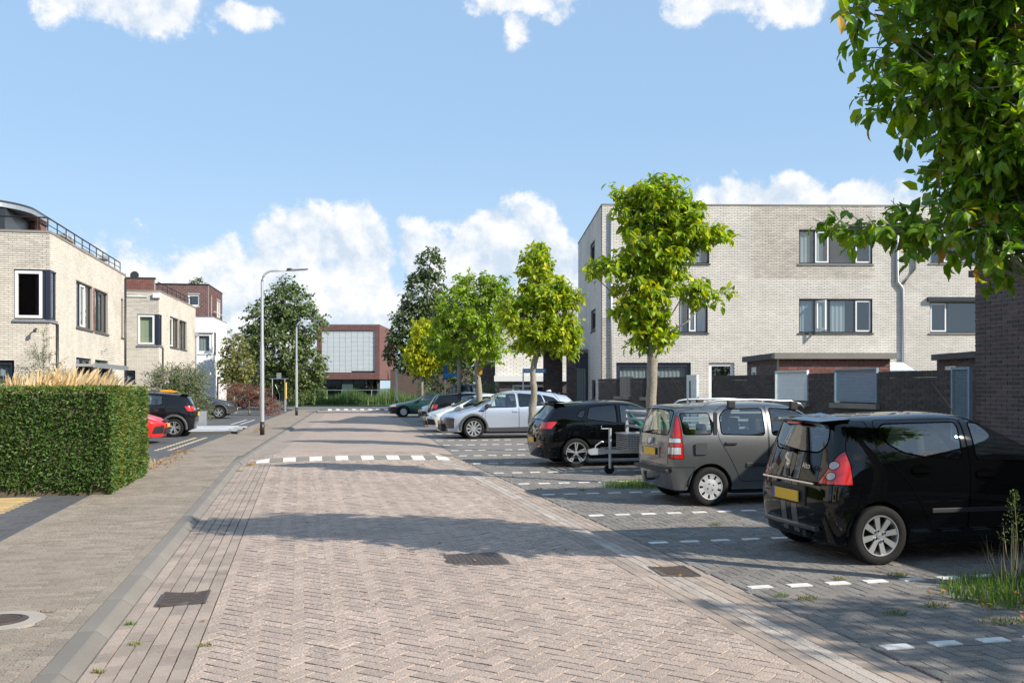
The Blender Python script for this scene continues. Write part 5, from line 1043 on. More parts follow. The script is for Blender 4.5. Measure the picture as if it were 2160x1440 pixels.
    for sg in (1, -1):
        for a, b in ((3, 4), (4, 5)):
            e = bm.edges.get((V[0, a, sg], V[0, b, sg]))
            if e: e[cr] = .55
    me = bpy.data.meshes.new('tmp'); bm.to_mesh(me); bm.free(); o = bpy.data.objects.new('tmp', me); COL.objects.link(o); md = o.modifiers.new('s', 'SUBSURF'); md.levels = p.get('sub', 3); md.render_levels = md.levels
    dg = bpy.context.evaluated_depsgraph_get(); ev = o.evaluated_get(dg); bm = bmesh.new(); bm.from_mesh(ev.to_mesh()); ev.to_mesh_clear(); bpy.data.objects.remove(o); bpy.data.meshes.remove(me); return bm
def make_wheel(parent, x, y, r, width, style, name='wheel'):
    sg = 1 if y > 0 else -1; rim = r * p_rim.get(style, .66); P = lambda u, v, h: (x + u, y + sg * h, r + v); n = 40; w2 = width / 2
    hub = MB(); hub.lathe([(.001, -.02), (rim * .95, -.02), (rim * .95, -w2)], P, 24); wo = hub.build(name, 'underbody', parent)
    ty = MB(); ty.lathe([(rim, -w2 + .01), (rim + .015, -w2), (r * .93, -w2 * 1.02), (r * .985, -w2 * .86), (r, -w2 * .6), (r, w2 * .6), (r * .985, w2 * .86), (r * .93, w2 * 1.02), (rim + .015, w2), (rim, w2 - .012)], P, n); ty.build('tyre', 'rubber', wo, smooth=True)
    rm = MB(); rm.lathe([(rim, w2 - .012), (rim * .985, w2 - .002), (rim * .93, w2 - .004), (rim * .90, w2 - .03), (rim * .88, -.02)], P, n)
    mr = 'alloy'
    def spoke(a, r0, r1, wa, wb, h0, h1, th=.02, mat_i=0):
        ca, sa = math.cos(a), math.sin(a); Q = lambda rr, ww, h: P(ca * rr - sa * ww, sa * rr + ca * ww, h); rm.mi = mat_i
        rm.add([Q(r0, -wa, h0), Q(r0, wa, h0), Q(r1, wb, h1), Q(r1, -wb, h1), Q(r0, -wa, h0 - th), Q(r0, wa, h0 - th), Q(r1, wb, h1 - th), Q(r1, -wb, h1 - th)], [(0, 1, 2, 3), (0, 4, 5, 1), (1, 5, 6, 2), (2, 6, 7, 3), (3, 7, 4, 0)]); rm.mi = 0
    h = w2 - .025
    if style == 'eight': [spoke(k * math.pi / 4 + .2, rim * .16, rim * .95, rim * .10, rim * .15, h, w2 - .008) for k in range(8)]
    elif style == 'star': [spoke(k * 2 * math.pi / 5 + .3 + s, rim * .12, rim * .95, rim * .05, rim * .06, h, w2 - .008) for k in range(5) for s in (-.13, .13)]
    elif style == 'five': [spoke(k * 2 * math.pi / 5 + .5 + s, rim * .12, rim * .94, rim * .07, rim * .08, h, w2 - .008) for k in range(5) for s in (-.2, .2)]
    elif style == 'multi': [spoke(k * 2 * math.pi / 10, rim * .12, rim * .95, rim * .06, rim * .12, h, w2 - .008) for k in range(10)]
    elif style == 'hubcap': rm.lathe([(.001, w2 - .002), (rim * .3, w2 - .004), (rim * .62, w2 - .012)], P, n); [spoke(k * 2 * math.pi / 9, rim * .55, rim * .95, rim * .13, rim * .24, w2 - .012, w2 - .006) for k in range(9)]
    elif style == 'steel': rm.lathe([(.001, w2 - .006), (rim * .9, w2 - .012)], P, n)
    rm.lathe([(.001, w2 - .016), (rim * .15, w2 - .018), (rim * .17, w2 - .04)], P, 16)
    rm.build('rim', ['hubcap' if style in ('hubcap', 'steel') else 'alloy'], wo, smooth=False)
    if style in ('eight', 'hubcap'):
        for k in range(4): b = MB(); a = k * math.pi / 2 + .5; b.lathe([(.001, w2 - .002), (.012, w2 - .002), (.014, w2 - .02)], lambda u, v, hh: P(math.cos(a) * rim * .27 + u, math.sin(a) * rim * .27 + v, hh), 8); b.build('wheel_nut', 'trim' if style == 'hubcap' else 'chrome', wo)
    dk = MB(); dk.lathe([(.001, .0), (rim * .88, .0)], P, 24); dk.build('brake_disc', 'alloy_dark', wo)
    return wo
p_rim = {'hubcap': .66, 'star': .74, 'multi': .72, 'eight': .69, 'five': .68, 'steel': .62}
def car(p, name, label, loc, rz, group='cars parked along the street'):
    """local frame: rear axle centre at the origin, nose towards +x"""
    t = thing(name, label, p.get('cat', 'car'), loc, rz, group); bm = cage(p); hw = p['W'] / 2; ro = p['ro']; wb = p['wb']; r = p['wr']; L = p['L']; ar = r + p.get('arch', .055)
    side = lambda c: abs(c.y) > hw * .55
    arches = [[(ax + ar * math.cos(k * math.pi / 14), r + ar * math.sin(k * math.pi / 14)) for k in range(15)] + [(ax - ar, 0), (ax + ar, 0)] for ax in (ro, ro + wb)]
    regs = []                                               # (name, poly, axis, cond, material, side split)
    for a in arches: regs.append(('DEL', a, 'y', lambda c: abs(c.y) > hw * .5, None))
    for q in p['regions']: regs.append(q)
    regs = [q if len(q) > 5 else q + (None,) for q in regs]
    for (nm, poly, ax, cond, mt, ex) in regs:
        cut(bm, poly, ax, cond)
        if ex: cut(bm, ex[0], ex[1], cond)
    bmesh.ops.remove_doubles(bm, verts=bm.verts, dist=1e-5)
    bm.verts.index_update(); bm.faces.index_update(); bm.normal_update(); fid = {}
    names = ['body']; 
    for f in bm.faces:
        c = f.calc_center_median(); k = 0; c2 = {'y': (c.x, c.z), 'x': (c.y, c.z), 'z': (c.x, c.y)}
        for n_, (nm, poly, ax, cond, mt, ex) in enumerate(regs):
            if cond(c) and inpoly(c2[ax], poly) and (not ex or inpoly(c2[ex[1]], ex[0])): k = n_ + 1
        fid[f.index] = k if k == 0 or regs[k - 1][2] in 'xz' and not regs[k - 1][0].endswith('*') else (k if c.y < 0 else k + 1000)
    dl = {n_ + 1 for n_, q in enumerate(regs) if q[0] == 'DEL'}; groups = {}
    off = Vector((ro, 0, 0)); VN = [v.normal.copy() for v in bm.verts]
    for f in bm.faces:
        k = fid[f.index]
        if k % 1000 in dl: continue
        groups.setdefault(k, []).append(f)
    def sub(fs, nm, mt, parent):
        ids = {}; vs = []; nn = []; fc = []
        for f in fs:
            q = []
            for v in f.verts:
                if v.index not in ids: ids[v.index] = len(vs); vs.append(v.co - off); nn.append(VN[v.index])
                q.append(ids[v.index])
            fc.append(q)
        me = bpy.data.meshes.new(nm); me.from_pydata(vs, [], fc); me.materials.append(MATS[mt]); me.polygons.foreach_set('use_smooth', [True] * len(fc)); me.update(); me.normals_split_custom_set_from_vertices(nn)
        o = bpy.data.objects.new(nm, me); link(o, parent); return o
    objs = {}
    for k in sorted(groups):
        q = None if k == 0 else regs[k % 1000 - 1]; nm = 'body' if q is None else q[0].rstrip('*').split('>')[-1]; mt = p['paint'] if q is None else q[4]; par = t
        if q is not None and '>' in q[0]:
            pn = q[0].split('>')[0]
            for k2, o2 in objs.items():
                if k2 and regs[k2 % 1000 - 1][0].rstrip('*') == pn and (k2 >= 1000) == (k >= 1000): par = o2
        objs[k] = sub(groups[k], nm, mt, par)
    # panel gaps and window rubbers
    gp = MB(); rus = {}
    for e in bm.edges:
        if len(e.link_faces) != 2: continue
        a, b = (fid[f.index] for f in e.link_faces)
        if a == b or a % 1000 in dl or b % 1000 in dl: continue
        ms = [p['paint'] if k == 0 else regs[k % 1000 - 1][4] for k in (a, b)]; v1, v2 = e.verts; d = (v2.co - v1.co)
        if d.length < 1e-5: continue
        isg = any('glass' in m_ for m_ in ms); w = .008 if isg else .0035; n_ = (e.link_faces[0].normal + e.link_faces[1].normal).normalized(); s = d.cross(n_).normalized() * w; o_ = n_ * (.002 if isg else .0012)
        gk = a if 'glass' in ms[0] else b
        (rus.setdefault(gk, MB()) if isg else gp).add([v1.co - off - s + o_, v1.co - off + s + o_, v2.co - off + s + o_, v2.co - off - s + o_], [(0, 1, 2, 3)])
    bm.free()
    if gp.f: gp.build('panel_gaps', 'gap', t)
    for k, ru in rus.items(): ru.build('window_rubber', 'gap', objs[k].parent)
    # inside and underneath
    X = lambda x: x - ro; m = MB(); m.box(X(.25), X(L - .35), -hw * .62, hw * .62, .17, .36); m.box(X(.2), X(ro - ar - .02), -hw * .80, hw * .80, .2, .36); m.box(X(ro + ar + .03), X(ro + wb - ar - .03), -hw * .88, hw * .88, .18, .34); m.box(X(ro + wb + ar), X(L - .3), -hw * .62, hw * .62, .2, .36); m.build('underbody', 'underbody', t)
    for ax in (0, wb):
        for sg in (-1, 1):
            m = MB(); n = 14; vs = []
            for k in range(n + 1):
                a = math.pi * k / n
                for yy in (hw * .60, hw * .965): vs.append((ax + (ar + .004) * math.cos(a), sg * yy, r + (ar + .004) * math.sin(a)))
            m.add(vs, [(2 * k, 2 * k + 1, 2 * k + 3, 2 * k + 2) for k in range(n)]); m.add([(ax + (ar + .01) * math.cos(math.pi * k / n), sg * hw * .60, r + (ar + .01) * math.sin(math.pi * k / n)) for k in range(n + 1)], [tuple(range(n + 1))]); m.build('wheel_arch_liner', 'underbody', t)
            make_wheel(t, ax, sg * (hw * .985 - p.get('tw', .17) / 2), r, p.get('tw', .17), p['wheel'])
            if p.get('flare'):
                m = MB(); vs = []
                for k in range(n + 1):
                    a = math.pi * (k / n * 1.1 - .05); c_, s_ = math.cos(a), math.sin(a)
                    for rr_, yy in ((ar - .005, hw * .985), (ar + .01, hw * 1.012), (ar + .075, hw * 1.008), (ar + .085, hw * .98)): vs.append((ax + rr_ * c_, sg * yy, r + rr_ * s_))
                m.add(vs, [(4 * k + j, 4 * k + j + 1, 4 * k + j + 5, 4 * k + j + 4) for k in range(n) for j in range(3)]); m.build('arch_cladding', p['flare'], t, smooth=True)
    if p.get('interior', True):
        sx = X(p['roof_f'][0] - .55)
        def seat(x, y, w, back=.62):
            m = MB(); bz = .42
            m.box(x, x + .46, y - w / 2, y + w / 2, bz - .1, bz + .06); m.prism([(x - .02, bz), (x + .12, bz), (x - .06, bz + back), (x - .16, bz + back)], lambda u, v, h: (u, h, v), y - w / 2, y + w / 2); o = m.build('seat', 'seat', t); bevel(o, .03, 2)
            for yy in ((y,) if w < .7 else (y - .33, y + .33)):
                m = MB(); m.prism([(x - .17, bz + back + .03), (x - .07, bz + back + .03), (x - .10, bz + back + .22), (x - .18, bz + back + .22)], lambda u, v, h: (u, h, v), yy - .12, yy + .12); h_ = m.build('headrest', 'seat', o); bevel(h_, .03, 2)
        for yy in (-.36, .36): seat(sx, yy * hw / .8, .48)
        seat(X(ro + .18), 0, hw * 1.35, .55); m = MB(); m.prism([(X(p['cowl'][0] - .45), .62), (X(p['cowl'][0] - .05), .62), (X(p['cowl'][0] - .02), p['cowl'][1] - .09), (X(p['cowl'][0] - .38), p['cowl'][1] - .07)], lambda u, v, h: (u, h, v), -hw * .8, hw * .8); m.build('dashboard', 'trim', t)
        m = MB(); cx = X(p['cowl'][0] - .55); m.lathe([(.17 + .014 * math.cos(a), .014 * math.sin(a)) for a in np.linspace(0, 5.5, 7)], lambda u, v, h: (cx + v * .45 + h, hw * .44 + u, .86 + v * .9), 20, True); m.build('steering_wheel', 'trim', t)
    for sg in (-1, 1):                                            # mirrors and door handles
        mx, mz = p['mirror']; m = MB(); y0 = hw * .93 * sg; m.prism([(X(mx), mz - .06), (X(mx) + .12, mz - .05), (X(mx) + .16, mz + .02), (X(mx) + .08, mz + .09), (X(mx), mz + .08)], lambda u, v, h: (u, y0 + sg * h, v), .0, .2); o = m.build('mirror', p.get('mirror_mat', p['paint']), t); bevel(o, .03, 2)
        for hx, hz, nm in p.get('handles', []):
            dr = [o2 for k2, o2 in objs.items() if k2 and regs[k2 % 1000 - 1][0] == nm and (k2 < 1000) == (sg < 0)]; par = dr[0] if dr else t
            m = MB(); yy = sg * (hw * .985); m.box(X(hx) - .09, X(hx) + .09, min(yy, yy + sg * .02), max(yy, yy + sg * .02), hz - .022, hz + .022); o = m.build('handle', p.get('handle_mat', p['paint']), par); bevel(o, .012, 2)
            if p.get('handle_cup'): m = MB(); m.prism([(X(hx) + .11 * math.cos(a), hz + .065 * math.sin(a)) for a in np.linspace(0, 6.28, 16)[:-1]], lambda u, v, h: (u, h * sg, v), hw * .965, hw * .988); m.build('handle_recess', 'gap', par)
    if p.get('extra'): p['extra'](t, p, X, hw)
    return t
def plate(t, x, z, face=-1, w=.52, tilt=0.0, y=0.0):
    m = MB(); m.box(min(x, x + face * .012), max(x, x + face * .012), y - w / 2, y + w / 2, z - .055, z + .055); o = m.build('number_plate', 'plate_yellow', t)
    m = MB(); e = x + face * .012; m.box(min(e, e + face * .002), max(e, e + face * .002), y + face * -w / 2 if face > 0 else y + w / 2 - .045, (y - w / 2 + .045) if face > 0 else y + w / 2, z - .052, z + .052); m.build('plate_band', 'plate_blue', o); return o
def sidewin(rear, front, z0r, z0f, z1r, z1f): return [(rear[0], z0r), (front[0], z0f), (front[1], z1f), (rear[1], z1r)]
def std_regions(p, fd, rd, qw=None, rwin=None, wind=None, gl=('car_glass', 'car_glass')):
    """fd, rd = (door outline, window outline); rwin in (y, z); wind in (x, y)"""
    hw = p['W'] / 2; sd = lambda c: abs(c.y) > hw * .5 and c.z < p['H'] - .06; P = p['paint']; out = []
    for nm, q, g_ in (('front_door', fd, gl[0]), ('rear_door', rd, gl[1])):
        if not q: continue
        out.append((nm, rpoly(q[0], .05), 'y', sd, P)); out.append((nm + '>window', rpoly(q[1], .05), 'y', sd, g_))
    if qw: out.append(('quarter_window*', rpoly(qw, .04), 'y', sd, gl[1]))
    if wind: out.append(('windscreen', rpoly(wind, .06), 'z', lambda c: c.z > p['cowl'][1] - .05 and c.x > p['roof_f'][0] - .02, gl[0]))
    return out
def mirror2(poly): return [(-a, b) for a, b in poly][::-1]
def lights(nm, yz, xz, mt, cond, r=.03):
    """a lamp on both corners: outline seen from the end (y, z) and from the side (x, z)"""
    return [(nm, rpoly(q, r), 'x', (lambda c, s=s: cond(c) and c.y * s > 0), mt, (rpoly(xz, .02), 'y')) for q, s in ((yz, 1), (mirror2(yz), -1))]
def rear_set(p, gate, win, bump_z, glassn='car_glass', xlim=.5, bump_mat=None):
    rr = lambda c: c.x < xlim; out = [('tailgate', rpoly(gate + mirror2(gate), .06), 'x', rr, p['paint']), ('tailgate>rear_window', rpoly(win + mirror2(win), .07), 'x', rr, glassn)]
    out.append(('rear_bumper', [(-1.2, .05), (1.2, .05), (1.2, bump_z), (-1.2, bump_z)], 'x', lambda c: c.x < .38 and c.z < bump_z + .05, bump_mat or p['paint'], ([(-.3, .05), (p['ro'] - p['wr'] - .12, .05), (.36, bump_z), (-.3, bump_z)], 'y'))); return out
def stub(nm, mt, boxes, t, bev=.01):
    m = MB()
    for b in boxes: m.box(*b)
    o = m.build(nm, mt, t)
    if bev: bevel(o, bev, 2)
    return o
def fin(t, x, z): m = MB(); m.tube([(x, 0, z), (x - .28, 0, z + .33)], [.006, .003], 5); m.build('antenna', 'trim', t)
def text_part(t, s, size, loc, rot, mt, ext=.003):
    cu = bpy.data.curves.new('lettering', 'FONT'); cu.body = s; cu.size = size; cu.extrude = ext; cu.align_x = 'CENTER'; cu.shear = .25; o = bpy.data.objects.new('tmp', cu); COL.objects.link(o)
    dg = bpy.context.evaluated_depsgraph_get(); me = bpy.data.meshes.new_from_object(o.evaluated_get(dg)); bpy.data.objects.remove(o); me.materials.clear(); me.materials.append(MATS[mt]); o = bpy.data.objects.new('lettering', me); link(o, t); o.location = loc; o.rotation_euler = rot; return o
# ---- small black five door hatchback, nearest
A = dict(L=3.52, W=1.61, H=1.475, wb=2.36, ro=.53, wr=.292, tw=.17, sill=.21, zm=.62, roof_r=(.19, 1.45), roof_m=(1.0, 1.495), roof_f=(1.88, 1.425), cowl=(2.76, .98), hood=(3.34, .82), belt=(1.03, .94), rear=(.07, -.02, .10), front=(3.44, 3.55, 3.42), paint='paint_black', wheel='eight', rw=.78, mirror=(2.48, 1.02), handles=[(1.70, .87, 'front_door'), (.98, .92, 'rear_door')], handle_mat='paint_black', handle_cup=True, arch=.045, rplan=.90, rplan2=.86, crease=.3)
A['regions'] = std_regions(A, ([(1.525, .33), (2.48, .33), (2.60, .6), (2.60, .97), (2.08, 1.38), (1.56, 1.425)], [(1.62, 1.015), (2.50, .98), (2.0, 1.345), (1.64, 1.39)]), ([(.84, .80), (1.0, .55), (1.12, .33), (1.515, .33), (1.55, 1.425), (.58, 1.41), (.52, 1.15), (.66, .98)], [(.64, 1.20), (.80, 1.10), (1.02, 1.055), (1.46, 1.025), (1.50, 1.39), (.66, 1.375), (.58, 1.30)]), wind=[(1.96, -.52), (2.78, -.64), (2.78, .64), (1.96, .52)]) + \
    rear_set(A, [(0, .795), (.56, .795), (.70, 1.06), (.60, 1.40), (0, 1.41)], [(0, 1.085), (.42, 1.085), (.52, 1.18), (.48, 1.375), (0, 1.385)], .79) + \
    lights('taillight*', [(.50, .79), (.58, .90), (.66, 1.08), (.71, 1.16), (.90, 1.16), (.90, .79)], [(-.3, .77), (.25, .77), (.24, .98), (.20, 1.17), (-.3, 1.17)], 'lamp_red', lambda c: c.x < .4) + \
    [q for z_ in (.975, .87) for q in lights('taillight>lens*', [(.645 + .05 * math.cos(a), z_ + .042 * math.sin(a)) for a in np.linspace(0, 6.28, 13)[:-1]], [(-.3, .5), (.5, .5), (.5, 1.3), (-.3, 1.3)], 'lamp_lens', lambda c: c.x < .4, .005)] + \
    [('tailgate>stripe', [(a, .80), (b, .80), (b, 1.08), (a, 1.08)], 'x', lambda c: c.x < .3, 'stripe_grey') for a, b in ((.05, .17), (-.17, -.05))] + [('rear_bumper>stripe', [(a, .25), (b, .25), (b, .785), (a, .785)], 'x', lambda c: c.x < .3, 'stripe_grey') for a, b in ((.05, .17), (-.17, -.05))] + \
    [('fuel_flap', [(1.2, .2), (1.2, .2001), (1.2001, .2)], 'y', lambda c: False, 'gap')]
A['regions'].pop()
def alto_extra(t, p, X, hw):
    m = MB(); m.add([(X(.02), -.52, 1.40), (X(-.02), 0, 1.415), (X(.02), .52, 1.40), (X(.34), .56, 1.425), (X(.34), 0, 1.475), (X(.34), -.56, 1.425), (X(.06), -.51, 1.37), (X(.02), 0, 1.385), (X(.06), .51, 1.37), (X(.34), .55, 1.40), (X(.34), 0, 1.45), (X(.34), -.55, 1.40)], [(0, 1, 4, 5), (1, 2, 3, 4), (0, 6, 7, 1), (1, 7, 8, 2), (6, 11, 10, 7), (7, 10, 9, 8), (0, 5, 11, 6), (2, 8, 9, 3)]); o = m.build('spoiler', 'paint_black', t); bevel(o, .008, 2); stub('brake_lamp', 'lamp_red', [(X(.03), X(.06), -.13, .13, 1.365, 1.385)], o, 0)
    plate(t, X(-.055), .635); stub('plate_recess', 'trim', [(X(-.035), X(.02), -.34, .34, .55, .74)], t, .01)
    for s in (1, -1):
        stub('side_moulding', 'trim', [(X(1.10), X(2.5), s * hw * .985 - .008, s * hw * .985 + .012, .50, .545)], t, .006)
    stub('chrome_strip', 'chrome', [(X(-.045), X(-.028), -.52, .52, .775, .795)], t, .004); stub('rear_lip', 'paint_slate', [(X(-.03), X(.06), -.52, .52, .31, .36)], t, .012)
    m = MB(); m.tube([(X(-.03), -.33, .27), (X(.3), -.33, .28)], .035, 12); m.build('exhaust_pipe', 'alloy_dark', t)
    m = MB(); m.tube([(X(.03), .05, 1.10), (X(.06), .34, 1.13)], [.014, .008], 6); m.box(X(-.01), X(.05), .0, .08, 1.07, 1.11); m.build('rear_wiper', 'trim', t); fin(t, X(1.95), 1.47)
    text_part(t, 'Alto', .085, (X(-.028), -.36, .93), (R(90), 0, R(-90)), 'chrome')
    S = MB(); q = [(-.045, .012), (0, .055), (.045, .022), (.022, .006), (0, .026), (-.018, .012), (.045, -.012), (0, -.055), (-.045, -.022), (-.022, -.006), (0, -.026), (.018, -.012)]
    S.add([(X(-.034), -u, 1.0 + v * 1.3) for u, v in [(-.05, .02), (0, .06), (.035, .035), (0, .03), (-.02, .02), (.045, -.012), (.02, -.03), (-.05, .005)]], [(0, 1, 2, 3, 4), (0, 4, 5, 6, 7)]); S.add([(X(-.034), -u, 1.0 + v * 1.3) for u, v in [(.05, -.02), (0, -.06), (-.035, -.035), (0, -.03), (.02, -.02)]], [(0, 1, 2, 3, 4)]); S.build('emblem', 'chrome', t)
    stub('keyhole', 'trim', [(X(-.04), X(-.02), -.03, .03, .82, .90)], t, 0)
A['extra'] = alto_extra
car(A, 'black_hatchback', 'nearest small black hatchback with red tail lights and grey stripes', (5.53, 9.05, 0), 0)
# ---- grey boxy hatchback with roof rails
B_ = dict(L=3.54, W=1.59, H=1.53, wb=2.30, ro=.60, wr=.287, tw=.165, sill=.24, zm=.66, roof_r=(.12, 1.475), roof_m=(1.2, 1.535), roof_f=(2.18, 1.47), cowl=(2.78, 1.04), hood=(3.38, .88), belt=(1.03, .99), rear=(.08, -.02, .03), front=(3.45, 3.56, 3.45), paint='paint_grey', wheel='hubcap', rw=.80, mirror=(2.45, 1.06), mirror_mat='trim', handles=[(1.70, .90, 'front_door'), (.92, .92, 'rear_door')], handle_mat='trim', arch=.055, rplan=.93, rplan2=.92, rbow=.04, crease=.3)
B_['regions'] = std_regions(B_, ([(1.525, .36), (2.45, .36), (2.58, .7), (2.55, 1.02), (2.12, 1.44), (1.545, 1.47)], [(1.59, 1.03), (2.46, 1.02), (2.09, 1.40), (1.60, 1.43)]), ([(.74, .98), (.90, .72), (1.02, .50), (1.08, .36), (1.51, .36), (1.53, 1.47), (.86, 1.455), (.70, 1.36)], [(.78, 1.05), (1.47, 1.03), (1.48, 1.43), (.90, 1.415), (.78, 1.31)]), qw=[(.20, 1.05), (.63, 1.05), (.63, 1.36), (.18, 1.36)], wind=[(2.22, -.54), (2.82, -.66), (2.82, .66), (2.22, .54)]) + \
    rear_set(B_, [(0, .60), (.60, .60), (.62, 1.0), (.58, 1.43), (0, 1.45)], [(0, 1.04), (.575, 1.04), (.55, 1.40), (0, 1.42)], .575) + \
    lights('taillight*', [(.63, .70), (.64, 1.05), (.60, 1.42), (.9, 1.42), (.9, .70)], [(-.3, .69), (.19, .69), (.17, 1.1), (.15, 1.43), (-.3, 1.43)], 'lamp_red', lambda c: c.x < .4) + [q for z0, z1 in ((.76, .87), (.93, 1.0)) for q in lights('taillight>lens*', [(.60, z0), (.60, z1), (.9, z1), (.9, z0)], [(-.3, .5), (.16, .5), (.15, 1.3), (-.3, 1.3)], 'lamp_clear', lambda c: c.x < .4, .01)]
def panda_extra(t, p, X, hw):
    plate(t, X(-.055), .78); stub('plate_recess', 'paint_grey', [(X(-.04), X(.02), -.36, .36, .70, .86)], t, .012); stub('bumper_strip', 'trim', [(X(-.065), X(.05), -.66, .66, .49, .545)], t, .015)
    for s in (1, -1):
        stub('side_moulding', 'trim', [(X(1.16), X(2.6), s * hw * .99 - .01, s * hw * .99 + .014, .57, .63)], t, .008)
        rl = MB(); y = s * .57; rl.tube([(X(.55), y, 1.45), (X(.66), y, 1.525), (X(.8), y, 1.545), (X(1.4), y, 1.555), (X(2.0), y, 1.53), (X(2.15), y, 1.49), (X(2.22), y, 1.42)], [.012, .016, .016, .016, .016, .014, .012], 8); rl.build('roof_rail', 'alloy', t, smooth=True); stub('rail_foot', 'trim', [(X(.96), X(1.08), y - .03, y + .03, 1.43, 1.54), (X(1.98), X(2.1), y - .03, y + .03, 1.40, 1.53)], t, .015)
        stub('quarter_trim', 'trim', [(X(.655), X(.715), s * .745 - .012, s * .745 + .012, 1.04, 1.37)], t, .004)
    m = MB(); m.tube([(X(-.02), .28, 1.05), (X(.0), -.02, 1.09)], [.014, .008], 6); m.build('rear_wiper', 'trim', t); fin(t, X(.62), 1.50)
    m = MB(); m.lathe([(.001, .004), (.05, .004), (.055, -.01)], lambda u, v, h: (X(-.055) - h, u, .94 + v), 18); m.build('emblem', 'chrome', t)
    m = MB(); m.tube([(X(.1), 0, .36), (X(-.1), 0, .34), (X(-.12), 0, .42)], .02, 8); m.tube([(X(-.12), 0, .42), (X(-.12), 0, .47)], .028, 8); m.build('tow_bar', 'trim', t)
    m = MB(); m.prism(rpoly([(X(.36), .76), (X(.54), .76), (X(.54), .93), (X(.36), .93)], .02), lambda u, v, h: (u, -h, v), hw * .985, hw * 1.0); m.build('fuel_flap', 'paint_grey', t)
B_['extra'] = panda_extra
car(B_, 'grey_hatchback', 'boxy metallic grey hatchback with silver roof rails', (5.84, 13.66, 0), 0)
# ---- black sporty hatchback
C_ = dict(L=4.08, W=1.70, H=1.445, wb=2.47, ro=.76, wr=.315, tw=.20, sill=.2, zm=.60, roof_r=(.40, 1.38), roof_m=(1.5, 1.45), roof_f=(2.35, 1.37), cowl=(3.12, .97), hood=(3.88, .77), belt=(1.0, .90), rear=(.08, -.02, .09), front=(3.98, 4.08, 3.95), paint='paint_black', wheel='star', mirror=(2.85, .98), handles=[(1.90, .84, 'front_door'), (1.12, .88, 'rear_door')], arch=.05, rplan=.90, rplan2=.83, crease=.45, rw=.74)
C_['regions'] = std_regions(C_, ([(1.70, .32), (2.70, .32), (2.90, .6), (2.88, .93), (2.34, 1.35), (1.73, 1.38)], [(1.78, .95), (2.80, .93), (2.32, 1.31), (1.80, 1.35)]), ([(1.0, .80), (1.14, .55), (1.27, .32), (1.685, .32), (1.715, 1.38), (1.04, 1.33), (.88, 1.06)], [(1.0, 1.04), (1.69, .955), (1.70, 1.35), (1.10, 1.30)]), qw=[(.78, 1.10), (.92, 1.05), (1.02, 1.25), (.88, 1.22)], wind=[(2.4, -.5), (3.14, -.64), (3.14, .64), (2.4, .5)], gl=('car_glass', 'car_glass_dark')) + \
    rear_set(C_, [(0, .72), (.52, .72), (.60, .98), (.56, 1.37), (0, 1.38)], [(0, 1.02), (.56, 1.02), (.50, 1.34), (0, 1.35)], .70, 'car_glass_dark', xlim=.62) + \
    lights('taillight*', [(.44, .82), (.50, .98), (.9, 1.0), (.9, .84)], [(-.3, .8), (.20, .82), (.36, 1.0), (-.3, 1.02)], 'lamp_red', lambda c: c.x < .5)
def ibiza_extra(t, p, X, hw):
    plate(t, X(-.05), .58); stub('reflector', 'lamp_red', [(X(-.02), X(.04), -.66, -.46, .44, .465), (X(-.02), X(.04), .46, .66, .44, .465)], t, .004)
    for s in (1, -1): stub('side_moulding', 'trim', [(X(1.3), X(2.9), s * hw * .98 - .006, s * hw * .98 + .008, .40, .43)], t, .004)
    m = MB(); m.add([(X(.30), -.55, 1.385), (X(.30), .55, 1.385), (X(.6), .58, 1.42), (X(.6), -.58, 1.42), (X(.36), -.54, 1.35), (X(.36), .54, 1.35)], [(0, 1, 2, 3), (0, 4, 5, 1)]); m.build('spoiler', 'paint_black', t); m = MB(); m.tube([(X(.1), .0, 1.03), (X(.14), -.3, 1.05)], [.013, .007], 6); m.build('rear_wiper', 'trim', t); fin(t, X(.62), 1.42)
C_['extra'] = ibiza_extra
car(C_, 'black_hatchback', 'black hatchback with star wheels next to the grey trailer', (5.82, 20.56, 0), 0)
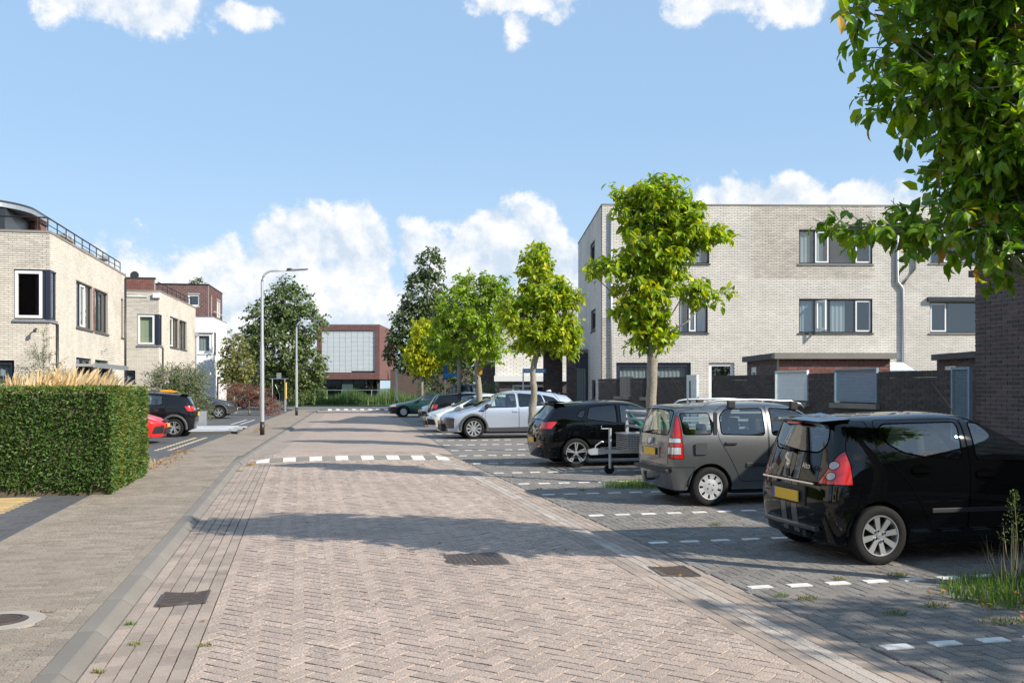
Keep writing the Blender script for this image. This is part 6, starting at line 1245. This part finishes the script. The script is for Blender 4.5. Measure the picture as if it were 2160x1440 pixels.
# ---- ice blue SUV facing the road
D_ = dict(L=4.68, W=1.90, H=1.61, wb=2.80, ro=.96, wr=.355, tw=.23, sill=.24, zm=.66, roof_r=(.50, 1.50), roof_m=(2.0, 1.625), roof_f=(2.80, 1.53), cowl=(3.62, 1.08), hood=(4.48, .90), belt=(1.12, 1.0), rear=(.08, -.02, .10), front=(4.58, 4.70, 4.60), paint='paint_ice', wheel='multi', mirror=(3.25, 1.09), mirror_mat='trim', handles=[(2.35, .92, 'front_door'), (1.35, .97, 'rear_door')], arch=.06, flare='cladding', crease=.35, rw=.74)
D_['regions'] = std_regions(D_, ([(2.22, .36), (3.25, .36), (3.38, .7), (3.36, 1.03), (2.84, 1.50), (2.24, 1.56)], [(2.30, 1.06), (3.30, 1.04), (2.82, 1.47), (2.32, 1.52)]), ([(1.22, .85), (1.35, .6), (1.55, .36), (2.205, .36), (2.225, 1.56), (1.45, 1.52), (1.12, 1.2)], [(1.30, 1.12), (2.20, 1.065), (2.21, 1.52), (1.42, 1.47)]), qw=[(.78, 1.20), (1.24, 1.13), (1.36, 1.46), (.98, 1.38)], wind=[(2.86, -.56), (3.64, -.72), (3.64, .72), (2.86, .56)], gl=('car_glass', 'car_glass_dark')) + \
    rear_set(D_, [(0, .75), (.62, .75), (.70, 1.05), (.60, 1.48), (0, 1.5)], [(0, 1.12), (.60, 1.12), (.54, 1.44), (0, 1.45)], .72, 'car_glass_dark', xlim=.7) + \
    [('headlight*', rpoly([(4.12, .93), (4.66, .82), (4.66, .88), (4.2, .97)], .01), 'y', lambda c: abs(c.y) > .35 and c.x > 4.0, 'lamp_dark')] + [('sill_cladding*', [(1.3, .2), (3.4, .2), (3.4, .37), (1.3, .40)], 'y', lambda c: abs(c.y) > .5 and c.z < .5, 'cladding')] + \
    lights('air_intake*', [(.42, .36), (.50, .74), (.86, .70), (.80, .36)], [(4.3, .3), (4.9, .3), (4.9, .74), (4.42, .70), (4.36, .5)], 'lamp_dark', lambda c: c.x > 4.2)
def mg_extra(t, p, X, hw):
    plate(t, X(4.80), .55, 1); stub('lower_grille', 'trim', [(X(4.62), X(4.785), -.42, .42, .27, .50)], t, .02); stub('splitter', 'chrome', [(X(4.40), X(4.78), -.62, .62, .235, .26)], t, .006)
    m = MB(); m.add([(X(.40), -.58, 1.49), (X(.40), .58, 1.49), (X(.75), .62, 1.56), (X(.75), -.62, 1.56), (X(.46), -.57, 1.45), (X(.46), .57, 1.45)], [(0, 1, 2, 3), (0, 4, 5, 1)]); m.build('spoiler', 'paint_ice', t)
    for s in (1, -1): stub('side_badge', 'chrome', [(X(3.42), X(3.60), s * hw * .985 - .004, s * hw * .985 + .008, .93, .95)], t, 0); stub('wing_vent', 'trim', [(X(3.44 + k * .03), X(3.452 + k * .03), s * hw * .985 - .004, s * hw * .985 + .005, .84 - k * .07, .875 - k * .07) for k in range(5)], t, 0)
    m = MB(); m.prism([(X(.85), 1.57), (X(1.05), 1.60), (X(.88), 1.65)], lambda u, v, h: (u, h, v), -.02, .02); m.build('shark_fin', 'paint_white', t)
D_['extra'] = mg_extra
car(D_, 'silver_suv', 'pale ice blue SUV parked facing the road behind a tree trunk', (8.42, 32.0, 0), math.pi)
# ---- white hatchback facing the road
E_ = dict(L=4.0, W=1.72, H=1.47, wb=2.51, ro=.66, wr=.31, tw=.2, sill=.2, roof_r=(.30, 1.39), roof_m=(1.3, 1.48), roof_f=(2.15, 1.40), cowl=(3.02, 1.0), hood=(3.80, .78), belt=(1.0, .92), rear=(.08, 0, .1), front=(3.92, 4.02, 3.92), paint='paint_white', wheel='five', mirror=(2.72, 1.0), handles=[(2.0, .86, 'front_door')], sub=2, interior=True)
E_['regions'] = std_regions(E_, ([(1.5, .33), (2.72, .33), (2.86, .6), (2.84, .96), (2.2, 1.38), (1.52, 1.41)], [(1.58, .98), (2.78, .96), (2.18, 1.34), (1.60, 1.38)]), None, qw=[(.75, 1.06), (1.42, .99), (1.44, 1.37), (.85, 1.33)], wind=[(2.2, -.52), (3.05, -.66), (3.05, .66), (2.2, .52)]) + \
    lights('headlight*', [(.44, .66), (.52, .72), (.74, .86), (.9, .86), (.9, .62)], [(3.35, .84), (4.1, .60), (4.1, .72), (3.6, .88)], 'lamp_clear', lambda c: c.x > 3.2) + lights('fog_lamp_recess*', [(.42, .30), (.44, .54), (.74, .50), (.74, .30)], [(3.5, .25), (4.3, .25), (4.3, .56), (3.5, .54)], 'trim', lambda c: c.x > 3.4)
def white_extra(t, p, X, hw): stub('grille', 'trim', [(X(3.95), X(4.075), -.38, .38, .28, .46), (X(3.93), X(4.06), -.34, .34, .62, .68)], t, .015); plate(t, X(4.08), .53, 1)
E_['extra'] = white_extra
car(E_, 'white_hatchback', 'white hatchback facing the road beside the ice blue SUV', (4.72 + 4.0 - .66, 36.5, 0), math.pi)
# ---- black hatchback with its rear to the road, far
G_ = dict(L=4.2, W=1.78, H=1.48, wb=2.58, ro=.78, wr=.315, tw=.2, sill=.2, roof_r=(.38, 1.40), roof_m=(1.5, 1.49), roof_f=(2.45, 1.41), cowl=(3.2, 1.0), hood=(4.0, .8), belt=(1.0, .93), rear=(.08, 0, .1), front=(4.1, 4.2, 4.1), paint='paint_charcoal', wheel='five', mirror=(2.95, 1.0), handles=[(2.2, .86, 'front_door'), (1.3, .88, 'rear_door')], sub=2)
G_['regions'] = std_regions(G_, ([(2.02, .33), (2.9, .33), (3.02, .6), (3.0, .97), (2.5, 1.38), (2.05, 1.41)], [(2.1, .98), (2.93, .97), (2.48, 1.34), (2.12, 1.38)]), ([(1.2, .75), (1.35, .5), (1.5, .33), (2.0, .33), (2.03, 1.41), (1.3, 1.38), (1.1, 1.1)], [(1.22, 1.02), (2.0, .99), (2.02, 1.38), (1.34, 1.34)]), wind=[(2.5, -.52), (3.22, -.66), (3.22, .66), (2.5, .52)]) + \
    rear_set(G_, [(0, .7), (.58, .7), (.66, .98), (.58, 1.38), (0, 1.4)], [(0, 1.02), (.58, 1.02), (.52, 1.35), (0, 1.36)], .68, xlim=.6) + lights('taillight*', [(.42, .80), (.44, .97), (.9, .99), (.9, .80)], [(-.3, .79), (.22, .79), (.30, .99), (-.3, 1.0)], 'lamp_red', lambda c: c.x < .5)
G_['extra'] = lambda t, p, X, hw: plate(t, X(-.05), .6)
car(G_, 'black_hatchback', 'far black hatchback with its rear to the road beside the white one', (5.45 + .78, 41.2, 0), 0)
car(dict(G_, paint='paint_black'), 'black_hatchback', 'far black hatchback parked left under the alder tree', (-1.75, 77.6, .03), math.pi + R(2))
# ---- dark green saloon front
H_ = dict(L=4.43, W=1.70, H=1.39, wb=2.70, ro=1.0, wr=.31, tw=.2, sill=.2, roof_r=(1.0, 1.30), roof_m=(1.8, 1.39), roof_f=(2.35, 1.33), cowl=(3.0, .95), hood=(4.25, .74), belt=(.95, .88), rear=(.06, 0, .06), front=(4.36, 4.45, 4.38), paint='paint_green', wheel='steel', mirror=(2.8, .95), handles=[(2.1, .8, 'front_door')], sub=2)
H_['regions'] = std_regions(H_, ([(1.9, .33), (2.8, .33), (2.95, .6), (2.9, .91), (2.4, 1.29), (1.92, 1.32)], [(1.98, .93), (2.84, .91), (2.38, 1.26), (2.0, 1.29)]), None, qw=[(1.25, .95), (1.85, .93), (1.86, 1.29), (1.4, 1.24)], wind=[(2.4, -.5), (3.03, -.64), (3.03, .64), (2.4, .5)]) + lights('headlight*', [(.30, .60), (.30, .71), (.58, .71), (.58, .60)], [(4.0, .55), (4.8, .55), (4.8, .75), (4.0, .75)], 'lamp_clear', lambda c: c.x > 3.9) + lights('indicator*', [(.585, .60), (.585, .71), (.9, .71), (.9, .60)], [(4.1, .55), (4.8, .55), (4.8, .75), (4.1, .75)], 'lamp_orange', lambda c: c.x > 3.9) + [('bumper', [(-1, .3), (1, .3), (1, .56), (-1, .56)], 'x', lambda c: c.x > 4.1, 'trim')]
car(H_, 'green_saloon', 'dark green saloon facing the road farthest along the bays', (5.72 + 2.70, 55.0, 0), math.pi)
car(dict(E_, paint='paint_white'), 'white_car', 'white car mostly hidden behind the far black hatchback', (9.2, 47.5, 0), math.pi)
# ---- left side
K_ = dict(L=3.73, W=1.64, H=1.51, wb=2.42, ro=.66, wr=.31, tw=.18, sill=.25, zm=.66, roof_r=(.30, 1.42), roof_m=(1.2, 1.52), roof_f=(2.05, 1.46), cowl=(2.75, 1.06), hood=(3.5, .90), belt=(1.06, .99), rear=(.07, -.02, .08), front=(3.62, 3.74, 3.65), paint='paint_charcoal', wheel='five', mirror=(2.5, 1.08), handles=[(1.95, .9, 'front_door'), (1.05, .95, 'rear_door')], flare='cladding', sub=2, rplan2=.86)
K_['regions'] = std_regions(K_, ([(1.75, .36), (2.5, .36), (2.62, .7), (2.58, 1.03), (2.1, 1.42), (1.77, 1.45)], [(1.82, 1.05), (2.52, 1.03), (2.08, 1.39), (1.84, 1.42)]), ([(.98, .85), (1.1, .55), (1.25, .36), (1.735, .36), (1.755, 1.45), (.98, 1.42), (.86, 1.2)], [(1.02, 1.12), (1.12, 1.07), (1.72, 1.05), (1.73, 1.42), (1.05, 1.38)]), wind=[(2.1, -.52), (2.78, -.66), (2.78, .66), (2.1, .52)]) + \
    rear_set(K_, [(0, .7), (.56, .7), (.64, 1.0), (.56, 1.40), (0, 1.42)], [(0, 1.08), (.57, 1.08), (.52, 1.36), (0, 1.37)], .68, 'car_glass_dark', xlim=.55) + lights('taillight*', [(.42, .86), (.44, 1.02), (.9, 1.04), (.9, .84)], [(-.3, .84), (.22, .86), (.34, 1.04), (-.3, 1.05)], 'lamp_red', lambda c: c.x < .5)
def spring_extra(t, p, X, hw):
    plate(t, X(-.05), .75); stub('tail_lens', 'lamp_clear', [(X(-.015), X(.04), s * .60 - .05, s * .60 + .05, .90, .95) for s in (1, -1)], t, .01); m = MB(); m.add([(X(.2), -.56, 1.42), (X(.2), .56, 1.42), (X(.5), .6, 1.47), (X(.5), -.6, 1.47), (X(.26), -.55, 1.38), (X(.26), .55, 1.38)], [(0, 1, 2, 3), (0, 4, 5, 1)]); m.build('spoiler', 'paint_charcoal', t)
    for s in (1, -1): m = MB(); m.prism([(X(.62), 1.50), (X(1.12), 1.52), (X(1.10), 1.575), (X(.95), 1.58)], lambda u, v, h: (u, h, v), s * .56 - .025, s * .56 + .025); o = m.build('roof_rail', 'orange_trim', t); m = MB(); m.tube([(X(1.1), s * .56, 1.54), (X(2.0), s * .56, 1.53)], .022, 6); m.build('roof_rail', 'cladding', t)
K_['extra'] = spring_extra
car(K_, 'black_crossover', 'small black crossover with orange roof rail trim on the left driveway', (-4.16, 34.28, .06), math.pi)
M_ = dict(L=4.09, W=1.85, H=1.55, wb=2.60, ro=.68, wr=.33, tw=.2, sill=.26, zm=.66, roof_r=(.30, 1.45), roof_m=(1.4, 1.56), roof_f=(2.2, 1.49), cowl=(2.98, 1.07), hood=(3.82, .88), belt=(1.05, .98), rear=(.07, -.02, .08), front=(3.98, 4.10, 3.98), paint='paint_slate', wheel='five', mirror=(2.72, 1.08), handles=[(2.05, .92, 'front_door')], flare='cladding', sub=2)
M_['regions'] = std_regions(M_, ([(1.9, .38), (2.72, .38), (2.86, .7), (2.82, 1.04), (2.25, 1.46), (1.92, 1.48)], [(1.98, 1.06), (2.76, 1.04), (2.24, 1.42), (2.0, 1.45)]), ([(1.05, .85), (1.2, .6), (1.35, .38), (1.885, .38), (1.905, 1.48), (1.1, 1.44), (.95, 1.2)], [(1.1, 1.1), (1.87, 1.06), (1.88, 1.45), (1.15, 1.4)]), wind=[(2.25, -.56), (3.0, -.72), (3.0, .72), (2.25, .56)]) + \
    lights('headlight*', [(.38, .76), (.42, .86), (.95, .93), (.95, .74)], [(3.5, .92), (4.3, .74), (4.3, .86), (3.6, .95)], 'lamp_clear', lambda c: c.x > 3.4) + [('lower_cladding', [(-1, .2), (1, .2), (1, .52), (-1, .52)], 'x', lambda c: c.x > 3.72 and c.z < .55, 'cladding')]
def sand_extra(t, p, X, hw): plate(t, X(4.16), .5, 1); stub('grille', 'trim', [(X(4.0), X(4.155), -.5, .5, .62, .76)], t, .02); stub('skid_plate', 'alloy', [(X(3.95), X(4.14), -.4, .4, .25, .33)], t, .015)
M_['extra'] = sand_extra
car(M_, 'grey_crossover', 'dark grey crossover facing the pavement beyond the grey planter', (-4.22 - 2.60, 53.0, .06), 0)
R_ = dict(E_, paint='paint_red', wheel='five')
car(R_, 'red_car', 'bright red car with only its nose showing past the hedge', (-4.0 - 4.0 + .66, 30.3, .06), 0)
V_ = dict(L=4.7, W=1.85, H=1.95, wb=2.9, ro=.85, wr=.33, tw=.2, sill=.25, zm=.75, roof_r=(.12, 1.86), roof_m=(1.8, 1.96), roof_f=(3.2, 1.86), cowl=(3.95, 1.2), hood=(4.55, 1.0), belt=(1.2, 1.1), rear=(.06, 0, .04), front=(4.6, 4.72, 4.62), paint='paint_van', wheel='steel', mirror=(3.6, 1.2), sub=2, interior=True, rw=.82)
V_['regions'] = std_regions(V_, ([(2.7, .4), (3.7, .4), (3.8, .8), (3.75, 1.15), (3.25, 1.8), (2.72, 1.84)], [(2.8, 1.18), (3.68, 1.16), (3.2, 1.76), (2.82, 1.8)]), None, wind=[(3.25, -.6), (3.98, -.74), (3.98, .74), (3.25, .6)], gl=('car_glass_dark', 'car_glass_dark')) + rear_set(V_, [(0, .7), (.7, .7), (.72, 1.2), (.66, 1.82), (0, 1.84)], [(0, 1.2), (.64, 1.2), (.6, 1.7), (0, 1.72)], .66, 'car_glass_dark')
car(V_, 'dark_van', 'dark blue grey van parked beyond the trees by the blue sign', W2(978, 66), R(70))

# ---- grey trailer with tool box
tr = thing('box_trailer', 'grey trailer with chequer plate tool box and green net', 'trailer', (7.25, 18.0, 0), 0)
m = MB(); m.box(-1.40, -.62, -.035, .035, .42, .50); m.box(-.62, 1.6, -.55, -.48, .44, .52); m.box(-.62, 1.6, .48, .55, .44, .52); m.box(-.66, -.58, -.55, .55, .425, .505); m.build('drawbar', 'galv', tr)
m = MB(); m.prism([(-1.70, .44), (-1.66, .40), (-1.36, .41), (-1.36, .515), (-1.58, .53), (-1.70, .50)], lambda u, v, h: (u, h, v), -.045, .045); m.tube([(-1.56, 0, .52), (-1.54, 0, .58), (-1.42, 0, .66), (-1.38, 0, .65)], .014, 8); o = m.build('coupling', 'galv', tr)
m = MB(); m.tube([(-1.22, .07, .12), (-1.22, .07, .92)], .03, 10); m.tube([(-1.22, .07, .91), (-1.40, .07, .91), (-1.40, .07, .97)], .010, 6); m.build('jockey_post', 'galv', tr); make_wheel(tr, -1.22, .12, .10, .06, 'steel', 'jockey_wheel')
m = MB(); m.box(-1.0, -.70, -.34, .34, .51, .80); o = m.build('tool_box', 'alloy', tr); m = MB()
for i in range(10):
    for j in range(6): m.box(-1.006, -.999, -.32 + i * .064, -.32 + i * .064 + .045, .53 + j * .045, .53 + j * .045 + .016)
for i in range(5):
    for j in range(6): m.box(-.98 + i * .06, -.945 + i * .06, -.346, -.339, .53 + j * .045, .545 + j * .045)
m.build('chequer_ridges', 'trim', o, kind='stuff'); m = MB(); m.box(-1.02, -.68, -.36, .36, .802, .822); m.build('lid', 'alloy', o)
m = MB(); m.box(-.62, 1.9, -.72, .72, .50, .54); m.box(-.62, -.58, -.70, .70, .54, .76); m.box(-.58, 1.9, -.72, -.69, .54, .76); m.box(-.58, 1.9, .69, .72, .54, .76); m.build('load_box', 'brown_brick', tr)
for y in (-.74, .74):
    m = MB(); m.box(-.66, -.60, y - .03, y + .03, .5, 1.27)
    for z in (.77, .92, 1.07, 1.22): m.box(-.60, 1.9, y - .012, y + .012, z, z + .04)
    m.build('rail_frame', 'galv', tr)
m = MB()
for z in (.79, .94, 1.09, 1.23): m.box(-.65, -.62, -.71, .71, z - .022, z + .022)
m.build('front_rails', 'galv', tr)
mat('green_net', (.01, .16, .11), rough=.8, trl=.2, ns=14, na=.4, bump=.8, bs=40)
V = []; Fq = []
for i in range(13):
    for j in range(15): u = i / 12; v = j / 14; V.append((-.56 + u * .42, -.78 + .05 * math.sin(u * 17 + v * 5) + .03 * math.sin(v * 9), .45 + v * .85 + .06 * math.sin(u * 11)))
for i in range(12):
    for j in range(14): a = i * 15 + j; Fq.append((a, a + 15, a + 16, a + 1))
o = bpy.data.objects.new('net', np_mesh('net', np.array(V), np.array(Fq), 'green_net', smooth=True)); link(o, tr)
m = MB(); m.tube([(-.60, .70, 1.22), (-.5, .68, 1.08), (-.36, .6, .95), (-.38, .5, .7)], [.02, .05, .06, .05], 7); m.build('net_strand', 'green_net', tr, smooth=True)
for s in (-1, 1): make_wheel(tr, .7, s * .82, .29, .16, 'steel')
m = MB(); m.tube([(.7, -.8, .29), (.7, .8, .29)], .03, 8); m.build('axle', 'galv', tr)

# ------------------------------------------------------------------ street furniture
def lamp(label, x, y, z, ht, rz, arm=.95):
    t = thing('street_lamp', label, 'street lamp', (x, y, z), rz, 'street lamps')
    m = MB(); m.tube([(0, 0, .45), (0, 0, ht * .52), (0, 0, ht * .56), (0, 0, ht * .93)], [.074, .070, .052, .048], 14, cap=False); pts = [(0, 0, ht * .93)]
    for k in range(1, 9): a = math.pi / 2 * k / 8; pts.append((.38 * (1 - math.cos(a)), 0, ht * .93 + .38 * math.sin(a)))
    pts.append((arm, 0, ht * .93 + .42)); m.tube(pts, [.048] + [.04] * (len(pts) - 1), 10); m.build('pole', 'lamp_paint', t, smooth=True)
    m = MB(); m.tube([(0, 0, 0), (0, 0, .46)], .08, 14); m.build('base_sleeve', 'black_paint', t, smooth=True)
    h0 = ht * .93 + .42; m = MB(); m.box(arm - .1, arm + .08, -.07, .07, h0 - .03, h0 + .06); o = m.build('driver_box', 'dark_frame', t); bevel(o, .01)
    m = MB(); m.prism([(arm + .02, h0 - .02), (arm + .62, h0 + .03), (arm + .62, h0 + .06), (arm + .02, h0 + .025)], lambda u, v, h: (u, h, v), -.12, .12); o = m.build('lamp_head', 'zinc', t); bevel(o, .008); m = MB(); m.prism([(arm + .08, h0 - .03), (arm + .56, h0 + .012), (arm + .56, h0 + .018), (arm + .08, h0 - .02)], lambda u, v, h: (u, h, v), -.09, .09); m.build('diffuser', 'shutter_white', o)
lamp('nearest tall street lamp with black base sleeve on the left pavement', -1.32, 34.2, .065, 5.75, -R(3)); lamp('second street lamp farther along the left pavement', -.25, 56.8, .065, 5.5, -R(3)); lamp('thin street lamp at the far verge in front of the brick hall', 8.2, 83.4, .05, 5.6, R(167), .25)
def sign(label, x, y, h, col, w, hh, rz, cat='sign'):
    t = thing('street_sign', label, cat, (x, y, 0), rz); m = MB(); m.tube([(0, 0, 0), (0, 0, h + hh)], .03, 8); m.build('post', 'galv', t); m = MB(); m.box(.03, w, -.012, .012, h, h + hh); m.build('sign_plate', col, t)
    m = MB(); [m.box(.07 + k * (w - .12) / 8, .07 + (k + .7) * (w - .12) / 8, -.016, -.013, h + hh * .42, h + hh * .60) for k in range(8) if k != 4]; m.build('lettering', 'white_frame', t)
sign('blue street name sign left of the pale tree trunk', 9.14, 38.9, 2.32, 'sign_blue', .95, .18, -R(12)); sign('small blue street name sign on a post by the far trees', 7.6, 46.5, 2.22, 'sign_blue', .7, .2, R(168))
t = thing('notice_post', 'narrow dark blue notice on a pole by the far trees', 'sign', (7.5, 50.0, 0)); m = MB(); m.tube([(0, 0, 0), (0, 0, 2.9)], .03, 8); m.build('post', 'galv', t); m = MB(); m.box(-.12, .12, -.05, -.03, 2.1, 2.9); m.build('notice', 'sign_navy', t)
t = thing('planter', 'tall grey rectangular planter at the corner of the left driveway', 'planter', (-4.35, 40.9, .06)); m = MB(); m.box(-.95, .55, -.3, .3, 0, .68); o = m.build('tub', 'zinc', t); bevel(o, .01); m = MB(); m.box(-.9, .5, -.25, .25, .6, .682); m.build('earth', 'soil', t)
t = thing('pergola', 'pale metal garden frame with hanging pots by the far house', 'garden frame', (-1.9, 66.5, .08), -TH)
for x in (0, .85): m = MB(); m.tube([(x, 0, 0), (x, 0, 2.2)], .03, 6); m.build('post', 'galv', t)
m = MB(); m.tube([(-.2, 0, 2.2), (1.1, 0, 2.2)], .025, 6); m.box(.3, .6, -.02, .02, 2.2, 2.6); m.tube([(.2, 0, 1.8), (.5, .0, 1.1), (.5, 0, .2)], .02, 6); m.build('crossbar', 'galv', t)
for nm, x, y in (('yellow post left of the far black hatchback', -1.0, 66.0), ('yellow post right of the far black hatchback', -.3, 80.0)):
    t = thing('marker_post', nm, 'post', (x, y, .03)); m = MB(); m.tube([(0, 0, 0), (0, 0, .9)], .035, 8); m.build('shaft', 'galv', t); m = MB(); m.tube([(0, 0, .9), (0, 0, 2.0)], .07, 10); m.build('sleeve', 'post_yellow', t)
